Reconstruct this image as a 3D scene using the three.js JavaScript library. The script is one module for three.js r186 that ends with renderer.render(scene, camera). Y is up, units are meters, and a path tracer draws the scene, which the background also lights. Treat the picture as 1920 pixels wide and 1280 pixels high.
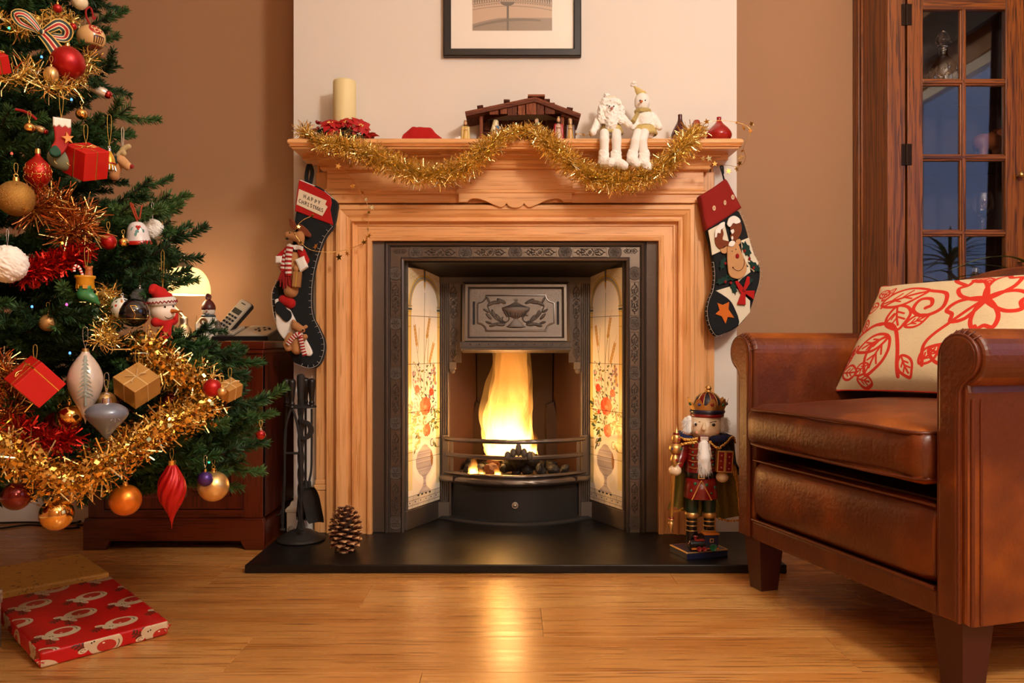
import * as THREE from 'three';
import { RoundedBoxGeometry } from 'three/addons/geometries/RoundedBoxGeometry.js';
import { mergeGeometries, mergeVertices, toCreasedNormals } from 'three/addons/utils/BufferGeometryUtils.js';
import { MarchingCubes } from 'three/addons/objects/MarchingCubes.js';
import { RectAreaLightUniformsLib } from 'three/addons/lights/RectAreaLightUniformsLib.js';
RectAreaLightUniformsLib.init();

// ---------------------------------------------------------------- camera, sky, exposure
const V = (x, y, z) => new THREE.Vector3(x, y, z);
const CAM = V(-0.0107, 0.661, 2.694), FOCAL = 1500;           // metres; focal length in pixels of the 1920 x 1280 frame
const scene = new THREE.Scene();
const camera = new THREE.PerspectiveCamera(2 * Math.atan(640 / FOCAL) * 180 / Math.PI, 1.5, 0.05, 60);
camera.position.copy(CAM); camera.lookAt(CAM.x, CAM.y, 0);
const renderer = new THREE.WebGLRenderer({ antialias: true });
renderer.toneMapping = THREE.LinearToneMapping;
renderer.toneMappingExposure = 1.0;
renderer.shadowMap.enabled = true;
scene.background = new THREE.Color().setRGB(0.5, 0.75, 1.45);  // dusk sky outside the window
const UNSEEN_PENDANT = { at: [1.05, 2.12, 2.5], power: 9.4, color: [1, 0.91, 0.8] };  // out of view, placed to light the chimney wall from the right
const UNSEEN_FLOOR_LAMP = { at: [0.45, 1.5, 3.3], power: 4.6, color: [1, 0.91, 0.8] };  // out of view behind the camera, placed for soft frontal light
const DESK_LAMP = { power: 0.08, color: [1, 0.77, 0.48] };
const FIRE = { power: 1.7, color: [1, 0.52, 0.18] };

// ---------------------------------------------------------------- helpers
let seed = 12345;
const rnd = () => { seed = (seed + 0x6d2b79f5) | 0; let t = Math.imul(seed ^ (seed >>> 15), 1 | seed); t = (t + Math.imul(t ^ (t >>> 7), 61 | t)) ^ t; return ((t ^ (t >>> 14)) >>> 0) / 4294967296; };
const R = (a, b) => a + (b - a) * rnd();
const PI = Math.PI, lerp = THREE.MathUtils.lerp, clamp = THREE.MathUtils.clamp, sst = THREE.MathUtils.smoothstep;
const taken = new Map();
function numbered(name) { const n = taken.get(name) ?? 0; taken.set(name, n + 1); return n ? `${name}_${String(n).padStart(3, '0')}` : name; }
function at(px, py, z) { const s = (CAM.z - z) / FOCAL; return V((px - 960) * s + CAM.x, CAM.y - (py - 640) * s, z); }
const sc = (z) => (CAM.z - z) / FOCAL;                         // metres per photograph pixel at depth z
function tag(o, label, category, group, kind) {
  if (label) o.userData.label = label;
  if (category) o.userData.category = category;
  if (group) o.userData.group = group;
  if (kind) o.userData.kind = kind;
  return o;
}
function thing(name, label, category, pos = [0, 0, 0], turn = 0, group) {
  const o = new THREE.Group(); o.name = numbered(name);
  if (pos.isVector3) o.position.copy(pos); else o.position.set(...pos);
  o.rotation.y = turn; scene.add(o);
  return tag(o, label, category, group);
}
function M(name, geo, mat, parent = scene) {
  const m = new THREE.Mesh(Array.isArray(geo) ? merge(geo) : geo, mat);
  m.name = numbered(name); m.castShadow = m.receiveShadow = true; parent.add(m);
  return m;
}
const struct = (name, geo, mat, parent) => { const m = M(name, geo, mat, parent); if (!parent) m.userData.kind = 'structure'; return m; };
function flat(g) {
  g = g.index ? g.toNonIndexed() : g;
  if (!g.attributes.normal) g.computeVertexNormals();
  if (!g.attributes.uv) g.setAttribute('uv', new THREE.BufferAttribute(new Float32Array(g.attributes.position.count * 2), 2));
  for (const k of Object.keys(g.attributes)) if (!['position', 'normal', 'uv'].includes(k)) g.deleteAttribute(k);
  g.clearGroups(); g.morphAttributes = {};
  return g;
}
const merge = (list) => (list.length === 1 ? list[0] : mergeGeometries(list.map(flat)));
function T(g, p = [0, 0, 0], r = [0, 0, 0], s = 1) {
  const m = new THREE.Matrix4().compose(p.isVector3 ? p : V(...p), new THREE.Quaternion().setFromEuler(new THREE.Euler(...r)), Array.isArray(s) ? V(...s) : V(s, s, s));
  return g.clone().applyMatrix4(m);
}
const box = (w, h, d, p = [0, 0, 0], r) => T(new THREE.BoxGeometry(w, h, d), p, r);
const rbox = (w, h, d, rad = 0.004, p = [0, 0, 0], r, seg = 2) => T(new RoundedBoxGeometry(w, h, d, seg, Math.min(rad, w / 2.01, h / 2.01, d / 2.01)), p, r);
const box2 = (x0, x1, y0, y1, z0, z1, rad = 0) => (rad ? rbox(x1 - x0, y1 - y0, z1 - z0, rad, [(x0 + x1) / 2, (y0 + y1) / 2, (z0 + z1) / 2]) : box(x1 - x0, y1 - y0, z1 - z0, [(x0 + x1) / 2, (y0 + y1) / 2, (z0 + z1) / 2]));
const ball = (r, p = [0, 0, 0], s = [1, 1, 1], seg = 20) => T(new THREE.SphereGeometry(r, seg, Math.max(6, Math.round(seg * 0.6))), p, [0, 0, 0], s);
const cyl = (r0, r1, h, p = [0, 0, 0], r, seg = 16) => T(new THREE.CylinderGeometry(r1, r0, h, seg), p, r);   // r0 bottom, r1 top
const lathe = (prof, seg = 28, p, r) => T(new THREE.LatheGeometry(prof.map(([a, b]) => new THREE.Vector2(Math.max(a, 1e-5), b)), seg), p, r);
function smoothProf(prof, n = 24) { const c = new THREE.SplineCurve(prof.map(([a, b]) => new THREE.Vector2(a, b))); return c.getPoints(n).map((p) => [Math.max(0, p.x), p.y]); }
const tube = (pts, r, seg = 24, rad = 6, closed = false) => new THREE.TubeGeometry(new THREE.CatmullRomCurve3(pts.map((p) => (p.isVector3 ? p : V(...p))), closed), seg, r, rad, closed);
function stick(a, b, r0, r1 = r0, seg = 8) {
  a = a.isVector3 ? a : V(...a); b = b.isVector3 ? b : V(...b);
  const d = b.clone().sub(a), g = new THREE.CylinderGeometry(r1, r0, d.length(), seg);
  g.applyQuaternion(new THREE.Quaternion().setFromUnitVectors(V(0, 1, 0), d.clone().normalize()));
  return g.translate(...a.add(d.multiplyScalar(0.5)).toArray());
}
function shapeOf(pts, smooth = false) {
  const s = new THREE.Shape();
  if (smooth) { const c = new THREE.SplineCurve([...pts, pts[0]].map(([x, y]) => new THREE.Vector2(x, y))); s.setFromPoints(c.getPoints(pts.length * 7)); } else s.setFromPoints(pts.map(([x, y]) => new THREE.Vector2(x, y)));
  return s;
}
function ext(shape, depth, bevel = 0, p = [0, 0, 0], r, seg = 2) {
  if (Array.isArray(shape)) shape = shapeOf(shape);
  const g = new THREE.ExtrudeGeometry(shape, { depth: Math.max(1e-4, depth - 2 * bevel), bevelEnabled: bevel > 0, bevelThickness: bevel, bevelSize: bevel, bevelOffset: -bevel, bevelSegments: seg, curveSegments: 10, steps: 1 });
  return T(g.translate(0, 0, bevel), p, r);
}
function starShape(n, r0, r1, turn = PI / 2) { return Array.from({ length: 2 * n }, (_, i) => { const a = turn + i * PI / n, r = i % 2 ? r1 : r0; return [r * Math.cos(a), r * Math.sin(a)]; }); }
// a profile [[offset to the left of the path, height]] swept along a path in the xy plane with mitred corners
function sweep(path, prof, crease = 0.6) {
  const n = path.length, closed = Math.hypot(path[0][0] - path[n - 1][0], path[0][1] - path[n - 1][1]) < 1e-7, off = path.map((p, i) => {
    const dir = (a, b) => { const d = [b[0] - a[0], b[1] - a[1]], l = Math.hypot(...d); return [-d[1] / l, d[0] / l]; };
    const a = i ? dir(path[i - 1], p) : closed ? dir(path[n - 2], p) : null, b = i < n - 1 ? dir(p, path[i + 1]) : closed ? dir(p, path[1]) : null;
    if (!a || !b) return a ?? b;
    const k = 1 + a[0] * b[0] + a[1] * b[1];
    return [(a[0] + b[0]) / k, (a[1] + b[1]) / k];
  });
  const pos = [], pt = (j, q) => [path[j][0] + off[j][0] * q[0], path[j][1] + off[j][1] * q[0], q[1]];
  for (let j = 0; j < n - 1; j++) for (let k = 0; k < prof.length - 1; k++) {
    const a = pt(j, prof[k]), b = pt(j + 1, prof[k]), c = pt(j + 1, prof[k + 1]), d = pt(j, prof[k + 1]);
    pos.push(...a, ...c, ...b, ...a, ...d, ...c);
  }
  const g = new THREE.BufferGeometry(); g.setAttribute('position', new THREE.BufferAttribute(new Float32Array(pos), 3));
  g.computeVertexNormals();
  return flat(toCreasedNormals(g, crease));
}
const arc = (cx, cy, r, a0, a1, n = 5) => Array.from({ length: n + 1 }, (_, i) => { const a = a0 + (a1 - a0) * i / n; return [cx + r * Math.cos(a), cy + r * Math.sin(a)]; });
// uv in metres, u along the grain axis (0 x, 1 y, 2 z)
function grain(g, axis = 0, ou = R(0, 3), ov = R(0, 3)) {
  g = flat(g.clone()); const p = g.attributes.position, uv = g.attributes.uv, e1 = V(), e2 = V(), a = V(), b = V(), c = V();
  for (let i = 0; i < p.count; i += 3) {
    a.fromBufferAttribute(p, i); b.fromBufferAttribute(p, i + 1); c.fromBufferAttribute(p, i + 2);
    const n = e1.subVectors(b, a).cross(e2.subVectors(c, a)), m = [Math.abs(n.x), Math.abs(n.y), Math.abs(n.z)], d = m.indexOf(Math.max(...m));
    let ax = [0, 1, 2].filter((k) => k !== d); if (ax[1] === axis) ax = ax.reverse();
    for (let k = 0; k < 3; k++) uv.setXY(i + k, p.getComponent(i + k, ax[0]) + ou, p.getComponent(i + k, ax[1]) + ov);
  }
  return g;
}
// ---- noise and textures
const hash = (x, y, s = 0) => { let h = Math.imul(x, 374761393) + Math.imul(y, 668265263) + Math.imul(s + 1, 1274126177); h = Math.imul(h ^ (h >>> 13), 1274126177); return ((h ^ (h >>> 16)) >>> 0) / 4294967296; };
function vnoise(x, y, px, py, s = 0) {           // value noise that repeats after px, py cells
  const ix = Math.floor(x), iy = Math.floor(y), fx = x - ix, fy = y - iy, u = fx * fx * (3 - 2 * fx), v = fy * fy * (3 - 2 * fy), w = (a, n) => ((a % n) + n) % n;
  const h = (i, j) => hash(w(ix + i, px), w(iy + j, py), s);
  return lerp(lerp(h(0, 0), h(1, 0), u), lerp(h(0, 1), h(1, 1), u), v);
}
function fbm(u, v, fx, fy, oct = 4, s = 0) { let a = 0.5, t = 0, n = 0; for (let o = 0; o < oct; o++, fx *= 2, fy *= 2, a *= 0.5) { t += a * vnoise(u * fx, v * fy, fx, fy, s + o); n += a; } return t / n; }
const rgbOf = (hex) => [(hex >> 16) & 255, (hex >> 8) & 255, hex & 255];
const mixc = (a, b, t) => a.map((x, i) => x + (b[i] - x) * t);
function dataTex(w, h, fn, srgb = true, rep = [1, 1]) {
  const d = new Uint8Array(w * h * 4);
  for (let y = 0; y < h; y++) for (let x = 0; x < w; x++) { const c = fn((x + 0.5) / w, (y + 0.5) / h), i = (y * w + x) * 4; if (c.length) { d[i] = c[0]; d[i + 1] = c[1]; d[i + 2] = c[2]; } else d[i] = d[i + 1] = d[i + 2] = clamp(c * 255, 0, 255); d[i + 3] = 255; }
  return finish(new THREE.DataTexture(d, w, h, THREE.RGBAFormat), srgb, rep);
}
function finish(t, srgb, rep) { t.magFilter = t.minFilter = THREE.LinearFilter; t.wrapS = t.wrapT = THREE.RepeatWrapping; t.repeat.set(...rep); if (srgb) t.colorSpace = THREE.SRGBColorSpace; t.needsUpdate = true; return t; }
function gray(w, h, fn, rep) { return dataTex(w, h, (u, v) => Object(fn(u, v)).valueOf(), false, rep); }
function canvasTex(w, h, draw, rep = [1, 1]) { const c = document.createElement('canvas'); c.width = w; c.height = h; draw(c.getContext('2d'), w, h); return finish(new THREE.CanvasTexture(c), true, rep); }
function woodTex(w, h, pale, mid, dark, { size = [1.2, 0.4], rings = 7, fine = 90, streak = 0.55, s = 1 } = {}) {
  pale = rgbOf(pale); mid = rgbOf(mid); dark = rgbOf(dark);
  return dataTex(w, h, (u, v) => {
    const warp = fbm(u, v, 2, 3, 3, s), ring = 0.5 + 0.5 * Math.sin((v * rings + warp * 3.2) * 2 * PI), tone = fbm(u, v, 1, 6, 3, s + 9);
    const f = fbm(u, v, 5, fine, 3, s + 20), pore = sst(fbm(u, v, 14, fine * 2, 2, s + 30), 0.62, 0.8);
    let c = mixc(pale, mid, clamp(ring ** 3 * 0.75 + (tone - 0.5) * 0.9 + (f - 0.5) * streak * 1.6, 0, 1));
    return mixc(c, dark, clamp(pore * 0.5 + Math.max(0, f - 0.62) * streak * 1.5, 0, 0.8));
  }, true, [1 / size[0], 1 / size[1]]);
}
function mat(color, rough = 0.6, o = {}) {
  const phys = ['clearcoat', 'sheen', 'transmission', 'anisotropy', 'thickness', 'iridescence', 'specularIntensity'].some((k) => k in o);
  const m = new (phys ? THREE.MeshPhysicalMaterial : THREE.MeshStandardMaterial)({ color: color ?? 0xffffff, roughness: rough, side: THREE.DoubleSide, ...o });
  return m;
}
function sweepPlan(path, prof, crease) { return sweep(path.map(([x, z]) => [x, -z]), prof, crease).rotateX(-PI / 2); }  // path in (x, z), heights up

const noiseFine = gray(256, 256, (u, v) => fbm(u, v, 16, 16, 4, 3), [8, 8]);
const noiseCoarse = gray(512, 512, (u, v) => fbm(u, v, 6, 6, 6, 5), [2, 2]);
const noiseUnit = gray(256, 256, (u, v) => fbm(u, v, 24, 24, 3, 7), [1, 1]);
const plushTex = gray(256, 256, (u, v) => fbm(u, v, 40, 40, 2, 8), [2, 2]);
const knitTex = gray(128, 128, (u, v) => 0.5 + 0.5 * Math.sin(u * 2 * PI * 12) * (0.75 + 0.25 * Math.sin(v * 2 * PI * 16)), [1, 1]);

const MAT = {
  cream: mat(0xe8e0d6, 0.85, { bumpMap: noiseFine, bumpScale: 0.00012 }),
  tan: mat(0xae8563, 0.85, { bumpMap: noiseFine, bumpScale: 0.00015 }),
  ceiling: mat(0xeee6da, 0.9), white: mat(0xece6dc, 0.45),
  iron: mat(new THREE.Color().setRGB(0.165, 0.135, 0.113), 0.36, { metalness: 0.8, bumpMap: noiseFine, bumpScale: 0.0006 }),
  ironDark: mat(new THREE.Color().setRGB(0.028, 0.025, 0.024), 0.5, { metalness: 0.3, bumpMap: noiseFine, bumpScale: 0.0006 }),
  gold: mat(new THREE.Color().setRGB(0.85, 0.56, 0.17), 0.25, { metalness: 1 }),
  goldSatin: mat(new THREE.Color().setRGB(0.80, 0.52, 0.20), 0.42, { metalness: 0.95 }),
  silver: mat(new THREE.Color().setRGB(0.78, 0.76, 0.72), 0.22, { metalness: 1 }),
  nickel: mat(new THREE.Color().setRGB(0.55, 0.49, 0.43), 0.34, { metalness: 1 }),
  brass: mat(new THREE.Color().setRGB(0.55, 0.36, 0.14), 0.35, { metalness: 1 }),
  thread: mat(0xc9a24a, 0.5, { metalness: 0.5 }),
  black: mat(0x141210, 0.5),
};
// ---------------------------------------------------------------- the room
const ALC = -0.25, CEIL = 2.75, BREAST = 0.746;
{
  const notch = (x0, x1, w, h) => shapeOf([[x0, 0], [-w, 0], [-w, h], [w, h], [w, 0], [x1, 0], [x1, CEIL], [x0, CEIL]]);
  struct('wall_back', ext(notch(-2.4, 2.6, 0.47, 0.99), 0.1, 0, [0, 0, ALC - 0.1]), MAT.tan);
  struct('wall_chimney', ext(notch(-BREAST, BREAST, 0.47, 0.99), -ALC, 0, [0, 0, ALC]), MAT.cream);
  struct('wall_left', box2(-2.5, -2.4, 0, CEIL, ALC - 0.1, 5.0), MAT.tan);
  struct('wall_front', box2(-2.5, 2.6, 0, CEIL, 4.9, 5.0), MAT.tan);
  const side = shapeOf([[-5.0, 0], [-(ALC - 0.1), 0], [-(ALC - 0.1), CEIL], [-5.0, CEIL]]);   // right wall, drawn in (-z, y)
  side.holes.push(shapeOf([[-2.85, 0.85], [-1.35, 0.85], [-1.35, 2.2], [-2.85, 2.2]]));
  struct('wall_right', ext(side, 0.1, 0, [2.5, 0, 0], [0, PI / 2, 0]), MAT.tan);
  struct('ceiling', box2(-2.5, 2.6, CEIL, CEIL + 0.1, ALC - 0.1, 5.0), MAT.ceiling);
  // skirting boards
  const sk = [[0, 0.0], [0.018, 0.0], [0.018, 0.088], [0.022, 0.092], [0.022, 0.1], ...arc(0.012, 0.1, 0.008, 0, PI / 2, 4), [0.008, 0.118], [0.006, 0.124], [0, 0.124]];
  struct('baseboard_back', merge([sweepPlan([[-BREAST, ALC], [-2.4, ALC]], sk), sweepPlan([[2.5, ALC], [BREAST, ALC]], sk)]), MAT.white);
  struct('baseboard_chimney', merge([sweepPlan([[-0.665, 0], [-BREAST, 0], [-BREAST, ALC]], sk), sweepPlan([[BREAST, ALC], [BREAST, 0], [0.665, 0]], sk)]), MAT.white);
  struct('baseboard_left', sweepPlan([[-2.4, ALC], [-2.4, 4.9]], sk), MAT.white);
  struct('baseboard_right', sweepPlan([[2.5, 4.9], [2.5, ALC]], sk), MAT.white);
  struct('baseboard_front', sweepPlan([[-2.4, 4.9], [2.5, 4.9]], sk), MAT.white);
  // floor of oak boards, running across the picture
  const fl = struct('floor', box2(-2.5, 2.6, -0.06, -0.013, ALC - 0.1, 5.0), mat(0x3b2613, 0.9));
  const oak = woodTex(2048, 1024, 0xd09a57, 0xc28442, 0x6c3d16, { size: [1.9, 0.72], rings: 3, fine: 80, streak: 0.27, s: 41 });
  const oakRough = gray(512, 512, (u, v) => 0.27 + 0.14 * fbm(u, v, 4, 60, 3, 71), [1 / 1.9, 1 / 0.72]);
  const tones = [0xffffff, 0xf6ece2, 0xfff6ea, 0xeee2d4].map((c) => mat(c, 0.82, { map: oak, roughnessMap: oakRough, bumpMap: oakRough, bumpScale: 0.0005 }));
  const knotMat = mat(0x4a2610, 0.5);
  const PW = 0.192, L = 1.28, zs = [];
  for (let r = 0, z = ALC; z < 4.9; r++, z += PW) {
    let x = -2.4 - [0.1, 0.75, 0.35, 1.0, 0.55][r % 5];
    for (; x < 2.5; x += L) {
      const a = Math.max(x, -2.4), b = Math.min(x + L, 2.5); if (b - a < 0.03) continue;
      const w = Math.min(PW, 4.9 - z);
      M('plank', grain(rbox(b - a - 0.0006, 0.0128, w - 0.0006, 0.0007, [(a + b) / 2, -0.0064, z + w / 2], undefined, 1), 0), tones[Math.floor(rnd() * 4)], fl);
    }
  }
  // window in the right wall: dusk sky, white frame, curtains (seen in the cabinet glass)
  const wf = [];
  const zb = (z0, z1, y0, y1) => wf.push(box2(2.515, 2.575, y0, y1, z0, z1, 0.006));
  zb(1.35, 1.40, 0.85, 2.2); zb(2.80, 2.85, 0.85, 2.2); zb(1.40, 2.8, 0.85, 0.91); zb(1.40, 2.8, 2.14, 2.2); zb(2.30, 2.34, 0.91, 2.14);
  const win = struct('window_1', merge(wf), MAT.white);
  M('window_sill', rbox(0.2, 0.03, 1.62, 0.008, [2.43, 0.835, 2.1]), MAT.white, win);
  M('pane', box2(2.540, 2.544, 0.91, 2.14, 1.40, 2.30), mat(0xffffff, 0.02, { transmission: 1, thickness: 0, ior: 1.5 }), win);
  M('pane', box2(2.540, 2.544, 0.91, 2.14, 2.34, 2.8), win.children[1].material, win);
  const cloth = mat(0x3a2018, 0.9, { bumpMap: noiseFine, bumpScale: 0.001 });
  const cur = (z0, z1, flare, label) => {
    const g = new THREE.PlaneGeometry(1, 1.75, 60, 12), p = g.attributes.position;
    for (let i = 0; i < p.count; i++) { const u = p.getX(i) + 0.5, v = p.getY(i) / 1.75 + 0.5; p.setXYZ(i, 2.42 + 0.035 * Math.sin(u * 38) , 0.55 + v * 1.75, lerp(z0, z1 + flare * (1 - v), u)); }
    g.computeVertexNormals();
    const back = g.clone().translate(0.006, 0, 0);
    const t = thing('curtain', label, 'curtain', [0, 0, 0]); M('fabric', merge([g, back]), cloth, t);
    return t;
  };
  cur(0.92, 1.30, 0.08, 'dark brown curtain beside the dusk window, nearest the fireplace');
  cur(2.86, 3.25, 0, 'dark brown curtain beside the dusk window, furthest from the fireplace');
  const rail = thing('unseen_pelmet', 'unseen dark wooden pelmet box above the dusk window, darkening the top pane reflections', 'pelmet', [2.44, 2.40, 2.08]);
  M('front_board', rbox(0.03, 0.26, 2.5, 0.006, [-0.06, 0, 0]), mat(0x2c1610, 0.6), rail); M('top_board', rbox(0.13, 0.02, 2.5, 0.004, [0, 0.12, 0]), rail.children[0].material, rail);  // pelmet out of view, placed to keep reflections in the top panes dark
}
// ---------------------------------------------------------------- unseen lamps behind and above the camera, placed to light the room
{
  const col = new THREE.Color().setRGB(...UNSEEN_PENDANT.color), t = thing('unseen_pendant_lamp', 'unseen round white pendant lamp, out of view, lighting the room from the upper right', 'lamp', UNSEEN_PENDANT.at);
  M('lamp_shade', ball(0.17, [0, 0, 0], [1, 1, 1], 32), mat(0xf4ead8, 0.4, { emissive: col, emissiveIntensity: 5.5 }), t);
  M('cord', cyl(0.004, 0.004, CEIL - UNSEEN_PENDANT.at[1] - 0.17, [0, 0.17 + (CEIL - UNSEEN_PENDANT.at[1] - 0.17) / 2, 0]), MAT.black, t);
  M('ceiling_rose', lathe([[0.055, 0.325], [0.05, 0.312], [0.02, 0.3], [0.004, 0.3]], 20), MAT.white, t);
  M('lamp_cap', lathe([[0.004, 0.2], [0.03, 0.19], [0.05, 0.165], [0.05, 0.15]], 20), MAT.nickel, t);
  const l = new THREE.PointLight(col, UNSEEN_PENDANT.power); l.position.set(0, 0, 0); l.castShadow = true; l.shadow.radius = 8; t.add(l);
  const c2 = new THREE.Color().setRGB(...UNSEEN_FLOOR_LAMP.color), f = thing('unseen_floor_lamp', 'unseen standing lamp with cream drum shade behind the camera, lighting the room from the front', 'lamp', [UNSEEN_FLOOR_LAMP.at[0], 0, UNSEEN_FLOOR_LAMP.at[2]]);
  const sh = UNSEEN_FLOOR_LAMP.at[1];
  M('base', lathe([[0, 0], [0.15, 0], [0.15, 0.012], [0.13, 0.02], [0.02, 0.035], [0.012, 0.06]], 32), MAT.brass, f);
  M('pole', cyl(0.011, 0.011, sh - 0.22, [0, (sh - 0.22) / 2 + 0.03, 0]), MAT.brass, f);
  M('lamp_shade', lathe([[0.23, sh - 0.17], [0.19, sh + 0.17]], 40), mat(0xf2dfc2, 0.9, { transmission: 0.5, thickness: 0 }), f);
  M('bulb', ball(0.055, [0, sh, 0], [1, 1.25, 1]), mat(0xfff0d8, 0.5, { emissive: c2, emissiveIntensity: 12 }), f);
  const l2 = new THREE.PointLight(c2, UNSEEN_FLOOR_LAMP.power); l2.position.set(0, sh, 0); l2.castShadow = true; l2.shadow.radius = 2; f.add(l2);
}
// ---------------------------------------------------------------- hearth and pine chimneypiece
const HT = 0.025;                                              // hearth top
const HEARTH_Z = 0.414;
{
  const slate = dataTex(512, 512, (u, v) => { const f = fbm(u, v, 8, 8, 5, 61), g = fbm(u, v, 60, 60, 2, 62); const k = 15 + 13 * (f - 0.5) + 8 * (g - 0.5); return [k * 1.04, k * 0.98, k * 0.96]; }, true, [1.2, 1.2]);
  const sr = gray(256, 256, (u, v) => 0.30 + 0.14 * fbm(u, v, 8, 8, 4, 66), [1.5, 1.5]);
  const t = thing('hearth_slab', 'black slate hearth slab lying on the oak floor before the fire', 'hearth');
  const sh = shapeOf([[-0.772, 0.001], [-0.46, 0.001], [-0.46, -0.24], [0.46, -0.24], [0.46, 0.001], [0.772, 0.001], [0.772, HEARTH_Z], [-0.772, HEARTH_Z]].map(([x, z]) => [x, -z]));
  M('slab', grain(T(ext(sh, HT, 0.003), [0, 0, 0], [-PI / 2, 0, 0]), 0), mat(0xffffff, 1, { map: slate, roughnessMap: sr, bumpMap: sr, bumpScale: 0.0006, specularIntensity: 0.75 }), t);
}
const pineTex = woodTex(1024, 512, 0xefb477, 0xe09f5e, 0xb0702f, { size: [1.5, 0.5], rings: 4, fine: 80, streak: 0.22, s: 11 });
const pine = mat(0xffffff, 0.48, { map: pineTex, bumpMap: gray(512, 512, (u, v) => fbm(u, v, 4, 90, 3, 13), [1 / 1.5, 1 / 0.5]), bumpScale: 0.0003, clearcoat: 0.25, clearcoatRoughness: 0.35 });
const SHELF_Y = 1.304;
{
  const t = thing('chimneypiece', 'waxed pine chimneypiece with moulded shelf around the black cast iron fireplace', 'mantelpiece');
  const add = (n, gs, ax = 0) => M(n, merge([].concat(gs).map((g) => grain(g, ax))), pine, t);
  for (const s of [-1, 1]) {
    // outer strip, main board, plinth
    const mx = (a, b) => [Math.min(s * a, s * b), Math.max(s * a, s * b)];
    const bx = (a, b, y0, y1, z0, z1, r) => box2(...mx(a, b), y0, y1, z0, z1, r);
    add('outer_strip', [bx(0.624, 0.664, 0.18, 1.225, 0.001, 0.028, 0.002)], 1);
    add('jamb_board', [bx(0.585, 0.626, HT, 1.13, 0.001, 0.046, 0.002)], 1);
    add('plinth_block', [bx(0.622, 0.668, HT, 0.165, 0.001, 0.034, 0.002)], 1);
    add('plinth_moulding', [bx(0.622, 0.670, 0.165, 0.185, 0.001, 0.036, 0.004), bx(0.622, 0.667, 0.185, 0.2, 0.001, 0.031, 0.003)], 0);
    add('return_board', [bx(0.655, 0.662, HT, 1.26, 0.001, 0.02)], 1);
  }
  // architrave, mitred round the insert
  const ap = [[-0.476, HT], [-0.476, 0.996], [0.476, 0.996], [0.476, HT]];
  const av = [[-0.002, 0.0], [-0.002, 0.052], [0.006, 0.054], ...arc(0.010, 0.050, 0.005, PI, 0, 5), [0.016, 0.046], [0.045, 0.046], [0.047, 0.051], [0.053, 0.051], [0.055, 0.054], [0.059, 0.054], ...arc(0.075, 0.070, 0.016, PI * 1.0, PI * 1.5, 5).map(([a, b]) => [a, b]), [0.082, 0.062], [0.094, 0.066], [0.099, 0.071], [0.111, 0.071], [0.114, 0.067], [0.116, 0.060], [0.116, 0.001]];
  {
    const parts = [];
    for (let i = 0; i < 3; i++) {                                // each mitred length on its own so that the grain follows it
      const n = [[-1, 0], [0, 1], [1, 0]], a = ap[i], b = ap[i + 1];
      const g = sweep(ap, av), p = g.attributes.position, keep = [], per = p.count / 3, nn = g.attributes.normal;
      const q = new THREE.BufferGeometry();
      q.setAttribute('position', new THREE.BufferAttribute(p.array.slice(i * per * 3, (i + 1) * per * 3), 3));
      q.setAttribute('normal', new THREE.BufferAttribute(nn.array.slice(i * per * 3, (i + 1) * per * 3), 3));
      add(i === 1 ? 'architrave_head' : 'architrave_jamb', flat(q), i === 1 ? 0 : 1);
    }
  }
  add('fascia', [box2(-0.622, 0.622, 1.118, 1.150, 0.001, 0.055, 0.001)], 0);
  add('frieze_bead', sweepPlan([[0.622, 0], [0.622, 0.056], [-0.622, 0.056], [-0.622, 0]], [[-0.01, 1.146], [0.004, 1.146], [0.006, 1.149], [0.004, 1.152], [0.004, 1.154], [0.007, 1.157], [0.004, 1.161], [0, 1.165], [-0.01, 1.165]]), 0);
  for (const s of [-1, 1]) add('frieze_panel', box2(s < 0 ? -0.622 : 0.18, s < 0 ? -0.18 : 0.622, 1.16, 1.235, 0.001, 0.052, 0.001), 0);
  add('tablet', box2(-0.188, 0.188, 1.158, 1.238, 0.001, 0.074, 0.002), 0);
  add('tablet_bead', sweepPlan([[0.188, 0], [0.188, 0.074], [-0.188, 0.074], [-0.188, 0]], [[-0.01, 1.144], [0.003, 1.144], [0.007, 1.148], [0.004, 1.153], [0.004, 1.156], [0, 1.160], [-0.01, 1.16]]), 0);
  {                                                             // scalloped apron below the tablet
    const h = [[0.186, 1.146], [0.186, 1.116], [0.158, 1.116], [0.150, 1.124], [0.138, 1.128], [0.122, 1.127], [0.1, 1.121], [0.074, 1.109], [0.052, 1.1], [0.043, 1.099], [0.033, 1.106], [0.029, 1.112], [0.022, 1.103], [0.01, 1.098], [0, 1.097]];
    add('apron', ext([...h, ...h.slice(0, -1).reverse().map(([x, y]) => [-x, y])], 0.008, 0.002, [0, 0, 0.0725]), 0);
  }
  // cornice and shelf
  const w = 0.63, corn = [[-0.02, 1.225], [0.008, 1.225], [0.012, 1.230], [0.008, 1.235], [0.010, 1.238], ...arc(0.034, 1.238, 0.022, PI, PI / 2, 6), [0.038, 1.260], [0.038, 1.266], [0.046, 1.268], [0.046, 1.276], [-0.02, 1.276]];
  add('cornice', sweepPlan([[w, 0], [w, 0.062], [-w, 0.062], [-w, 0]], corn), 0);
  add('cornice_break', sweepPlan([[0.2, 0], [0.2, 0.076], [-0.2, 0.076], [-0.2, 0]], corn.map(([a, b]) => [a * 1.02, b])), 0);
  for (const s of [-1, 1]) add('cornice_block', box2(s < 0 ? -0.695 : 0.63, s < 0 ? -0.63 : 0.695, 1.252, 1.274, 0.001, 0.085, 0.004), 0);
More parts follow.
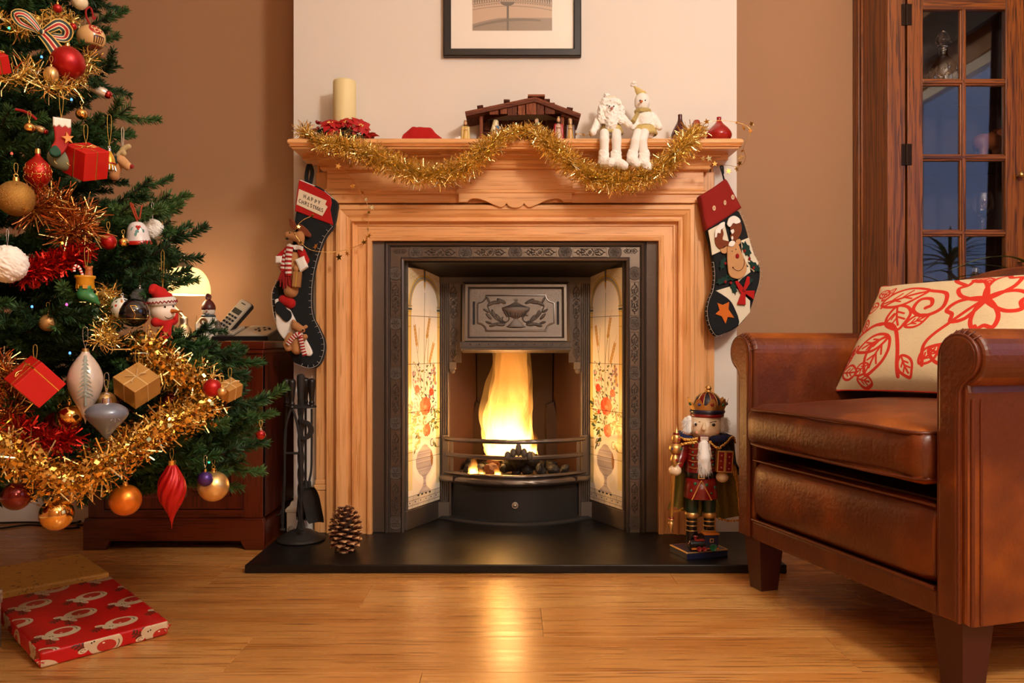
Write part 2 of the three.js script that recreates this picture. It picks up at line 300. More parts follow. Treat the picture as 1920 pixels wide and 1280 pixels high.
  const W = 0.72, zf = 0.17, sh = [[-0.3, 1.272], [-0.012, 1.272], [-0.010, 1.279], [-0.003, 1.2795], ...arc(-0.0095, 1.2925, 0.0095, -PI * 0.45, PI * 0.5, 7), [-0.012, SHELF_Y], [-0.3, SHELF_Y]];
  add('shelf', [grain(sweepPlan([[W, 0.001], [W, zf], [-W, zf], [-W, 0.001]], sh.map(([a, b]) => [Math.max(a, -0.08), b])), 0), box2(-W + 0.03, W - 0.03, 1.2725, SHELF_Y - 0.0002, 0.001, zf - 0.02)], 0);
}
// ---------------------------------------------------------------- cast iron insert with tiled cheeks
const ornament = (() => {                                       // a run of cast scrolls, 1 long and 0.22 wide, in x
  const g = [], ring = (x, y, r, t, a = PI * 2, r0 = 0) => g.push(T(new THREE.TorusGeometry(r, t, 4, Math.max(6, Math.round(a * 2)), a), [x, y, 0], [0, 0, r0]));
  const leaf = (x, y, a, l = 0.09) => g.push(T(new THREE.SphereGeometry(1, 6, 4), [x, y, 0], [0, 0, a], [l, l * 0.36, 0.014]));
  for (const s of [-1, 1]) {
    leaf(s * 0.44, 0, 0, 0.05); leaf(s * 0.38, 0.05, s * -0.7, 0.05); leaf(s * 0.38, -0.05, s * 0.7, 0.05);
    for (const q of [-1, 1]) { ring(s * 0.3, q * 0.055, 0.042, 0.014, PI * 1.5, q * s > 0 ? 0 : PI); leaf(s * 0.21, q * 0.075, q * s * 0.5, 0.06); ring(s * 0.13, q * 0.055, 0.036, 0.013, PI * 1.4, q * s > 0 ? PI : 0); leaf(s * 0.07, q * 0.085, q * s * -0.6, 0.04); }
    leaf(s * 0.22, 0, 0, 0.07);
  }
  ring(0, 0, 0.05, 0.016); g.push(T(new THREE.SphereGeometry(0.022, 6, 4)));
  return merge(g);
})();
const rosette = (() => {
  const g = [T(new THREE.TorusGeometry(0.92, 0.08, 5, 28)), T(new THREE.TorusGeometry(0.72, 0.05, 4, 24)), T(new THREE.CylinderGeometry(0.9, 0.9, 0.06, 24), [0, 0, 0], [PI / 2, 0, 0]), T(new THREE.SphereGeometry(0.17, 10, 6))];
  for (let i = 0; i < 6; i++) { const a = i * PI / 3; g.push(T(new THREE.SphereGeometry(1, 6, 5), [0.38 * Math.cos(a), 0.38 * Math.sin(a), 0.03], [0, 0, a], [0.27, 0.12, 0.1])); g.push(T(new THREE.SphereGeometry(0.07, 5, 4), [0.55 * Math.cos(a + PI / 6), 0.55 * Math.sin(a + PI / 6), 0.03])); }
  return merge(g);
})();
{
  const t = thing('fireplace_insert', 'black cast iron fireplace insert with flower tiles and arched hood', 'fireplace');
  const ir = MAT.iron, dk = MAT.ironDark;
  const inx = 0.371, iny = 0.931;
  // outer plate, beads and ornament band
  for (const s of [-1, 1]) { const x0 = s < 0 ? -0.48 : 0.436, x1 = s < 0 ? -0.436 : 0.48; M('side_plate', [box2(x0, x1, HT, 0.995, 0.0, 0.03, 0.003), box2(s < 0 ? -0.438 : 0.430, s < 0 ? -0.430 : 0.438, HT, 0.987, 0, 0.021)], ir, t); }
  const band = [[0, -0.02], [0, 0.030], [0.006, 0.033], [0.009, 0.030], [0.011, 0.026], [0.044, 0.026], [0.046, 0.030], [0.050, 0.034], [0.053, 0.030], [0.056, 0.031], [0.060, 0.036], [0.064, 0.031], [0.064, 0]];
  M('frame', sweep([[-inx, HT], [-inx, iny], [inx, iny], [inx, HT]], band), ir, t);
  const rz = 0.0275, cx = 0.0275;
  const rosAt = (x, y, r = 0.023) => M('rosette', T(rosette, [0, 0, 0], [0, 0, 0], [r, r, r * 0.8]), ir, t).position.set(x, y, rz);
  for (const s of [-1, 1]) {
    const x = s * (inx + cx);
    for (let i = 0; i < 6; i++) {
      const y = 0.888 - i * 0.1663; rosAt(x, y);
      if (i < 5) M('scroll_panel', [T(ornament, [0, 0, 0], [0, 0, PI / 2], [0.108, 0.108, 0.34]), sweep([[-0.013, -0.055], [-0.013, 0.055], [0.013, 0.055], [0.013, -0.055], [-0.013, -0.055]], [[0, 0], [0, 0.003], [0.002, 0.003], [0.002, 0]])], ir, t).position.set(x, y - 0.083, rz - 0.001);
    }
  }
  for (let i = -2; i <= 2; i++) rosAt(i * 0.1663, iny + cx);
  for (let i = -2; i < 2; i++) M('scroll_panel', [T(ornament, [0, 0, 0], [0, 0, 0], [0.108, 0.108, 0.34]), sweep([[-0.055, -0.013], [-0.055, 0.013], [0.055, 0.013], [0.055, -0.013], [-0.055, -0.013]], [[0, 0], [0, 0.003], [0.002, 0.003], [0.002, 0]])], ir, t).position.set((i + 0.5) * 0.1663, iny + cx, rz - 0.001);
  for (const s of [-1, 1]) M('scroll_panel', T(ornament, [0, 0, 0], [0, 0, 0], [0.05, 0.08, 0.2]), ir, t).position.set(s * 0.385, iny + cx + 0.004, rz - 0.001);
  // sloping soffit and base kerb
  const quad = (a, b, c, d, th = 0.004) => { const g = new THREE.BufferGeometry(), n = V().subVectors(V(...b), V(...a)).cross(V().subVectors(V(...d), V(...a))).normalize().multiplyScalar(th), P = [a, b, c, d].map((p) => V(...p)), Q = P.map((p) => p.clone().sub(n)), f = []; const tri = (...v) => v.forEach((p) => f.push(p.x, p.y, p.z)); const q4 = (w, x, y, z) => { tri(w, x, y); tri(w, y, z); }; q4(...P); q4(Q[3], Q[2], Q[1], Q[0]); for (let i = 0; i < 4; i++) q4(P[i], Q[i], Q[(i + 1) % 4], P[(i + 1) % 4]); g.setAttribute('position', new THREE.BufferAttribute(new Float32Array(f), 3)); g.computeVertexNormals(); return flat(g); };
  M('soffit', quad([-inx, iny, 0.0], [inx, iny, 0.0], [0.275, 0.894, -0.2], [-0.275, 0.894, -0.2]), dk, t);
  // tiled cheeks
  const tileTex = canvasTex(460, 1740, drawTiles);
  const tileMat = mat(0xffffff, 0.18, { map: tileTex, clearcoat: 0.5, clearcoatRoughness: 0.12 });
  for (const s of [-1, 1]) {
    const A = V(s < 0 ? -0.366 : 0.270, 0, s < 0 ? 0.0 : -0.195), B = V(s < 0 ? -0.270 : 0.366, 0, s < 0 ? -0.195 : 0.0), d = B.clone().sub(A), len = d.length();
    const g = new THREE.Group(); g.name = numbered('tiled_cheek'); g.position.copy(A); g.rotation.y = Math.atan2(-d.z, d.x); t.add(g);
    M('back_plate', [box2(-0.004, len + 0.004, HT, 0.94, -0.02, -0.004), box2(-0.004, len + 0.004, HT, 0.090, -0.02, 0.004, 0.002), box2(0, 0.006, 0.09, 0.93, -0.01, 0.003), box2(len - 0.006, len, 0.09, 0.93, -0.01, 0.003)], ir, g);
    const tw = len - 0.014, th = 0.82 / 5;
    for (let i = 0; i < 5; i++) {
      const b = flat(rbox(tw, th - 0.0012, 0.008, 0.0012, [0, 0, 0], undefined, 1)), p = b.attributes.position, uv = b.attributes.uv;
      for (let k = 0; k < p.count; k++) uv.setXY(k, clamp(p.getX(k) / tw + 0.5, 0.002, 0.998), clamp((i + p.getY(k) / th + 0.5) / 5, 0.001, 0.999));
      M('tile', b, tileMat, g).position.set(len / 2, 0.092 + (i + 0.5) * th, -0.001);
    }
  }
  // inner face: fluted stiles, strips, hood
  for (const s of [-1, 1]) {
    const fl = []; for (let i = 0; i < 4; i++) fl.push(cyl(0.0036, 0.0036, 0.85, [s * (0.242 + i * 0.0075), 0.46, -0.19], undefined, 8));
    M('fluted_stile', [...fl, box2(s < 0 ? -0.272 : 0.236, s < 0 ? -0.236 : 0.272, HT, 0.894, -0.205, -0.191), box2(s < 0 ? -0.276 : 0.236, s < 0 ? -0.236 : 0.276, HT, 0.085, -0.2, -0.175, 0.002)], ir, t);
    M('side_strip', [box2(s < 0 ? -0.238 : 0.194, s < 0 ? -0.194 : 0.238, 0.585, 0.87, -0.205, -0.187, 0.002), box2(s < 0 ? -0.238 : 0.212, s < 0 ? -0.212 : 0.238, 0.56, 0.59, -0.21, -0.18, 0.004), ball(0.011, [s * 0.226, 0.556, -0.19])], ir, t);
    for (const y of [0.80, 0.655]) M('scroll_panel', T(ornament, [0, 0, 0], [0, 0, PI / 2], [0.135, 0.12, 0.34]), ir, t).position.set(s * 0.2215, y, -0.1865);
    M('boss', T(rosette, [0, 0, 0], [0, 0, 0], [0.009, 0.009, 0.006]), ir, t).position.set(s * 0.2215, 0.727, -0.186);
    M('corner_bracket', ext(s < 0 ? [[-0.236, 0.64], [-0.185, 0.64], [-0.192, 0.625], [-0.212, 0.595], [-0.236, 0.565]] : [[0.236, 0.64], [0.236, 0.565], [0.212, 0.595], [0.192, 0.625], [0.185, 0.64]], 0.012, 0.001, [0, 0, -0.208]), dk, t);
  }
  M('head_rail', [box2(-0.272, 0.272, 0.868, 0.894, -0.205, -0.18, 0.004)], ir, t);
  {
    const h = new THREE.Group(); h.name = numbered('hood'); h.position.set(0.003, 0.755, -0.125); h.rotation.x = -0.12; t.add(h);
    M('hood_body', [box2(-0.19, 0.19, -0.1, 0.11, -0.08, -0.004, 0.003)], ir, h);
    M('hood_frame', [sweep([[-0.186, -0.096], [-0.186, 0.107], [0.186, 0.107], [0.186, -0.096], [-0.186, -0.096]].map(([x, y]) => [x * 0.9, y * 0.88 + 0.002]), [[-0.004, -0.004], [-0.004, 0.004], [0.002, 0.011], [0.011, 0.011], [0.014, 0.005], [0.018, 0.002], [0.022, -0.002]].map(([a, b]) => [a, b])), box2(-0.160, 0.160, -0.080, 0.092, -0.006, 0.002)], ir, h);
    const og = [[-0.105, 0.066], [-0.105, 0.058], ...arc(-0.128, 0.062, 0.024, 0, -PI / 2, 5).slice(1, 5), [-0.132, 0.036]];
    const q = [[-0.106, 0.070], ...arc(-0.132, 0.070, 0.026, -0.05, -PI / 2 + 0.05, 5), [-0.136, 0.040]];   // one notched corner
    const outline = [...q, ...q.slice().reverse().map(([x, y]) => [x, -y + 0.012]), ...q.map(([x, y]) => [-x, -y + 0.012]), ...q.slice().reverse().map(([x, y]) => [-x, y])];
    outline.push(outline[0], outline[1]);
    M('moulded_outline', sweep(outline, [[-0.002, 0.002], [-0.001, 0.006], [0.002, 0.0065], [0.004, 0.002]], 0.3), ir, h);
    const urn = [lathe(smoothProf([[0.004, 0], [0.034, 0.004], [0.026, 0.012], [0.01, 0.03], [0.012, 0.036], [0.03, 0.046], [0.047, 0.062], [0.049, 0.068], [0.05, 0.073], [0.03, 0.08], [0.014, 0.088], [0.006, 0.094], [0.009, 0.1], [0.003, 0.108]], 40), 20)];
    for (let i = -4; i <= 4; i++) urn.push(T(new THREE.SphereGeometry(1, 5, 5), [i * 0.0088, 0.051, 0.03], [0, 0, -i * 0.15], [0.0028, 0.013, 0.012]));
    M('urn', T(merge(urn), [0, -0.048, 0.001], [0, 0, 0], [1, 1, 0.24]), ir, h);
    const lf = []; const leaf = (x, y, a, l) => lf.push(T(new THREE.SphereGeometry(1, 7, 5), [x, y, 0.003], [0, 0, a], [l, l * 0.34, 0.004]));
    for (const s of [-1, 1]) {
      for (const [x, y, a, l] of [[0.05, 0.048, 0.45, 0.02], [0.068, 0.044, -0.1, 0.02], [0.086, 0.04, -0.5, 0.018], [0.097, 0.052, 1.1, 0.013], [0.06, -0.012, 0.9, 0.018], [0.078, 0.002, 1.2, 0.018], [0.095, -0.006, 0.8, 0.016], [0.104, 0.014, 0.5, 0.013], [0.055, -0.034, 0.1, 0.02], [0.078, -0.036, -0.3, 0.018], [0.095, -0.028, 0.3, 0.013]]) leaf(s * x, y, s * a, l);
      lf.push(T(new THREE.TorusGeometry(0.012, 0.0022, 4, 14, 4.6), [s * 0.036, -0.014, 0.003], [0, 0, s > 0 ? 1 : 2.6]));
      lf.push(tube([[s * 0.035, -0.03, 0.003], [s * 0.06, -0.022, 0.004], [s * 0.085, 0.0, 0.004], [s * 0.1, 0.03, 0.003]], 0.0018, 12, 4));
    }
    M('leaf_relief', lf, ir, h);
    for (const s of [-1, 1]) M('slot', [T(new THREE.CapsuleGeometry(0.005, 0.075, 3, 8), [s * 0.148, 0.006, 0.0015], [0, 0, 0], [1, 1, 0.3])], dk, h);
    M('hood_lip', [box2(-0.196, 0.196, -0.118, -0.096, -0.07, 0.012, 0.004), box2(-0.192, 0.192, -0.128, -0.117, -0.07, 0.016, 0.003)], ir, h);
    const hg = T(new THREE.CylinderGeometry(0.003, 0.003, 0.002, 10), [0, 0, 0], [PI / 2, 0, 0]); for (let i = 0; i < 11; i++) M('vent_hole', hg, MAT.black, h).position.set(-0.16 + i * 0.032, -0.1065, 0.0122);
  }
  // firebox
  const brick = mat(0x4a2410, 0.9, { bumpMap: noiseCoarse, bumpScale: 0.004, map: dataTex(256, 256, (u, v) => { const k = 165 + 90 * (fbm(u, v, 5, 5, 4, 91) - 0.5); return [k, k * 0.93, k * 0.86]; }) });
  const soot = mat(0x24130a, 0.95);
  const fy0 = 0.02, fy1 = 0.9;
  M('firebox_back', quad([-0.145, fy0, -0.42], [0.145, fy0, -0.42], [0.145, fy1, -0.36], [-0.145, fy1, -0.36], 0.02), soot, t);
  for (const s of [-1, 1]) {
    M('firebrick_cheek', s < 0 ? quad([-0.238, fy0, -0.2], [-0.145, fy0, -0.42], [-0.145, 0.66, -0.40], [-0.238, 0.66, -0.2], 0.02) : quad([0.145, fy0, -0.42], [0.238, fy0, -0.2], [0.238, 0.66, -0.2], [0.145, 0.66, -0.40], 0.02), brick, t);
    M('throat_side', s < 0 ? quad([-0.238, 0.66, -0.2], [-0.145, 0.66, -0.40], [-0.145, fy1, -0.36], [-0.238, fy1, -0.2], 0.02) : quad([0.145, 0.66, -0.40], [0.238, 0.66, -0.2], [0.238, fy1, -0.2], [0.145, fy1, -0.36], 0.02), soot, t);
    M('cheek_iron', ext(s < 0 ? [[-0.2, 0.22], [-0.12, 0.22], [-0.12, 0.42], [-0.15, 0.43], [-0.16, 0.38], [-0.19, 0.34]] : [[0.12, 0.22], [0.2, 0.22], [0.19, 0.34], [0.16, 0.38], [0.15, 0.43], [0.12, 0.42]], 0.02, 0.003, [0, 0, -0.395]), soot, t);
  }
  M('throat_plate', box2(-0.24, 0.24, fy1, 0.92, -0.42, -0.2), soot, t);
  M('ash_bed', [box2(-0.22, 0.22, 0.165, 0.185, -0.40, -0.13)], soot, t);
  // bowed bars, ledge, ash pan front
  const bow = (w, z0, dz, n = 24) => Array.from({ length: n + 1 }, (_, i) => { const x = -w + 2 * w * i / n; return [x, z0 + dz * (1 - (x / w) ** 2)]; });
  const barG = (w, z0, dz, y, ry, rz2) => sweepPlan(bow(w, z0, dz).reverse(), [...arc(0, y, 1, -PI, PI, 12)].map(([a, b]) => [a * rz2, y + (b - y) * ry]), 1.2);
  M('grate_bar', barG(0.252, -0.185, 0.10, 0.312, 0.008, 0.007), ir, t);
  M('grate_bar', barG(0.246, -0.185, 0.10, 0.256, 0.008, 0.007), ir, t);
  M('grate_ledge', [barG(0.262, -0.185, 0.115, 0.172, 0.013, 0.014), barG(0.252, -0.185, 0.11, 0.193, 0.006, 0.008)], ir, t);
  for (const s of [-1, 1]) { M('grate_post', [box2(s * 0.226 - 0.005, s * 0.226 + 0.005, 0.185, 0.312, -0.175, -0.165), box2(s * 0.25 - 0.012, s * 0.25 + 0.012, 0.16, 0.325, -0.195, -0.178, 0.003)], ir, t); }
  const shell = [[0.0, 0.03], [0.012, 0.022], [0.02, 0.0]];
  M('grate_crest', [0, 1, 2, 3, 4].map((i) => ball(0.014, [(i - 2) * 0.019 + 0.012, 0.268 + (i === 2 ? 0.018 : i % 2 ? 0.006 : -0.004), -0.082], [0.8, i === 2 ? 1.7 : 1.2, 0.5], 10)), ir, t);
  {
    const p = bow(0.232, -0.19, 0.1).reverse();
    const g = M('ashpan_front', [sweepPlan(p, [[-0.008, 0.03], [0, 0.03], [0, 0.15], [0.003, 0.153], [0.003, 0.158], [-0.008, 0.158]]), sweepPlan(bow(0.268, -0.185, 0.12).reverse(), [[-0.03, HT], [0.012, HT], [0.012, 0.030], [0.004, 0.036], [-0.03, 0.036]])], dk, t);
    M('ashpan_edge', box2(-0.236, -0.229, 0.03, 0.16, -0.195, -0.178), ir, t); M('ashpan_edge', box2(0.229, 0.236, 0.03, 0.16, -0.195, -0.178), ir, t);
    const k = M('ashpan_knob', [T(rosette, [0, 0, 0], [0, 0, 0], [0.012, 0.012, 0.01]), ball(0.006, [0, 0, 0.004])], MAT.nickel, t); k.position.set(0, 0.092, -0.084);
  }
}
function drawTiles(c, w, h) {
  const U = w / 460; c.fillStyle = '#f6eddb'; c.fillRect(0, 0, w, h);
  const Y = (n) => n * h / 5;
  const line = (pts, col, lw = 3, closed) => { c.strokeStyle = col; c.lineWidth = lw; c.lineCap = 'round'; c.beginPath(); pts.forEach(([x, y], i) => (i ? c.lineTo(x, y) : c.moveTo(x, y))); if (closed) c.closePath(); c.stroke(); };
  const curve = (a, b, d, col, lw = 4) => { c.strokeStyle = col; c.lineWidth = lw; c.beginPath(); c.moveTo(...a); c.quadraticCurveTo(...b, ...d); c.stroke(); };
  const ell = (x, y, rx, ry, a, col) => { c.fillStyle = col; c.beginPath(); c.ellipse(x, y, rx, ry, a, 0, 7); c.fill(); };
  const leaf = (x, y, l, a, col) => { c.save(); c.translate(x, y); c.rotate(a); c.fillStyle = col; c.beginPath(); c.moveTo(0, 0); c.quadraticCurveTo(l * 0.5, -l * 0.34, l, 0); c.quadraticCurveTo(l * 0.5, l * 0.34, 0, 0); c.fill(); c.restore(); };
  // arch and columns
  c.fillStyle = '#e2cfa4'; c.fillRect(0, 0, w, 300);
  c.fillStyle = '#f8f0e0'; c.beginPath(); c.moveTo(36, 300); c.lineTo(36, 270); c.arc(230, 270, 194, PI, 0); c.lineTo(424, 300); c.closePath(); c.fill();
  for (const [r, col, lw] of [[222, '#d8b24c', 12], [206, '#a59c8a', 18], [192, '#d4a93f', 8]]) { c.strokeStyle = col; c.lineWidth = lw; c.beginPath(); c.arc(230, 270, r, PI, 0); c.stroke(); }
  for (const x of [90, 370]) for (let k = 0; k < 5; k++) { c.strokeStyle = '#b59b70'; c.lineWidth = 3; c.beginPath(); c.arc(x + (k - 2) * 26 * (x < 200 ? -1 : 1), 48 + 14 * k % 40, 15, 0, 5); c.stroke(); }
  c.fillStyle = '#c9973a'; c.beginPath(); c.moveTo(212, 0); c.lineTo(248, 0); c.lineTo(240, 120); c.lineTo(230, 165); c.lineTo(220, 120); c.fill(); c.fillStyle = '#58656b'; c.fillRect(221, 0, 18, 92);
  for (const x of [0, w - 40]) {
    c.fillStyle = '#e6c878'; c.fillRect(x, 300, 40, h - 480); c.fillStyle = '#d8ae50'; c.fillRect(x + (x ? 0 : 28), 300, 12, h - 480);
    c.fillStyle = '#a5905f'; c.fillRect(x - 8, 270, 56, 14); c.fillStyle = '#54594f'; c.fillRect(x - 8, 290, 56, 16); c.fillStyle = '#cfa649'; c.fillRect(x - 4, 312, 48, 8); c.fillRect(x, 420, 40, 8);
    c.fillStyle = '#d9c58c'; c.fillRect(x - 20, 1120, 76, 150); c.fillStyle = '#7e6b3e'; for (const y of [1120, 1140, 1262]) c.fillRect(x - 26, y, 90, 6);
    c.fillStyle = '#ecdca6'; c.fillRect(x - 20, 1275, 76, 330); c.fillStyle = '#b08f3e'; c.fillRect(x - 20, 1330, 84, 5);
  }
  // stems and wheat
  curve([225, 1180], [215, 700], [232, 170], '#5f6440', 5); curve([222, 1180], [170, 760], [110, 560], '#77744a', 4); curve([232, 1180], [290, 700], [262, 520], '#77744a', 3); curve([218, 1200], [120, 950], [60, 820], '#5b5d3c', 4); curve([240, 1160], [330, 900], [380, 760], '#77744a', 3); curve([225, 700], [250, 480], [280, 470], '#8a8358', 6); curve([280, 470], [300, 500], [270, 700], '#8a8358', 5); curve([150, 780], [70, 640], [60, 700], '#a2975f', 7); curve([130, 620], [150, 520], [150, 430], '#8a8358', 4);
  const wheat = (x, y, a, n = 12) => { c.save(); c.translate(x, y); c.rotate(a); for (let i = 0; i < n; i++) for (const s of [-1, 1]) { c.fillStyle = i % 2 ? '#b98a3d' : '#cfa454'; c.beginPath(); c.ellipse(s * 9, -i * 13, 5, 12, s * 0.5, 0, 7); c.fill(); } line([[0, 0], [0, -n * 15 - 30]], '#b98f4a', 2); c.restore(); };
  wheat(118, 560, -0.22); wheat(262, 500, 0.28); wheat(300, 690, 0.42, 13); wheat(385, 850, -0.16);
  // leaves and small blossoms
  let s2 = 7; const q = () => { s2 = (s2 * 16807) % 2147483647; return s2 / 2147483647; };
  for (let i = 0; i < 150; i++) { const y = 700 + q() * 500, x = 230 + (q() - 0.5) * (300 + (y - 700) * 0.14); leaf(x, y, 16 + q() * 34, q() * 7, ['#3c4b36', '#55603b', '#8a8544', '#6c7a52', '#2f3f3a'][i % 5]); }
  for (let i = 0; i < 60; i++) { const y = 730 + q() * 330, x = (i % 2 ? 110 : 340) + (q() - 0.5) * 120; ell(x, y, 6 + q() * 9, 6 + q() * 8, 0, ['#a2818d', '#c98f92', '#7d6c86', '#b5a0a6'][i % 4]); }
  const poppy = (x, y, r) => { for (let k = 0; k < 9; k++) ell(x + Math.cos(k * 0.7) * r * 0.55, y + Math.sin(k * 0.7) * r * 0.38, r * 0.52, r * 0.44, k * 0.7, k % 2 ? '#d4452c' : '#e4684a'); ell(x, y + r * 0.1, r * 0.3, r * 0.2, 0, '#f0a884'); for (let k = -3; k < 4; k++) line([[x, y + r * 0.5], [x + k * r * 0.25, y - r * 0.45]], '#b32a1c', 2); };
  poppy(240, 1010, 78); poppy(262, 1190, 54); poppy(120, 880, 34); poppy(330, 910, 34); poppy(130, 1060, 18);
  for (const [x, y, a] of [[110, 1090, 2.6], [60, 1010, 3.5], [390, 1060, 0.2], [150, 1190, 2.4], [120, 1290, 2.2], [350, 1290, 0.6], [320, 1140, -0.4], [90, 1170, 3.3], [170, 1250, 2.6], [370, 1180, 0.1]]) { leaf(x, y, 74, a, '#3e5138'); leaf(x + 8, y - 14, 58, a + 0.5, '#9a9146'); leaf(x, y + 10, 52, a - 0.5, '#6e763f'); }
  // vase
  const vp = [[230, 1290], [196, 1300], [176, 1315], [128, 1350], [104, 1400], [110, 1450], [150, 1500], [205, 1530], [214, 1560], [204, 1600], [160, 1628], [140, 1645]];
  c.fillStyle = '#fbf5ea'; c.beginPath(); c.ellipse(230, 1425, 165, 160, 0, 0, 7); c.fill();
  c.fillStyle = '#bdb4b6'; c.beginPath(); vp.forEach(([x, y], i) => (i ? c.lineTo(x, y) : c.moveTo(x, y))); vp.slice().reverse().forEach(([x, y]) => c.lineTo(460 - x, y)); c.fill();
  c.save(); c.clip(); for (let i = 0; i < 18; i++) { c.fillStyle = ['#aaa2a8', '#c6bdbb', '#9d96a0'][i % 3]; c.fillRect(60, 1300 + i * 20, 340, 6); } for (let i = 0; i < 26; i++) line([[100 + i * 10, 1420], [104 + i * 10, 1460]], '#88818e', 3); c.fillStyle = '#a2764c'; c.beginPath(); c.moveTo(330, 1300); c.quadraticCurveTo(300, 1420, 340, 1480); c.lineTo(400, 1450); c.lineTo(400, 1300); c.fill(); c.restore();
  for (const s of [-1, 1]) { c.strokeStyle = '#7c7784'; c.lineWidth = 9; c.beginPath(); c.arc(230 + s * 112, 1290, 26, 0, 5); c.stroke(); }
  // pavement
  c.fillStyle = '#ded2bc'; c.fillRect(0, 1650, w, 90); for (const y of [1648, 1680, 1715]) line([[0, y], [w, y]], '#8d8577', 4); for (let i = 0; i < 7; i++) { line([[i * 80 - 10, 1650], [i * 80 - 30, 1740]], '#8d8577', 3); ell(i * 76 + 20, 1695, 8, 5, 0, '#565a6c'); } for (let i = 0; i < 4; i++) ell(140 + i * 55, 1655, 16, 6, 0, '#333743');
  // glaze crazing specks
  for (let i = 0; i < 1500; i++) { c.fillStyle = q() > 0.5 ? 'rgba(255,250,235,0.22)' : 'rgba(150,120,70,0.12)'; c.fillRect(q() * w, q() * h, 2 + q() * 3, 2 + q() * 3); }
}
// ---------------------------------------------------------------- coals and flames
{
  const coalMat = mat(0x120e0c, 0.7), ember = mat(0x2a0d05, 0.9, { emissive: new THREE.Color().setRGB(1, 0.16, 0.02), emissiveIntensity: 0.1 });
  const variants = [0, 1, 2, 3].map((k) => {
    const g = mergeVertices(flat(new THREE.IcosahedronGeometry(1, 2)).deleteAttribute('normal').deleteAttribute('uv')), p = g.attributes.position;
    for (let i = 0; i < p.count; i++) { const v = V().fromBufferAttribute(p, i), f = 0.72 + 0.5 * vnoise(v.x * 1.7 + 9 * k + 20, v.y * 1.7 + v.z * 1.3 + 30, 999, 999, 5 + k); v.multiplyScalar(f); p.setXYZ(i, v.x, v.y, v.z); }
    const h = g.toNonIndexed(); h.computeVertexNormals(); return flat(h);
  });
  const spots = [[0.012, 0.247, -0.155, 0.042, 'largest lump of black coal on top of the heap in the grate'], [0.055, 0.235, -0.165, 0.035, 'lump of black coal on the heap, right of its largest lump'], [-0.02, 0.222, -0.17, 0.032, 'lump of coal on the heap, left of its largest lump']];
  for (let i = 0; i < 17; i++) spots.push([-0.17 + (i % 9) * 0.043 + R(-0.008, 0.008), 0.196 + R(0, 0.012), -0.12 - (i > 8 ? 0.11 : 0) - R(0.02, 0.05), R(0.019, 0.029)]);
  spots.forEach(([x, y, z, r, label], i) => {
    const m = M('coal', variants[i % 4], i % 9 === 5 ? ember : coalMat); m.position.set(x, y, z); m.scale.set(r, r * 0.82, r); m.rotation.set(R(0, 6), R(0, 6), R(0, 6));
    tag(m, label ?? 'small lump of coal lying low in the fire basket', 'coal', label ? undefined : 'small coals in the fire basket');
  });
  const fire = thing('fire', 'tall yellow and orange flames rising from the coals in the grate', 'fire', [0, 0, 0]);
  // each tongue: nested closed shells, hot inside and thin orange outside
  const HOT = 1, flameMat = new THREE.MeshBasicMaterial({ vertexColors: true, transparent: true, side: THREE.DoubleSide, depthWrite: false });
  const tongue = (x, y, z, h, r, lean, sd, hot = 1) => {
    const shells = [];
    for (let k = 0; k < 6; k++) {
      const rs = 1 - k * 0.145, hs = 1 - k * 0.10, N = 40, Q = 28, pos = [], col = [], idx = [];
      for (let i = 0; i <= N; i++) {
        const v = i / N, prof = Math.sqrt(sst(v, -0.06, 0.12)) * (1 - 0.42 * v) * Math.sqrt(1 - sst(v, 0.55, 1.0));
        for (let j = 0; j <= Q; j++) {
          const a = j / Q * 2 * PI, n = fbm((a / (2 * PI)) % 1, v * 0.9, 5, 3, 3, sd + k), rr = r * rs * prof * (0.55 + 0.9 * n);
          const sway = (fbm(0.3, v * 0.8, 1, 4, 2, sd + 50) - 0.5) * 0.5 * r * v * 2;
          pos.push(x + lean * v * v + sway + rr * Math.cos(a), y + h * hs * v, z + rr * Math.sin(a) * 0.55);
          const t = clamp(v * 1.05 + k * -0.05, 0, 1), c0 = mixc([17, 7.2, 1.3], [1.9, 0.7, 0.11], sst(t, 0.14, 0.48)), c = mixc(c0, [0.85, 0.2, 0.02], sst(t, 0.48, 0.78));
          const fade = sst(v, 0, 0.08) * (1 - 0.85 * sst(v, 0.62, 1));
          col.push(c[0] * hot * HOT, c[1] * hot * HOT, c[2] * hot * HOT, clamp((0.07 + 0.085 * k) * fade, 0, 1));
        }
      }
      for (let i = 0; i < N; i++) for (let j = 0; j < Q; j++) { const a = i * (Q + 1) + j, b = a + Q + 1; idx.push(a, b, a + 1, a + 1, b, b + 1); }
      const g = new THREE.BufferGeometry(); g.setAttribute('position', new THREE.BufferAttribute(new Float32Array(pos), 3)); g.setAttribute('color', new THREE.BufferAttribute(new Float32Array(col), 4)); g.setIndex(idx); g.computeVertexNormals();
      shells.push(g);
    }
    const g = mergeGeometries(shells); const m = new THREE.Mesh(g, flameMat); m.name = numbered('flame'); fire.add(m); return m;
  };
  tongue(-0.025, 0.232, -0.20, 0.50, 0.092, -0.008, 3, 1.05);
  tongue(-0.06, 0.232, -0.19, 0.40, 0.055, 0.02, 17, 1.0);
  tongue(0.014, 0.232, -0.20, 0.36, 0.056, 0.01, 29, 1.0);
  tongue(-0.028, 0.232, -0.22, 0.66, 0.085, -0.015, 41, 0.8);
  tongue(-0.002, 0.25, -0.23, 0.60, 0.07, 0.0, 47, 0.6);
  tongue(0.040, 0.24, -0.19, 0.27, 0.024, 0.012, 59, 0.9);
  tongue(0.030, 0.24, -0.21, 0.36, 0.022, 0.02, 61, 0.8);
  tongue(-0.085, 0.235, -0.20, 0.30, 0.02, 0.012, 63, 0.8);
  tongue(0.062, 0.24, -0.19, 0.11, 0.022, 0.004, 53, 1.0);
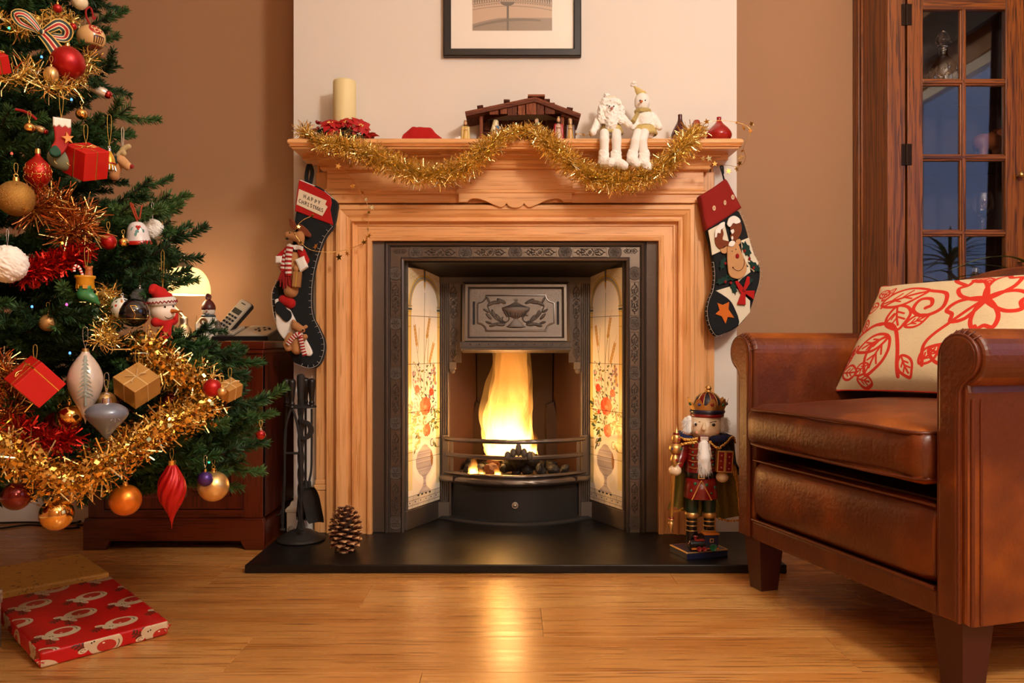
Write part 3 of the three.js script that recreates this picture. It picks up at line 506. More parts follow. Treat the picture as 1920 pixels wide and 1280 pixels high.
  tongue(-0.075, 0.235, -0.18, 0.14, 0.03, 0.01, 67, 1.0);
  tongue(-0.147, 0.192, -0.115, 0.07, 0.018, 0.006, 71, 1.1);
  tongue(-0.115, 0.19, -0.11, 0.035, 0.012, -0.01, 83, 0.8);
  tongue(-0.062, 0.19, -0.10, 0.04, 0.013, 0.002, 97, 0.9);
  const c = new THREE.Color().setRGB(...FIRE.color);
  for (const [y, k] of [[0.32, 0.55], [0.44, 0.45]]) { const l = new THREE.PointLight(c, FIRE.power * k); l.position.set(-0.025, y, -0.19); l.castShadow = true; l.shadow.radius = 2.2; fire.add(l); }
}
// ---------------------------------------------------------------- builders shared by soft and shiny things
// a smooth closed body from tapered capsules [ax, ay, az, bx, by, bz, ra, rb], joined by a smooth minimum
function blob(caps, cell = 0.004, k = 0.008, rough = 0) {
  const lo = V(1e9, 1e9, 1e9), hi = V(-1e9, -1e9, -1e9);
  for (const c of caps) for (const [x, y, z, r] of [[c[0], c[1], c[2], c[6]], [c[3], c[4], c[5], c[7]]]) { lo.min(V(x - r, y - r, z - r)); hi.max(V(x + r, y + r, z + r)); }
  lo.addScalar(-3 * cell - k); hi.addScalar(3 * cell + k);
  const size = Math.max(hi.x - lo.x, hi.y - lo.y, hi.z - lo.z), n = Math.min(96, Math.ceil(size / cell)), mid = lo.clone().add(hi).multiplyScalar(0.5), half = size / 2;
  const mc = new MarchingCubes(n, undefined, false, false, 120000); mc.isolation = 0;
  const f = mc.field, delta = 2 / n;
  for (let iz = 0; iz < n; iz++) for (let iy = 0; iy < n; iy++) for (let ix = 0; ix < n; ix++) {
    const x = mid.x + half * (-1 + ix * delta), y = mid.y + half * (-1 + iy * delta), z = mid.z + half * (-1 + iz * delta);
    let acc = 0; let dmin = 1e9;
    for (const c of caps) {
      const bx = c[3] - c[0], by = c[4] - c[1], bz = c[5] - c[2], l = bx * bx + by * by + bz * bz;
      const t = l > 1e-12 ? clamp(((x - c[0]) * bx + (y - c[1]) * by + (z - c[2]) * bz) / l, 0, 1) : 0;
      const d = Math.hypot(x - c[0] - bx * t, y - c[1] - by * t, z - c[2] - bz * t) - (c[6] + (c[7] - c[6]) * t);
      acc += Math.exp(-d / k * 3); dmin = Math.min(dmin, d);
    }
    let d = acc > 1e-200 && acc < 1e200 ? -Math.log(acc) * k / 3 : dmin;
    if (rough) d += rough * (vnoise(x * 260 + 500, y * 260 + z * 190 + 500, 9999, 9999, 3) - 0.5);
    f[ix + iy * n + iz * n * n] = -d;
  }
  mc.update();
  const g = new THREE.BufferGeometry();
  g.setAttribute('position', new THREE.BufferAttribute(mc.positionArray.slice(0, mc.count * 3), 3));
  g.setAttribute('normal', new THREE.BufferAttribute(mc.normalArray.slice(0, mc.count * 3), 3));
  g.applyMatrix4(new THREE.Matrix4().makeScale(half, half, half)); g.translate(mid.x, mid.y, mid.z);
  const m = mergeVertices(g.deleteAttribute('normal'), 1e-6); m.computeVertexNormals();
  return flat(m);
}
const cap = (a, b, ra, rb = ra) => [...a, ...b, ra, rb];
// tinsel: thin metal strips standing out from a path
function tinsel(pts, radius, count, width = 0.0016, { plate = 0, spread = 1, taper } = {}) {
  const cur = new THREE.CatmullRomCurve3(pts.map((p) => (p.isVector3 ? p : V(...p)))), pos = [], len = cur.getLength();
  const tri = (a, b, c) => pos.push(a.x, a.y, a.z, b.x, b.y, b.z, c.x, c.y, c.z);
  const radius0 = radius;
  for (let i = 0; i < count; i++) {
    const u = rnd(); radius = radius0 * (taper ? taper(u) : 1); const p = cur.getPointAt(u), t = cur.getTangentAt(u), d = V(R(-1, 1), R(-1, 1), R(-1, 1)).addScaledVector(t, R(-0.6, 0.6)).normalize(), q = V(R(-1, 1), R(-1, 1), R(-1, 1)).cross(d).normalize();
    if (plate) {
      const c = p.clone().addScaledVector(d, radius * Math.sqrt(R(0.05, 1)) * spread), e = q.clone().cross(d).normalize(), w = plate * R(0.55, 1.3), h = plate * R(0.6, 1.2);
      const A = c.clone().addScaledVector(q, w).addScaledVector(e, h), B = c.clone().addScaledVector(q, -w).addScaledVector(e, h), C = c.clone().addScaledVector(q, -w).addScaledVector(e, -h), D = c.clone().addScaledVector(q, w).addScaledVector(e, -h);
      tri(A, B, C); tri(A, C, D); continue;
    }
    const L = radius * R(0.7, 1.15), bend = V(R(-1, 1), R(-1, 1), R(-1, 1)).multiplyScalar(L * 0.18), m = p.clone().addScaledVector(d, L * 0.55).add(bend), e = p.clone().addScaledVector(d, L), w = q.multiplyScalar(width / 2);
    const a0 = p.clone().add(w), a1 = p.clone().sub(w), b0 = m.clone().add(w), b1 = m.clone().sub(w), c0 = e.clone().add(w), c1 = e.clone().sub(w);
    tri(a0, a1, b1); tri(a0, b1, b0); tri(b0, b1, c1); tri(b0, c1, c0);
  }
  const g = new THREE.BufferGeometry(); g.setAttribute('position', new THREE.BufferAttribute(new Float32Array(pos), 3)); g.computeVertexNormals();
  return flat(g);
}
const tinselGold = mat(new THREE.Color().setRGB(0.98, 0.78, 0.33), 0.2, { metalness: 1 });
const tinselRed = mat(new THREE.Color().setRGB(0.55, 0.025, 0.015), 0.26, { metalness: 0.9 });
const tinselCopper = mat(new THREE.Color().setRGB(0.48, 0.16, 0.05), 0.24, { metalness: 1 });
function garland(name, label, pts, r, n, m, o = {}) {
  const c = V(); pts.forEach((p) => c.add(p)); c.divideScalar(pts.length);
  const loc = pts.map((p) => p.clone().sub(c)), t = thing(name, label, 'tinsel', c, 0, o.group);
  M('core_string', tube(loc, 0.0022, 60, 5), m, t); tag(M('strands', tinsel(loc, r, n, o.width, o), m, t), null, null, null, 'stuff'); if (o.extra) tag(M('strands', tinsel(loc, r * 1.05, o.extra, o.width), tinselGold, t), null, null, null, 'stuff');
  return t;
}
const felt = (c, o) => mat(c, 0.95, { bumpMap: plushTex, bumpScale: 0.0012, sheen: 0.4, sheenColor: new THREE.Color(c).lerp(new THREE.Color(1, 1, 1), 0.4), sheenRoughness: 0.6, ...o });
const F_ = { white: felt(0xf4efe6), cream: felt(0xe9ddc4), red: felt(0xb4130f), dark: felt(0x14181a), green: felt(0x12352c), brown: felt(0x7a3a1c), tan: felt(0xb9814f), fawn: felt(0xc89766), navy: felt(0x1b2036), orange: felt(0xcf6a1e), pink: felt(0xe3a18c), gold: mat(0xe6cf86, 0.5, { metalness: 0.35, bumpMap: plushTex, bumpScale: 0.002 }) };
const CER = (c, r = 0.25) => mat(c, r, { clearcoat: 0.4, clearcoatRoughness: 0.2 });

// ---------------------------------------------------------------- framed picture
{
  const a = at(831, 105, 0.02), b = at(1090, 105, 0.02), s = sc(0.02), w = b.x - a.x, h = 0.6, t = thing('framed_picture', 'black framed print of an ornate bridge hanging above the chimneypiece', 'picture', [(a.x + b.x) / 2, a.y + h / 2, 0.001]);
  const fw = 0.0235, x = w / 2 - fw, y = h / 2 - fw;
  M('frame', sweep([[-x, -y], [-x, y], [x, y], [x, -y], [-x, -y], [-x, y]].slice(0, 5), [[-0.002, 0.0], [-0.002, 0.018], [0.001, 0.021], [0.02, 0.021], [fw, 0.018], [fw, 0]]), mat(0x1c120c, 0.4), t);
  M('mount', box2(-x, x, -y, y, 0.004, 0.008), mat(0xefe6da, 0.9), t);
  const pw = 150 * s, ph = 0.3, yb = 50 * s - h / 2 ;
  const tex = canvasTex(512, 1024, (c, W, H) => {
    const g = (k) => `rgb(${k},${k * 0.86 | 0},${k * 0.72 | 0})`;
    c.fillStyle = g(190); c.fillRect(0, 0, W, H); for (let i = 0; i < 500; i++) { c.fillStyle = g(110 + 110 * rnd()); c.beginPath(); c.ellipse(rnd() * W, H * 0.1 + rnd() * H * 0.5, 6 + rnd() * 16, 5 + rnd() * 12, rnd() * 3, 0, 7); c.fill(); }
    c.fillStyle = g(150); c.fillRect(0, H * 0.86, W, H * 0.14);
    c.fillStyle = g(196); c.beginPath(); c.moveTo(0, H * 0.93); c.quadraticCurveTo(W * 0.45, H * 0.80, W, H * 0.86); c.lineTo(W, H * 0.72); c.quadraticCurveTo(W * 0.5, H * 0.56, 0, H * 0.63); c.fill();
    c.fillStyle = g(120); c.beginPath(); c.moveTo(W * 0.02, H * 0.95); c.quadraticCurveTo(W * 0.45, H * 0.82, W * 0.86, H * 0.88); c.lineTo(W * 0.86, H * 0.9); c.quadraticCurveTo(W * 0.4, H * 0.87, W * 0.02, H * 0.97); c.fill();
    c.strokeStyle = g(92); for (let i = 0; i < 34; i++) { const u = i / 33, x = W * u, y = H * (0.64 - 0.045 * Math.sin(PI * u)); c.lineWidth = 5; c.beginPath(); c.moveTo(x, y); c.lineTo(x, y + H * 0.07); c.stroke(); c.lineWidth = 3; c.beginPath(); c.arc(x + 7, y + H * 0.035, 7, 0, 7); c.stroke(); c.beginPath(); c.arc(x + 7, y + H * 0.1, 10, PI, 0); c.stroke(); }
    c.lineWidth = 9; for (const dy of [0, 0.075, 0.13]) { c.strokeStyle = g(dy ? 150 : 84); c.beginPath(); c.moveTo(0, H * (0.64 + dy)); c.quadraticCurveTo(W * 0.5, H * (0.55 + dy), W, H * (0.645 + dy)); c.stroke(); }
    c.fillStyle = g(104); c.fillRect(W * 0.43, H * 0.70, 14, H * 0.3); c.beginPath(); c.arc(W * 0.44, H * 0.68, 46, 0, PI); c.fill();
  });
  const pg = flat(box2(-pw / 2, pw / 2, yb, yb + ph, 0.0082, 0.0088)); const p = pg.attributes.position, uv = pg.attributes.uv; for (let i = 0; i < p.count; i++) uv.setXY(i, p.getX(i) / pw + 0.5, (p.getY(i) - yb) / ph);
  M('print', pg, mat(0xffffff, 0.7, { map: tex }), t);
  M('glass', box2(-x, x, -y, y, 0.0118, 0.0132), mat(0xffffff, 0.03, { transmission: 1, thickness: 0, ior: 1.4 }), t);
}
// ---------------------------------------------------------------- on the mantel shelf
{
  const zC = 0.085, cpos = at(646, 258, zC); cpos.y = SHELF_Y;
  const cd = thing('pillar_candle', 'ivory pillar candle standing in the poinsettia ring on the shelf', 'candle', [cpos.x, SHELF_Y + 0.012, zC]);
  const wax = mat(0xefe0a8, 0.55, { sheen: 0.2 });
  M('wax', lathe([[0, 0], [0.037, 0], [0.037, 0.188], [0.0355, 0.193], [0.032, 0.194], [0.026, 0.187], [0, 0.183]], 40), wax, cd);
  M('wick', tube([[0, 0.183, 0], [0.001, 0.192, 0], [0.003, 0.197, 0.001]], 0.0009, 6, 5), MAT.black, cd);
  // ring of silk poinsettias
  const rg = thing('poinsettia_ring', 'ring of red poinsettias, berries and dark leaves round the ivory candle', 'flower arrangement', [cpos.x, SHELF_Y, zC]);
  const leafG = (l, w, fold = 0.25) => { const g = ext(shapeOf([[0, 0], [l * 0.22, w * 0.42], [l * 0.5, w * 0.5], [l * 0.8, w * 0.24], [l, 0], [l * 0.8, -w * 0.24], [l * 0.5, -w * 0.5], [l * 0.22, -w * 0.42]], true), 0.0008), p = g.attributes.position; for (let i = 0; i < p.count; i++) { const x = p.getX(i), y = p.getY(i); p.setZ(i, p.getZ(i) + Math.abs(y) * fold - (x / l) ** 2 * l * 0.22); } g.computeVertexNormals(); return g; };
  const red = mat(0xb30d0d, 0.6), grn = mat(0x23361f, 0.55), pale = mat(0x8d8a60, 0.6), base = mat(0x1c2115, 0.9);
  M('base_ring', T(new THREE.TorusGeometry(0.056, 0.013, 8, 40), [0, 0.013, 0], [PI / 2, 0, 0]), base, rg);
  const pt = leafG(0.036, 0.02), gl = leafG(0.05, 0.022);
  const flower = (x, y, z, s, tx, tz) => { const f = new THREE.Group(); f.name = numbered('poinsettia'); f.position.set(x, y, z); f.rotation.set(tx, R(0, 6), tz); f.scale.setScalar(s); rg.add(f); for (let i = 0; i < 8; i++) { const m = M('petal', pt, red, f); m.rotation.set(-PI / 2 + 0.1, 0, 0); m.rotation.order = 'YXZ'; m.rotation.y = i * PI / 4 + R(-0.15, 0.15); m.rotation.x = -PI / 2; m.scale.setScalar(i % 2 ? 0.75 : 1); m.position.y = i % 2 ? 0.004 : 0; } for (let i = 0; i < 5; i++) M('flower_centre', ball(0.0028, [R(-0.005, 0.005), 0.004, R(-0.005, 0.005)], [1, 1, 1], 8), MAT.gold, f); };
  flower(-0.035, 0.052, 0.05, 1.3, 0.8, 0.1); flower(0.062, 0.046, 0.045, 1.25, 0.7, -0.6); flower(-0.078, 0.036, 0.02, 0.9, 0.5, 0.7); flower(0.014, 0.056, 0.05, 1.05, 0.9, 0); flower(0.09, 0.02, 0.03, 0.8, 0.6, -0.9); flower(-0.02, 0.022, 0.068, 0.8, 1.2, 0.2);
  for (let i = 0; i < 30; i++) { const a = R(0, 2 * PI), m = M('leaf', gl, i % 7 === 3 ? pale : grn, rg); m.position.set(0.055 * Math.cos(a), R(0.012, 0.036), 0.05 * Math.sin(a)); m.rotation.order = 'YXZ'; m.rotation.set(-PI / 2 + R(-0.5, 0.9), -a + R(-0.7, 0.7), R(-0.3, 0.3)); m.scale.setScalar(R(0.7, 1.05)); if (Math.sin(a) < -0.2) m.scale.setScalar(0.6); }
  for (let i = 0; i < 12; i++) { const c = [[-0.085, 0.055, 0.03], [0.02, 0.05, 0.058], [0.05, 0.03, 0.06]][i % 3]; M('berry', ball(0.0055, [c[0] + R(-0.012, 0.012), c[1] + R(-0.012, 0.012), c[2] + R(-0.006, 0.006)], [1, 1, 1], 10), CER(0x8c0a0c), rg); }
  // folded red felt
  const fx = at(788, 258, 0.07).x, ft = thing('felt_hat', 'red felt hat with white trim lying flat on the shelf', 'hat', [fx, SHELF_Y, 0.08]);
  const hg = blob([cap([-0.045, 0.012, 0], [-0.02, 0.02, 0], 0.014, 0.02), cap([-0.02, 0.018, 0], [0.0, 0.02, 0], 0.016, 0.017), cap([0.0, 0.02, 0], [0.03, 0.02, 0], 0.019, 0.018), cap([0.03, 0.018, 0], [0.07, 0.008, 0], 0.017, 0.007), cap([-0.05, 0.008, 0.01], [0.06, 0.007, 0.01], 0.009)], 0.003, 0.006);
  M('felt', hg.scale(1, 1.45, 1), F_.red, ft); M('white_trim', blob([cap([-0.018, 0.034, 0.004], [-0.01, 0.041, 0.004], 0.004, 0.005), cap([-0.06, 0.005, 0.01], [-0.08, 0.004, 0.012], 0.005, 0.004)], 0.0018, 0.003), F_.white, ft);
  // nativity stable
  const st = thing('nativity_stable', 'dark wooden toy stable with shingled sloping roof on the shelf', 'stable', [at(980, 258, 0.06).x, SHELF_Y, 0.06]);
  const brownW = [0x84472b, 0x6a3822, 0x925436].map((c) => mat(c, 0.85, { map: woodTexBrown(), bumpMap: noiseFine, bumpScale: 0.0008 })), s6 = sc(0.09);
  const P = (px, py) => [(px - 980) * s6, (258 - py) * s6 + 0.003];
  M('floor_board', grain(rbox(0.30, 0.006, 0.10, 0.001, [0, 0.003, 0]), 0), brownW[1], st);
  for (let i = 0; i < 9; i++) M('back_plank', grain(rbox(0.029, R(0.088, 0.095), 0.004, 0.0008, [-0.128 + i * 0.032, 0.05, -0.042]), 1), brownW[i % 3], st);
  for (const x of [-0.135, 0.128]) { M('post', grain(rbox(0.011, 0.096, 0.011, 0.001, [x, 0.052, 0.04]), 1), brownW[2], st); M('post', grain(rbox(0.011, 0.09, 0.011, 0.001, [x, 0.05, -0.035]), 1), brownW[1], st); }
  M('cross_rail', grain(rbox(0.27, 0.012, 0.006, 0.001, [0, 0.066, -0.036]), 0), brownW[0], st); M('cross_rail', grain(rbox(0.26, 0.008, 0.008, 0.001, [0, 0.099, 0.04]), 0), brownW[1], st);
  const apex = P(1002, 178), eL = P(874, 205), eR = P(1086, 209);
  for (const [a, b, n] of [[eL, apex, 5], [apex, eR, 4]]) { const dx = b[0] - a[0], dy = b[1] - a[1], l = Math.hypot(dx, dy), an = Math.atan2(dy, dx); for (let i = 0; i < 4; i++) M('roof_board', grain(rbox(l + 0.004, 0.007, 0.030, 0.0012, [(a[0] + b[0]) / 2, (a[1] + b[1]) / 2 - 0.002, -0.046 + i * 0.0315], [0, 0, an]), 0), brownW[i % 3], st); M('eaves_board', grain(rbox(l, 0.010, 0.006, 0.001, [(a[0] + b[0]) / 2, (a[1] + b[1]) / 2 - 0.011, 0.066], [0, 0, an]), 0), brownW[1], st); const e = a === eL ? a : b; M('eaves_end', grain(rbox(0.06, 0.008, 0.11, 0.001, [e[0] + (a === eL ? 0.03 : -0.03), e[1] - 0.016 + 0.008, 0], [0, 0, an * 0.9]), 2), brownW[1], st); }
  M('ridge_board', grain(rbox(0.055, 0.007, 0.12, 0.0015, [P(1005, 172)[0], P(1005, 174)[1], 0]), 2), brownW[2], st);
  for (const [x, y] of [[900, 190], [950, 179], [1025, 178], [1068, 194]]) M('roof_chip', rbox(0.02, 0.007, 0.03, 0.0015, [...P(x, y), 0.02], [0, 0, R(-0.2, 0.2)]), brownW[1], st);
  for (const [x0, x1, y0, y1] of [[918, 935, 194, 210], [938, 951, 190, 209], [952, 969, 187, 212], [971, 984, 184, 211], [986, 1005, 181, 210], [1006, 1019, 183, 210], [1021, 1039, 188, 209]]) { const [ax, ay] = P(x0, y0), [bx, by] = P(x1, y1); M('hanging_slat', grain(rbox(bx - ax, ay - by, 0.005, 0.001, [(ax + bx) / 2, (ay + by) / 2, 0.060]), 1), brownW[x0 % 3], st); }
  // figures
  const fig = (px, h, robe, cloak, head, label, o = {}) => {
    const t = thing('nativity_figure', label, 'figurine', [at(px, 258, o.z ?? 0.11).x, SHELF_Y + (o.up ?? 0), o.z ?? 0.11], o.turn ?? 0);
    const w = h * (o.wide ?? 0.17);
    M('robe', blob([cap([0, w * 0.9, 0], [0, h * 0.62, 0], w * 0.95, w * 0.72), cap([-w * 0.6, h * 0.62, 0], [w * 0.6, h * 0.62, 0], w * 0.5), cap([0, 0.002, 0], [0, w, 0], w * 0.9)], h / 34, h * 0.04).translate(0, -0.0 + 0.0, 0), CER(robe, 0.4), t);
    M('cloak', blob([cap([-w * 0.85, h * 0.08, w * 0.1], [-w * 0.7, h * 0.66, w * 0.15], w * 0.5, w * 0.45), cap([w * 0.85, h * 0.08, w * 0.1], [w * 0.7, h * 0.66, w * 0.15], w * 0.5, w * 0.45), cap([0, h * 0.1, -w * 0.6], [0, h * 0.7, -w * 0.3], w * 0.7, w * 0.5), ...(o.veil ? [cap([0, h * 0.72, -w * 0.25], [0, h * 0.92, -w * 0.1], w * 0.75, w * 0.62)] : [])], h / 34, h * 0.04), CER(cloak, 0.4), t);
    M('head', [ball(h * 0.085, [0, h * 0.87, w * 0.22], [0.85, 1.1, 0.95], 14), ball(h * 0.012, [0, h * 0.865, w * 0.22 + h * 0.085], [1, 1.3, 1], 6)], CER(0xe2b48c, 0.5), t);
    M('hands', [ball(h * 0.04, [-w * 0.25, h * 0.55, w * 0.85], [1, 0.8, 1], 8), ball(h * 0.04, [w * 0.25, h * 0.55, w * 0.85], [1, 0.8, 1], 8)], CER(0xe2b48c, 0.5), t);
    M('hair', blob([cap([0, h * 0.93, -w * 0.05], [0, h * 0.8, -w * 0.25], h * 0.085), ...(o.beard ? [cap([0, h * 0.8, w * 0.4], [0, h * 0.72, w * 0.5], h * 0.05, h * 0.025)] : [])], h / 40, h * 0.02), CER(head, 0.6), t);
    if (o.crown) M('crown', T(new THREE.CylinderGeometry(h * 0.075, h * 0.065, h * 0.06, 10), [0, h * 0.975, w * 0.08]), MAT.brass, t);
    return t;
  };
  fig(873, 0.070, 0xd8b15a, 0xd9bf78, 0x5a3018, 'standing king figure in a yellow robe left of the stable', { crown: 1 });
  fig(930, 0.066, 0x5f86a8, 0xe6d3a4, 0xe6d3a4, 'kneeling figure in a blue robe and pale veil inside the stable', { z: 0.10, veil: 1, wide: 0.24, turn: 0.7, up: 0.006 });
  fig(1006, 0.076, 0x2c5f4e, 0x1f4a3c, 0xd8c08c, 'bearded figure in a green robe inside the stable', { z: 0.095, beard: 1, turn: -0.4, up: 0.006 });
  fig(1047, 0.080, 0xc4a58c, 0xa41c18, 0x2c3a26, 'standing figure in a red cloak at the right end of the stable', { z: 0.115, crown: 1 });
  fig(1069, 0.078, 0xc59a58, 0x46291f, 0xd8bd94, 'standing figure in a dark brown cloak right of the stable', { z: 0.11, beard: 1 });
  const shp = thing('toy_sheep', 'tiny white china sheep left of the yellow king figure', 'figurine', [at(858, 258, 0.11).x, SHELF_Y, 0.11]);
  M('fleece', blob([cap([-0.005, 0.009, 0], [0.006, 0.009, 0], 0.007, 0.006), cap([0.004, 0.013, 0], [0.006, 0.016, 0], 0.004)], 0.0012, 0.002), CER(0xf2ece0), shp);
  M('legs', [-0.006, 0.006].flatMap((x) => [-0.003, 0.003].map((z) => cyl(0.0014, 0.0014, 0.007, [x, 0.0035, z], undefined, 6))), CER(0xe8e0d0), shp);
  // white plush figures sitting on the shelf edge
  const sS = sc(0.16);
  const D = (px, py, z) => { const p = at(px, py, z); return [p.x, p.y, p.z]; };
  const shift = (g, o) => g.translate(-o.x, -o.y, -o.z);
  {
    const o = V(at(1146, 258, 0.13).x, SHELF_Y, 0.13), t = thing('plush_father_christmas', 'white plush bearded doll in a pale cap sitting on the shelf edge', 'soft toy', o), W = felt(0xf7f2ea), rough = 0.003;
    M('body', shift(blob([cap(D(1146, 247, 0.13), D(1146, 222, 0.12), 0.030, 0.030), cap(D(1124, 222, 0.13), D(1112, 248, 0.17), 0.014, 0.011), cap(D(1165, 220, 0.13), D(1179, 234, 0.165), 0.014, 0.011), cap(D(1146, 205, 0.12), D(1146, 203, 0.12), 0.030)], 0.0032, 0.008, rough), o), W, t);
    M('beard', shift(blob([cap(D(1146, 216, 0.143), D(1146, 232, 0.162), 0.03, 0.02), cap(D(1130, 206, 0.14), D(1128, 226, 0.155), 0.016, 0.011), cap(D(1162, 206, 0.14), D(1164, 226, 0.155), 0.016, 0.011), cap(D(1132, 191, 0.142), D(1158, 191, 0.142), 0.012)], 0.0026, 0.006, 0.007), o), W, t);
    for (const [x, x2, y2] of [[1133, 1136, 303], [1156, 1161, 308]]) { M('leg', shift(blob([cap(D(x, 250, 0.165), D(x, 262, 0.195), 0.015, 0.0145), cap(D(x, 262, 0.195), D(x, 290, 0.19), 0.0145, 0.014)], 0.0028, 0.006), o), W, t); M('boot', shift(blob([cap(D(x - 1, 288, 0.19), D(x - 1, 303, 0.19), 0.017, 0.018), cap(D(x, 305, 0.195), D(x2 + 9, y2 + 2, 0.215), 0.017, 0.014)], 0.0028, 0.007, 0.003), o), W, t); }
    M('skirt', shift(T(lathe([[0.036, 0], [0.040, 0.004], [0.034, 0.024], [0.030, 0.028]], 24), D(1146, 253, 0.13)), o), F_.gold, t);
    M('cap', shift(blob([cap(D(1146, 190, 0.115), D(1137, 184, 0.115), 0.019, 0.009)], 0.0024, 0.006), o), felt(0xf0e3cc), t); M('pompom', shift(blob([cap(D(1137, 180, 0.115), D(1137, 180, 0.115), 0.009)], 0.0016, 0.003, 0.006), o), W, t);
    M('nose', shift(ball(0.005, D(1147, 203, 0.178), [1, 1, 1], 10), o), F_.pink, t); for (const x of [1143, 1151]) M('eye', shift(ball(0.0024, D(x, 199, 0.1735), [1, 1, 1], 8), o), MAT.black, t);
  }
  {
    const o = V(at(1208, 258, 0.13).x, SHELF_Y, 0.13), t = thing('plush_snowman', 'white plush snowman with pointed gold cap sitting on the shelf edge', 'soft toy', o), W = felt(0xf7f2ea);
    M('body', shift(blob([cap(D(1211, 246, 0.13), D(1210, 226, 0.13), 0.029, 0.030), cap(D(1224, 218, 0.13), D(1236, 238, 0.15), 0.013, 0.011), cap(D(1194, 222, 0.13), D(1186, 238, 0.15), 0.012, 0.010)], 0.0032, 0.008, 0.003), o), W, t);
    M('head', shift(blob([cap(D(1204, 194, 0.13), D(1204, 189, 0.13), 0.0245)], 0.003, 0.004, 0.001), o), W, t);
    for (const [x, x2] of [[1192, 1186], [1204, 1208]]) { const yb = x === 1192 ? 300 : 306; M('leg', shift(blob([cap(D(x + 4, 250, 0.165), D(x, 264, 0.197), 0.0155, 0.014), cap(D(x, 264, 0.197), D(x2, 292, 0.19), 0.014, 0.0145)], 0.0028, 0.006), o), W, t); M('boot', shift(blob([cap(D(x2, 288, 0.19), D(x2, yb, 0.19), 0.017, 0.018), cap(D(x2, yb, 0.195), D(x2 + 7, yb + 6, 0.212), 0.017, 0.014)], 0.0028, 0.007, 0.003), o), W, t); }
    M('skirt', shift(T(lathe([[0.037, 0], [0.041, 0.004], [0.034, 0.026], [0.030, 0.030]], 24), D(1209, 254, 0.13)), o), F_.gold, t);
    M('cap', shift(blob([cap(D(1203, 178, 0.125), D(1196, 170, 0.12), 0.016, 0.009), cap(D(1196, 170, 0.12), D(1190, 163, 0.118), 0.008, 0.003)], 0.0018, 0.004), o), F_.gold, t); M('pompom', shift(blob([cap(D(1188, 158, 0.118), D(1188, 158, 0.118), 0.009)], 0.0016, 0.003, 0.006), o), W, t);
    M('scarf', [shift(T(new THREE.TorusGeometry(0.021, 0.0065, 8, 24), D(1205, 209, 0.13), [PI / 2, 0, 0]), o), shift(stick(D(1196, 212, 0.155), D(1187, 228, 0.165), 0.006, 0.008), o)], F_.gold, t);
    M('nose', shift(stick(D(1203, 190, 0.152), D(1200, 192, 0.178), 0.0045, 0.001), o), F_.orange, t); for (const x of [1200, 1210]) M('eye', shift(ball(0.0022, D(x, 188, 0.1545), [1, 1, 1], 8), o), MAT.black, t);
  }
  // vases
  const vase = (px, prof, c, label, z = 0.1) => { const t = thing('bud_vase', label, 'vase', [at(px, 258, z).x, SHELF_Y, z], 0, 'red bud vases on the shelf'); const pr = smoothProf(prof.map(([r, y]) => [r * 0.00172, y * 0.00172 + 0.0005]), 40); const inner = pr.slice().reverse().map(([r, y]) => [Math.max(0.0005, r - 0.0018), y + 0.0012]); M('glaze', lathe([[0, 0.0005], ...pr, ...inner.slice(0, 14)], 40), CER(c, 0.22), t); return t; };
  vase(1275, [[14, 0], [17, 8], [16.5, 16], [12, 27], [6, 38], [4, 45], [4, 53]], 0x4c1410, 'dark maroon bottle vase, leftmost and tallest of the three red vases');
  vase(1306, [[14, 0], [16, 6], [14, 20], [9, 36], [6, 45], [5, 47]], 0x9c2a1c, 'matt red cone vase between the maroon and the round vase', 0.07);
  vase(1348, [[16, 0], [23, 10], [23, 18], [17, 27], [8, 36], [4.5, 42], [4.5, 48]], 0xa31712, 'glossy red round squat vase at the right end of the shelf');
  // gold tinsel swag and star wires
  garland('tinsel_garland', 'bushy gold tinsel garland draped in two swags along the mantel shelf', [[568, 246, 0.12], [584, 256, 0.165], [606, 268, 0.188], [642, 273, 0.195], [674, 284, 0.205], [712, 298, 0.2], [760, 318, 0.195], [815, 330, 0.19], [866, 316, 0.195], [905, 286, 0.2], [940, 258, 0.195], [975, 247, 0.175], [1000, 248, 0.175], [1024, 266, 0.2], [1060, 298, 0.2], [1105, 330, 0.19], [1160, 340, 0.185], [1212, 330, 0.19], [1256, 302, 0.2], [1284, 270, 0.205], [1300, 250, 0.175], [1318, 248, 0.15]].map(([x, y, z]) => at(x, y, z)), 0.049, 11500, tinselGold, { width: 0.002, taper: (u) => (u < 0.02 ? 0.8 : u < 0.075 ? 0.42 : u < 0.12 ? 0.85 : u > 0.96 ? 0.6 : 1 - 0.38 * Math.exp(-(((u - 0.52) / 0.055) ** 2))) });
  const starG = ext(starShape(5, 0.0125, 0.0052), 0.0016, 0.0005), starS = ext(starShape(6, 0.011, 0.004), 0.0014, 0.0004);
  const starWire = (label, pts, stars) => { const o = at(...pts[0]), t = thing('star_garland', label, 'garland', o); M('wire', tube(pts.map((p) => at(...p).sub(o)), 0.0008, pts.length * 8, 4), MAT.gold, t); stars.forEach(([x, y, z, k = 1], i) => { const m = M('star', i % 2 ? starS : starG, MAT.gold, t); m.position.copy(at(x, y, z).sub(o)); m.rotation.set(R(-0.6, 0.6), R(-0.7, 0.7), R(0, 2)); m.scale.setScalar(k * R(0.8, 1.05)); }); };
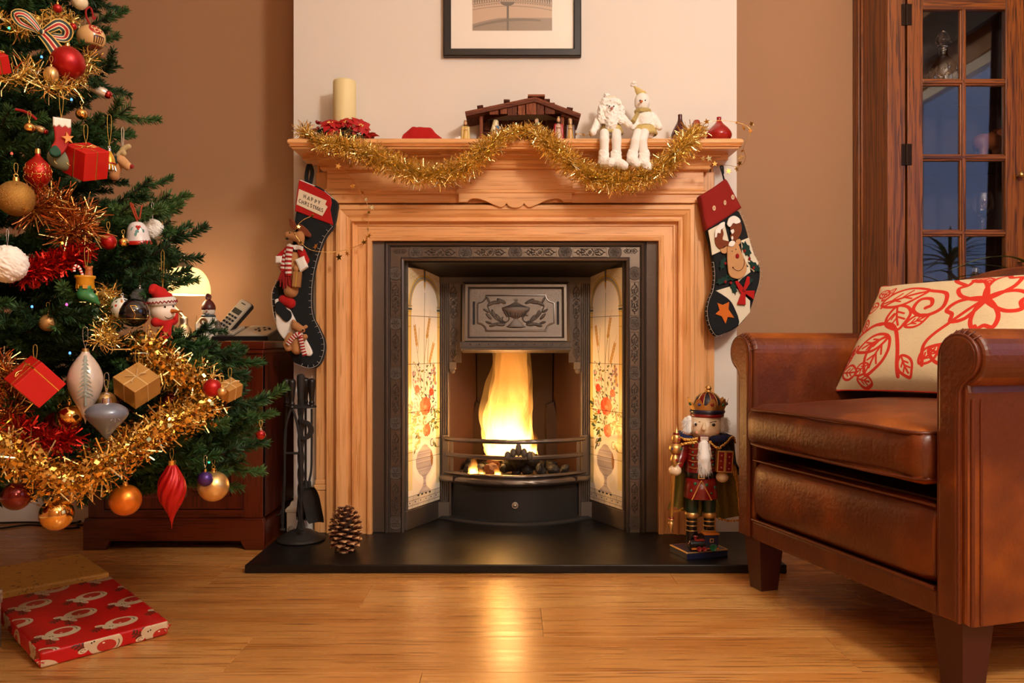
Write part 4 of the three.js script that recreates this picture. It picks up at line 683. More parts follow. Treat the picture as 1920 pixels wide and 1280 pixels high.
  starWire('gold wire of little stars trailing from the shelf to the left stocking', [[598, 262, 0.182], [612, 283, 0.19], [632, 303, 0.17], [655, 330, 0.13], [676, 360, 0.1], [690, 386, 0.1], [691, 420, 0.1], [686, 450, 0.1], [665, 463, 0.1], [636, 471, 0.11], [606, 472, 0.13], [580, 467, 0.15], [562, 452, 0.16], [553, 432, 0.165], [566, 414, 0.16], [586, 404, 0.15]],
    [[634, 311, 0.17], [658, 311, 0.16], [661, 349, 0.12], [679, 361, 0.1], [686, 374, 0.1, 0.7], [697, 389, 0.1], [692, 398, 0.1, 0.8], [690, 430, 0.1, 0.7], [683, 454, 0.105, 1.1], [692, 442, 0.1], [636, 482, 0.115, 1.15], [651, 475, 0.11], [592, 462, 0.14], [564, 455, 0.165], [612, 274, 0.19, 0.8], [586, 404, 0.155, 0.7], [560, 425, 0.165, 0.7]]);
  starWire('gold wire of little stars curling round the right end of the shelf', [[1290, 236, 0.15], [1322, 230, 0.16], [1350, 226, 0.16], [1380, 229, 0.16], [1400, 236, 0.16], [1408, 246, 0.16], [1394, 276, 0.15], [1398, 296, 0.14], [1388, 312, 0.13], [1366, 310, 0.13], [1342, 308, 0.16], [1318, 298, 0.18], [1305, 288, 0.19]],
    [[1325, 228, 0.162], [1381, 230, 0.16, 0.7], [1394, 240, 0.162], [1407, 245, 0.162], [1409, 232, 0.16, 0.8], [1312, 243, 0.175, 1], [1312, 272, 0.19], [1318, 297, 0.185, 1.1], [1329, 297, 0.18], [1300, 295, 0.19, 0.8], [1340, 307, 0.165, 0.9], [1389, 295, 0.15, 1.1], [1387, 306, 0.14], [1366, 321, 0.13, 1.2], [1381, 317, 0.13], [1392, 283, 0.15, 0.7]]);
  starWire('short gold wire with dark stars lying on the shelf behind the plush doll', [[1062, 252, 0.06], [1080, 250, 0.06], [1096, 253, 0.06], [1110, 251, 0.06], [1120, 247, 0.06]], [[1079, 252, 0.06, 0.7], [1094, 253, 0.06, 0.7], [1107, 251, 0.06, 1.1], [1116, 248, 0.06, 0.8]]);
}
function woodTexBrown() { return woodTexBrown.t ??= woodTex(512, 256, 0xffffff, 0xcdb5a6, 0x5d463c, { size: [0.25, 0.1], rings: 4, fine: 40, streak: 0.7, s: 77 }); }
// ---------------------------------------------------------------- stockings
{
  const mk = (ox, oy, zoom, refx, refy, z) => { const s = sc(z); return { s, p: ([x, y]) => [(x / zoom + ox - refx) * s, -(y / zoom + oy - refy) * s], o: at(refx, refy, z) }; };
  const stitch = (pts, m, z, par, gap = 0.012, len = 0.007) => {          // blanket stitch along an outline
    const c = new THREE.CatmullRomCurve3(pts.map(([x, y]) => V(x, y, z))), L = c.getLength(), g = [];
    const n = Math.round(L / gap);
    for (let i = 0; i < n; i++) { const p = c.getPointAt(i / n), t = c.getTangentAt(i / n), q = V(-t.y, t.x, 0).multiplyScalar(len); g.push(stick(p.toArray(), p.clone().add(q).toArray(), 0.0007, 0.0007, 4)); }
    g.push(tube(c.getPoints(60), 0.0007, 60, 4)); const k = M('stitching', g, m, par); tag(k, null, null, null, 'stuff'); return k;
  };
  // left: black stocking with plush reindeer
  {
    const k = mk(490, 300, 3.048, 592, 400, 0.085), t = thing('christmas_stocking', 'black felt stocking with plush reindeer and a red cuff, left of the fireplace', 'stocking', k.o), P = (a) => a.map(k.p);
    const out = P([[205, 300], [196, 360], [185, 470], [140, 590], [98, 690], [70, 760], [75, 860], [98, 950], [135, 1040], [170, 1110], [205, 1165], [285, 1190], [335, 1172], [366, 1100], [366, 1035], [340, 970], [302, 890], [294, 760], [308, 640], [340, 520], [374, 440], [416, 384], [436, 300], [430, 235], [300, 150]]);
    M('stocking_body', ext(shapeOf(out, true), 0.042, 0.012, [0, 0, -0.02], undefined, 4), F_.dark, t);
    M('cuff', ext(shapeOf(P([[226, 122], [300, 152], [372, 190], [405, 214], [412, 250], [404, 290], [420, 378], [330, 345], [260, 318], [203, 298], [212, 220]])), 0.008, 0.003, [0, 0, 0.018]), F_.red, t);
    M('cuff_lining', ext(shapeOf(P([[232, 118], [300, 146], [372, 184], [428, 232], [405, 222], [372, 196], [300, 158], [226, 124]])), 0.03, 0.002, [0, 0, -0.012]), F_.white, t);
    const labelPts = P([[228, 174], [385, 240], [376, 262], [390, 275], [360, 328], [214, 262]]);
    const lt = canvasTex(512, 288, (c, W, H) => { c.fillStyle = '#e6d6b8'; c.fillRect(0, 0, W, H); c.fillStyle = '#3a2d26'; c.font = 'bold 96px sans-serif'; c.textAlign = 'center'; c.save(); c.translate(W / 2, H / 2); c.scale(0.8, 1); 'HAPPY'.split('').forEach((ch, i) => { c.save(); c.translate((i - 2) * 82, -22 + (i % 2) * 8); c.rotate([-0.1, 0.06, -0.05, 0.08, -0.06][i]); c.fillText(ch, 0, 0); c.restore(); }); 'CHRISTMAS'.split('').forEach((ch, i) => { c.save(); c.translate((i - 4) * 64, 92 + (i % 2) * 6); c.rotate(((i * 7) % 5 - 2) * 0.05); c.fillText(ch, 0, 0); c.restore(); }); c.restore(); });
    const lg = flat(ext(shapeOf(labelPts), 0.002, 0.0005, [0, 0, 0.0262])), a = labelPts[0], ex = V(labelPts[1][0] - a[0], labelPts[1][1] - a[1], 0), ey = V(labelPts[5][0] - a[0], labelPts[5][1] - a[1], 0);
    { const p = lg.attributes.position, uv = lg.attributes.uv, det = ex.x * ey.y - ex.y * ey.x; for (let i = 0; i < p.count; i++) { const x = p.getX(i) - a[0], y = p.getY(i) - a[1]; uv.setXY(i, (x * ey.y - y * ey.x) / det, 1 - (ex.x * y - ex.y * x) / det); } }
    tag(M('text_label', lg, mat(0xffffff, 0.9, { map: lt }), t), 'cream felt label reading HAPPY CHRISTMAS');
    stitch(P([[416, 384], [374, 440], [342, 520], [310, 640], [296, 760], [304, 890], [342, 970], [366, 1035], [364, 1100], [333, 1168], [285, 1186], [205, 1162]]), F_.white, 0.0225, t, 0.021, -0.009);
    stitch(P([[98, 690], [72, 760], [77, 860], [98, 945]]), F_.white, 0.0225, t, 0.021, 0.008);
    M('hanging_loop', tube([...P([[262, 150], [258, 90], [275, 25], [290, 60], [280, 140]]).map(([x, y]) => [x, y, 0])], 0.007, 24, 6), F_.dark, t);
    // reindeer
    const q = (x, y, z) => [...k.p([x, y]), z], B = (l, m, n, cell = 0.0026, kk = 0.006, rg = 0) => M(n, blob(l, cell, kk, rg), m, t);
    B([cap(q(175, 440, 0.04), q(240, 455, 0.045), 0.013, 0.015), cap(q(240, 440, 0.042), q(245, 480, 0.045), 0.014, 0.011)], F_.tan, 'reindeer_head');
    M('reindeer_ear', ext(shapeOf(P([[215, 385], [250, 380], [300, 430], [290, 450], [240, 425]]), true), 0.008, 0.003, [0, 0, 0.035]), F_.brown, t); M('reindeer_antler', ext(shapeOf(P([[178, 345], [200, 350], [225, 395], [210, 410], [185, 390]]), true), 0.008, 0.003, [0, 0, 0.035]), F_.brown, t);
    M('reindeer_eye', [ball(0.0022, q(188, 428, 0.054), [1, 1, 1], 8), ball(0.0022, q(222, 436, 0.058), [1, 1, 1], 8), ball(0.004, q(172, 460, 0.05), [1.3, 1, 1], 8)], MAT.black, t);
    B([cap(q(200, 560, 0.03), q(185, 750, 0.032), 0.02, 0.023), cap(q(140, 620, 0.035), q(135, 610, 0.04), 0.011), cap(q(235, 610, 0.04), q(225, 630, 0.05), 0.014, 0.012)], F_.tan, 'reindeer_body');
    B([cap(q(175, 520, 0.035), q(130, 560, 0.04), 0.014, 0.012), cap(q(245, 530, 0.035), q(270, 580, 0.045), 0.013, 0.014)], F_.red, 'reindeer_sleeves');
    M('sleeve_cuff', ext(shapeOf(P([[108, 558], [148, 556], [146, 600], [108, 598]])), 0.022, 0.006, [0, 0, 0.036]), F_.white, t); M('sleeve_cuff', ext(shapeOf(P([[220, 580], [270, 558], [292, 620], [250, 650]])), 0.024, 0.007, [0, 0, 0.042]), F_.white, t);
    M('collar', ext(shapeOf(P([[200, 500], [225, 495], [262, 505], [260, 530], [240, 520], [215, 525]])), 0.012, 0.003, [0, 0, 0.045]), F_.white, t);
    const stripe = canvasTex(64, 512, (c, W, H) => { for (let i = 0; i < 14; i++) { c.fillStyle = i % 2 ? '#efe4d8' : '#b31512'; c.fillRect(0, i * H / 14, W, H / 14 + 1); } }), sm = mat(0xffffff, 0.95, { map: stripe, bumpMap: plushTex, bumpScale: 0.001 });
    const strip = (pts, w, z, n, th = 0.006) => { const A = pts.map((p) => V(...k.p(p), z)), c = new THREE.CatmullRomCurve3(A), g = new THREE.TubeGeometry(c, 24, w, 8), uv = g.attributes.uv; for (let i = 0; i < uv.count; i++) uv.setXY(i, uv.getY(i), uv.getX(i)); const ps = g.attributes.position; for (let i = 0; i < ps.count; i++) ps.setZ(i, z + (ps.getZ(i) - z) * 0.4); g.computeVertexNormals(); return M(n, g, sm, t); };
    strip([[200, 495], [172, 540], [155, 600], [150, 640]], 0.009, 0.055, 'striped_scarf'); strip([[195, 495], [185, 560], [183, 620], [184, 670]], 0.011, 0.06, 'striped_scarf');
    const tas = []; for (let i = 0; i < 26; i++) { const x = R(120, 205); tas.push(stick(q(x * 0.5 + 80, 640 + R(-8, 14), 0.056), q(x, 705 + R(-14, 40), 0.05 + R(0, 0.01)), 0.0028, 0.0024, 5)); } M('scarf_tassel', tas, F_.red, t).userData.kind = 'stuff';
    M('parcel', rbox(0.026, 0.05, 0.02, 0.003, q(230, 690, 0.056), [0, 0, -0.1]), mat(0xa9743f, 0.7), t); M('parcel_ribbon', [rbox(0.004, 0.051, 0.021, 0.001, q(230, 690, 0.0565), [0, 0, -0.1])], MAT.thread, t);
    B([cap(q(140, 800, 0.025), q(180, 820, 0.028), 0.016, 0.017)], F_.red, 'red_trousers');
    M('white_patch', ext(shapeOf(P([[90, 800], [115, 795], [160, 830], [200, 900], [230, 960], [295, 1075], [300, 1110], [270, 1115], [180, 1060], [110, 980], [95, 900]]), true), 0.014, 0.005, [0, 0, 0.016]), F_.white, t);
    M('black_patch', ext(shapeOf(P([[95, 825], [120, 808], [150, 830], [160, 850], [185, 870], [188, 900], [165, 925], [140, 912], [120, 890], [100, 870]]), true), 0.008, 0.003, [0, 0, 0.029]), F_.dark, t);
    B([cap(q(215, 950, 0.04), q(240, 965, 0.045), 0.014, 0.013), cap(q(255, 970, 0.05), q(262, 975, 0.052), 0.007), cap(q(205, 925, 0.04), q(203, 923, 0.04), 0.006), cap(q(270, 955, 0.038), q(272, 953, 0.038), 0.006)], F_.tan, 'small_bear_head');
    B([cap(q(215, 1040, 0.035), q(220, 1080, 0.037), 0.018, 0.017), cap(q(185, 1000, 0.04), q(170, 1030, 0.045), 0.010, 0.009), cap(q(165, 1050, 0.04), q(175, 1075, 0.045), 0.012, 0.010), cap(q(255, 1020, 0.04), q(270, 1010, 0.045), 0.009)], F_.tan, 'small_bear_body');
    strip([[180, 1052], [205, 1020], [240, 995], [255, 1010]], 0.008, 0.06, 'striped_scarf'); strip([[248, 1005], [258, 1050], [265, 1085], [275, 1115]], 0.008, 0.058, 'striped_scarf');
    M('small_bear_nose', ball(0.003, q(265, 973, 0.06), [1.2, 1, 1], 8), MAT.black, t);
  }
  // right: patchwork stocking with reindeer face
  {
    const k = mk(1240, 320, 3.766, 1365, 480, 0.085), t = thing('christmas_stocking', 'patchwork stocking with reindeer face, orange star and knitted red cuff, right of the fireplace', 'stocking', k.o), P = (a) => a.map(k.p), q = (x, y, z) => [...k.p([x, y]), z];
    const out = P([[540, 290], [575, 370], [600, 450], [620, 540], [650, 610], [685, 690], [684, 780], [655, 880], [610, 1005], [535, 1098], [440, 1150], [380, 1168], [345, 1130], [320, 1060], [312, 990], [325, 920], [355, 840], [366, 740], [356, 650], [336, 540], [312, 430], [300, 330], [400, 250]]);
    const pz = 0.0198, A = (n, pts, m, z, th = 0.004, sm = true) => M(n, ext(shapeOf(P(pts), sm), th, th * 0.3, [0, 0, z]), m, t);
    M('stocking_body', ext(shapeOf(out, true), 0.040, 0.012, [0, 0, -0.02], undefined, 4), F_.dark, t);
    M('cuff', ext(shapeOf(P([[440, 66], [455, 80], [500, 165], [555, 268], [430, 352], [304, 428], [290, 360], [280, 290], [258, 185], [350, 130]])), 0.05, 0.008, [0, 0, -0.024], undefined, 3), felt(0x8f1a12, { bumpMap: knitTex, bumpScale: 0.004 }), t);
    for (const [x, y, w] of [[357, 274, 1], [433, 236, 0.8], [488, 198, 1]]) { const b = M('button', [T(cyl(0.0055, 0.0055, 0.003, [0, 0, 0], [PI / 2, 0, 0], 20)), T(new THREE.TorusGeometry(0.0048, 0.001, 5, 20), [0, 0, 0.0015])], mat(0xd9b48c, 0.5), t); b.position.set(...q(x, y, 0.027)); b.scale.set(w, 1.5, 1); const h = M('button_thread', [0, 1].map((i) => rbox(0.0035, 0.0008, 0.001, 0.0003, [0, 0, 0.0018], [0, 0, i * PI / 2 + 0.6])), MAT.black, b); }
    const cord = felt(0xe6dcc2, { bumpMap: knitTex, bumpScale: 0.003 });
    A('cream_patch', [[318, 428], [430, 368], [462, 500], [440, 560], [345, 602], [335, 520]], cord, pz, 0.004, false); A('cream_patch', [[548, 500], [603, 478], [640, 600], [672, 655], [640, 720], [560, 640]], cord, pz, 0.004, false);
    A('cream_patch', [[372, 850], [455, 825], [495, 815], [560, 870], [612, 920], [612, 1000], [532, 1092], [528, 1030], [480, 930], [420, 880]], cord, pz, 0.004, false); A('cream_patch', [[560, 690], [610, 680], [615, 720], [560, 760], [530, 790], [525, 740]], cord, pz, 0.004, false);
    A('toe_patch', [[360, 850], [420, 880], [480, 930], [525, 1030], [527, 1090], [440, 1142], [382, 1158], [350, 1125], [326, 1060], [318, 990], [330, 920]], felt(0x101216), pz + 0.0015, 0.005);
    { const s = A('orange_star', [[378, 935], [418, 950], [463, 928], [458, 980], [498, 1040], [452, 1035], [437, 1083], [410, 1030], [366, 1015], [395, 985]], F_.orange, pz + 0.006, 0.004, false); }
    A('antler', [[362, 490], [378, 440], [395, 420], [412, 415], [425, 450], [418, 490], [440, 500], [466, 510], [440, 545], [400, 560], [370, 530]], F_.brown, pz + 0.004); A('antler', [[470, 390], [500, 375], [540, 372], [552, 410], [545, 450], [515, 500], [490, 500], [470, 470], [492, 430], [472, 420]], F_.brown, pz + 0.004);
    A('snow_patch', [[362, 480], [365, 430], [395, 385], [430, 372], [425, 410], [405, 425], [400, 450], [380, 450], [375, 475]], F_.white, pz + 0.0075); A('snow_patch', [[446, 385], [460, 345], [495, 328], [530, 345], [540, 372], [510, 385], [490, 380], [470, 405], [455, 400]], F_.white, pz + 0.0075); A('snow_patch', [[470, 430], [490, 422], [496, 440], [480, 456]], F_.white, pz + 0.0085); A('snow_patch', [[474, 475], [486, 470], [490, 490], [478, 496]], F_.white, pz + 0.0085);
    A('ear', [[400, 560], [440, 535], [452, 560], [440, 590], [412, 585]], F_.fawn, pz + 0.004); A('ear', [[505, 500], [535, 488], [545, 510], [525, 530]], F_.fawn, pz + 0.004);
    A('reindeer_face', [[446, 560], [455, 530], [490, 510], [525, 530], [550, 590], [582, 670], [575, 730], [540, 765], [495, 765], [460, 740], [448, 660]], F_.fawn, pz + 0.006, 0.008); A('snow_patch', [[452, 535], [460, 515], [480, 502], [500, 515], [488, 540], [465, 545]], F_.white, pz + 0.0135);
    M('nose', ball(0.0062, q(516, 610, pz + 0.015), [1, 1.3, 0.6], 12), F_.red, t); M('eye', [ball(0.0018, q(480, 576, pz + 0.0145), [1, 1, 0.6], 8), ball(0.0018, q(506, 563, pz + 0.0145), [1, 1, 0.6], 8)], MAT.black, t);
    M('mouth', [tube([[484, 690], [505, 708], [530, 712], [552, 695], [565, 660], [562, 630]].map(([x, y]) => q(x, y, pz + 0.0142)), 0.0011, 20, 5), ball(0.003, q(486, 690, pz + 0.0145), [1, 1, 0.5], 8)], F_.brown, t);
    const hl = (cx, cy, a, l) => { const o = []; for (let i = 0; i < 14; i++) { const u = i / 14 * 2 * PI, r = (i % 2 ? 0.75 : 1.08); o.push([cx + l * Math.cos(u) * r * Math.cos(a) - l * 0.45 * Math.sin(u) * r * Math.sin(a), cy + l * Math.cos(u) * r * Math.sin(a) + l * 0.45 * Math.sin(u) * r * Math.cos(a)]); } A('holly_leaf', o, F_.green, pz + 0.004, 0.004, false); };
    hl(585, 560, 1.2, 60); hl(640, 680, 0.8, 55); hl(420, 660, 1.9, 48); hl(420, 780, 2.8, 55); hl(495, 830, 1.3, 48); hl(600, 790, -0.6, 42); hl(470, 760, 0.4, 40);
    for (const [x, y] of [[571, 572], [605, 626], [634, 690], [436, 660], [436, 788], [474, 796], [600, 764]]) M('felt_berry', ball(0.0042, q(x, y, pz + 0.0085), [1, 1.2, 0.5], 10), F_.red, t);
    A('bow', [[500, 788], [520, 780], [560, 830], [585, 752], [602, 752], [605, 800], [575, 850], [640, 850], [632, 912], [575, 872], [576, 950], [516, 945], [545, 870], [530, 850]], F_.red, pz + 0.008, 0.005, false); M('bow_knot', ball(0.006, q(564, 848, pz + 0.013), [1, 1, 0.6], 10), F_.red, t);
    stitch(P([[540, 300], [575, 375], [598, 450], [620, 540], [650, 612], [683, 692], [681, 780], [652, 880]]), F_.cream, 0.0215, t, 0.016, 0.007); stitch(P([[357, 650], [366, 740], [354, 842], [325, 920], [313, 990], [322, 1060], [347, 1128], [381, 1165], [440, 1146]]), F_.white, 0.0215, t, 0.015, -0.006);
    M('hanging_loop', tube([q(446, 75, 0), q(432, 20, 0), q(425, -40, -0.01), q(436, -40, -0.01), q(438, 20, 0)], 0.0028, 24, 6), F_.dark, t);
  }
}
// ---------------------------------------------------------------- mahogany cabinet and what stands on it
const DESK_Y = 0.662;
{
  const mahTex = woodTex(1024, 512, 0x5e200c, 0x441307, 0x1c0603, { size: [0.9, 0.35], rings: 5, fine: 60, streak: 0.5, s: 21 });
  const mah = mat(0xffffff, 0.28, { map: mahTex, clearcoat: 0.5, clearcoatRoughness: 0.15 });
  const x0 = -1.36, x1 = -0.803, zb = ALC + 0.025, zf = 0.148, t = thing('mahogany_cabinet', 'dark mahogany cabinet with panelled doors half hidden behind the tree', 'cabinet');
  const add = (n, g, ax, par = t) => M(n, merge([].concat(g).map((q) => grain(q, ax))), mah, par);
  add('cabinet_top', [box2(x0 - 0.012, x1 + 0.008, DESK_Y - 0.026, DESK_Y, zb, zf + 0.012, 0.004)], 0);
  add('top_moulding', [box2(x0 - 0.004, x1 + 0.002, DESK_Y - 0.040, DESK_Y - 0.026, zb, zf + 0.006, 0.003)], 0);
  add('side_panel', [box2(x1 - 0.02, x1, 0.10, DESK_Y - 0.04, zb, zf - 0.002)], 1); add('side_panel', [box2(x0, x0 + 0.02, 0.10, DESK_Y - 0.04, zb, zf - 0.002)], 1);
  add('back_panel', [box2(x0, x1, 0.10, DESK_Y - 0.04, zb, zb + 0.01)], 1); add('bottom_board', [box2(x0 + 0.02, x1 - 0.02, 0.10, 0.12, zb + 0.01, zf - 0.01)], 0);
  add('front_stile', [box2(x1 - 0.064, x1, 0.10, DESK_Y - 0.04, zf - 0.02, zf, 0.002)], 1); add('front_stile', [box2(x0, x0 + 0.05, 0.10, DESK_Y - 0.04, zf - 0.02, zf, 0.002)], 1);
  add('front_rail', [box2(x0 + 0.05, x1 - 0.064, DESK_Y - 0.075, DESK_Y - 0.04, zf - 0.02, zf, 0.002)], 0); add('front_rail', [box2(x0 + 0.05, x1 - 0.064, 0.10, 0.125, zf - 0.02, zf, 0.002)], 0);
  const dw = (x1 - 0.064 - x0 - 0.05) / 2;
  for (let i = 0; i < 2; i++) {
    const a = x0 + 0.05 + i * dw + 0.001, b = a + dw - 0.002, y0 = 0.127, y1 = DESK_Y - 0.077, cx = (a + b) / 2, cy = (y0 + y1) / 2, hw = (b - a) / 2, hh = (y1 - y0) / 2;
    const d = new THREE.Group(); d.name = numbered('cabinet_door'); d.position.set(cx, cy, zf - 0.004); t.add(d);
    const fw = 0.036, fr = sweep([[-hw + fw, -hh + fw], [-hw + fw, hh - fw], [hw - fw, hh - fw], [hw - fw, -hh + fw], [-hw + fw, -hh + fw]], [[-0.006, -0.006], [-0.005, 0.000], [0.0, 0.004], [fw - 0.002, 0.004], [fw, 0.002], [fw, -0.012]]);
    add('door_frame', fr, 1, d); add('door_panel', [box2(-hw + fw - 0.004, hw - fw + 0.004, -hh + fw - 0.004, hh - fw + 0.004, -0.012, -0.006), ext(shapeOf([[-hw + fw + 0.02, -hh + fw + 0.02], [hw - fw - 0.02, -hh + fw + 0.02], [hw - fw - 0.02, hh - fw - 0.02], [-hw + fw + 0.02, hh - fw - 0.02]]), 0.007, 0.003, [0, 0, -0.007])], 1, d);
    M('door_knob', T(lathe([[0.004, 0], [0.004, 0.008], [0.009, 0.014], [0.008, 0.02], [0, 0.022]], 16), [i ? -hw + 0.018 : hw - 0.018, 0.02, 0.003], [PI / 2, 0, 0]), MAT.brass, d);
  }
  add('plinth', ext([[x0 - 0.012, 0], [x0 + 0.06, 0], [x0 + 0.075, 0.028], [x1 - 0.07, 0.028], [x1 - 0.055, 0], [x1 + 0.008, 0], [x1 + 0.008, 0.082], [x1 + 0.002, 0.1], [x0 - 0.006, 0.1], [x0 - 0.012, 0.082]], 0.022, 0.003, [0, 0, zf - 0.012]), 0);
  add('plinth', box2(x1 - 0.014, x1 + 0.008, 0, 0.09, zb, zf - 0.012), 2); add('plinth', box2(x0 - 0.012, x0 + 0.01, 0, 0.09, zb, zf - 0.012), 2);
  // table lamp
  const zl = -0.06, lp = at(345, 640, zl), sl = sc(zl), hY = (py) => CAM.y - (py - 640) * sl - DESK_Y;
  const L = thing('table_lamp', 'lit table lamp with domed white glass shade on the mahogany cabinet', 'lamp', [lp.x, DESK_Y, zl]);
  M('base', lathe(smoothProf([[0.058, 0], [0.058, 0.006], [0.05, 0.012], [0.034, 0.022], [0.022, 0.045], [0.014, 0.058], [0.013, 0.066], [0.013, 0.078], [0.008, 0.084], [0, 0.085]], 40), 32), MAT.nickel, L);
  M('stem', tube([[0, 0.082, 0], [-0.02, 0.10, -0.01], [-0.052, 0.13, -0.03], [-0.07, 0.19, -0.045], [-0.066, 0.25, -0.04], [-0.04, 0.29, -0.02], [-0.012, 0.30, -0.004], [0, 0.288, 0]], 0.0045, 48, 10), MAT.nickel, L);
  M('shade_cap', lathe(smoothProf([[0.003, hY(474)], [0.007, hY(480)], [0.006, hY(488)], [0.014, hY(490)], [0.03, hY(497)], [0.044, hY(503)]], 24), 28), MAT.nickel, L);
  const gc = new THREE.Color().setRGB(...DESK_LAMP.color);
  const prof = smoothProf([[0.036, hY(500)], [0.058, hY(507)], [0.076, hY(520)], [0.085, hY(535)], [0.087, hY(548)], [0.085, hY(552)]], 24), inn = prof.slice().reverse().map(([r, y]) => [r - 0.003, y - 0.001]);
  M('lamp_shade', lathe([...prof, ...inn, prof[0]], 48), mat(0xf6e6c4, 0.7, { transmission: 0.45, thickness: 0, emissive: gc, emissiveIntensity: 0.06 }), L);
  M('bulb', [ball(0.018, [0, hY(541), 0], [1, 1.2, 1], 16), cyl(0.010, 0.010, 0.03, [0, hY(522), 0])], mat(0xfff2d8, 0.5, { emissive: gc, emissiveIntensity: 5 }), L);
  const l = new THREE.PointLight(gc, DESK_LAMP.power); l.position.set(0, hY(541), 0); l.castShadow = true; l.shadow.radius = 0.85; L.add(l);
  // snowman ornament
  const so = at(391, 638, -0.03), S = thing('snowman_ornament', 'small china snowman with maroon hat between the lamp and telephone', 'figurine', [so.x, DESK_Y, -0.03], 0.1), ss = sc(-0.03), y = (py) => (638 - py) * ss;
  const chin = CER(0xe8e0d2, 0.45);
  M('body', lathe(smoothProf([[0.02, 0], [0.034, 0.002], [0.037, 0.02], [0.034, y(608)], [0.027, y(600)], [0.024, y(594)], [0.014, y(590)], [0.004, y(588)]], 40), 28), chin, S);
  M('head', ball(0.0215, [0, y(582), 0], [1, 0.95, 1]), chin, S);
  M('cap', [lathe(smoothProf([[0.0225, y(579)], [0.0235, y(576)], [0.021, y(570)], [0.013, y(563)], [0.006, y(560)]], 20), 24), tube([[0, y(562), 0], [-0.006, y(556), 0], [-0.004, y(551), 0], [0.005, y(554), 0], [0.004, y(560), 0.004]], 0.005, 16, 8)], CER(0x5a1612, 0.5), S);
  M('scarf', T(new THREE.TorusGeometry(0.019, 0.005, 8, 24), [0, y(591), 0], [PI / 2, 0, 0]), CER(0x3b4a55, 0.5), S);
  M('nose', stick([0, y(582), 0.02], [0.001, y(583), 0.034], 0.003, 0.0008), F_.orange, S); for (const s of [-1, 1]) M('eye', ball(0.002, [s * 0.007, y(579), 0.0203], [1, 1, 1], 8), MAT.black, S);
  M('mouth', tube([[-0.008, y(586), 0.0195], [0, y(588.5), 0.0208], [0.008, y(586), 0.0195]], 0.0008, 10, 5), MAT.black, S);
  M('wreath', T(new THREE.TorusGeometry(0.010, 0.004, 8, 20), [-0.008, y(602), 0.03], [0.2, -0.2, 0]), CER(0x8a5a28, 0.6), S);
  for (const s of [-1, 1]) M('arm', blob([cap([s * 0.022, y(598), 0.004], [s * 0.034, y(608), 0.012], 0.008, 0.007), cap([s * 0.034, y(608), 0.012], [s * 0.03, y(617), 0.02], 0.007)], 0.002, 0.004), chin, S);
  M('stick', stick([-0.04, y(616), 0.02], [-0.033, y(590), 0.016], 0.0012, 0.001, 5), MAT.brass, S);
  M('bag', blob([cap([0.034, y(604), 0.016], [0.036, y(614), 0.016], 0.009, 0.011)], 0.002, 0.004), CER(0x6a5c4e, 0.6), S);
  // cordless telephone
  const grey = mat(0xb8ab98, 0.4), dkp = mat(0x1c1a1c, 0.35), po = at(470, 638, -0.05), ph = thing('cordless_telephone', 'silver and black cordless telephone leaning in its base on the cabinet', 'telephone', [po.x - 0.006, DESK_Y, -0.05], -0.12); ph.scale.setScalar(1.14);
  const wedge = (w, d, h0, h1, y0) => T(ext([[-d / 2, y0], [d / 2, y0], [d / 2, h0], [-d / 2, h1]], w, 0.003, [0, 0, -w / 2]), [0, 0, 0], [0, -PI / 2, 0]);   // low edge in front
  M('base', wedge(0.178, 0.12, 0.014, 0.046, 0.001), dkp, ph); M('base_cover', T(wedge(0.10, 0.11, 0.0165, 0.0475, 0.008), [0.03, 0.001, 0]), grey, ph); M('cradle', T(rbox(0.05, 0.014, 0.08, 0.005), [-0.052, 0.03, 0.005], [0.28, 0, 0]), grey, ph);
  const key = rbox(0.0085, 0.0065, 0.004, 0.0014);
  for (const [x, z] of [[0.022, -0.02], [0.037, -0.026], [0.055, -0.02], [0.02, -0.004], [0.033, 0.0], [0.05, -0.002], [0.062, -0.008], [0.04, 0.014]]) M('base_key', T(key, [x, 0.0335 - z * 0.28, z], [0.28 - PI / 2, 0, 0], 0.9), dkp, ph);
  const hs = new THREE.Group(); hs.name = numbered('handset'); hs.position.set(-0.052, 0.062, 0.005); hs.rotation.set(-0.5, 0, -0.52); ph.add(hs);
  M('handset_back', rbox(0.046, 0.152, 0.024, 0.01, [0, 0, -0.006], undefined, 3), dkp, hs); M('handset_face', rbox(0.042, 0.146, 0.014, 0.006, [0, 0, 0.004], undefined, 3), grey, hs); M('handset_screen', rbox(0.03, 0.017, 0.003, 0.001, [0, 0.030, 0.011]), mat(0x3c3f38, 0.15), hs); M('earpiece', rbox(0.016, 0.003, 0.002, 0.0008, [0, 0.060, 0.0112]), dkp, hs);
  for (let r = 0; r < 6; r++) for (let c = 0; c < 3; c++) M('handset_key', T(key, [(c - 1) * 0.0118, 0.011 - r * 0.0125, 0.0115]), dkp, hs);
}
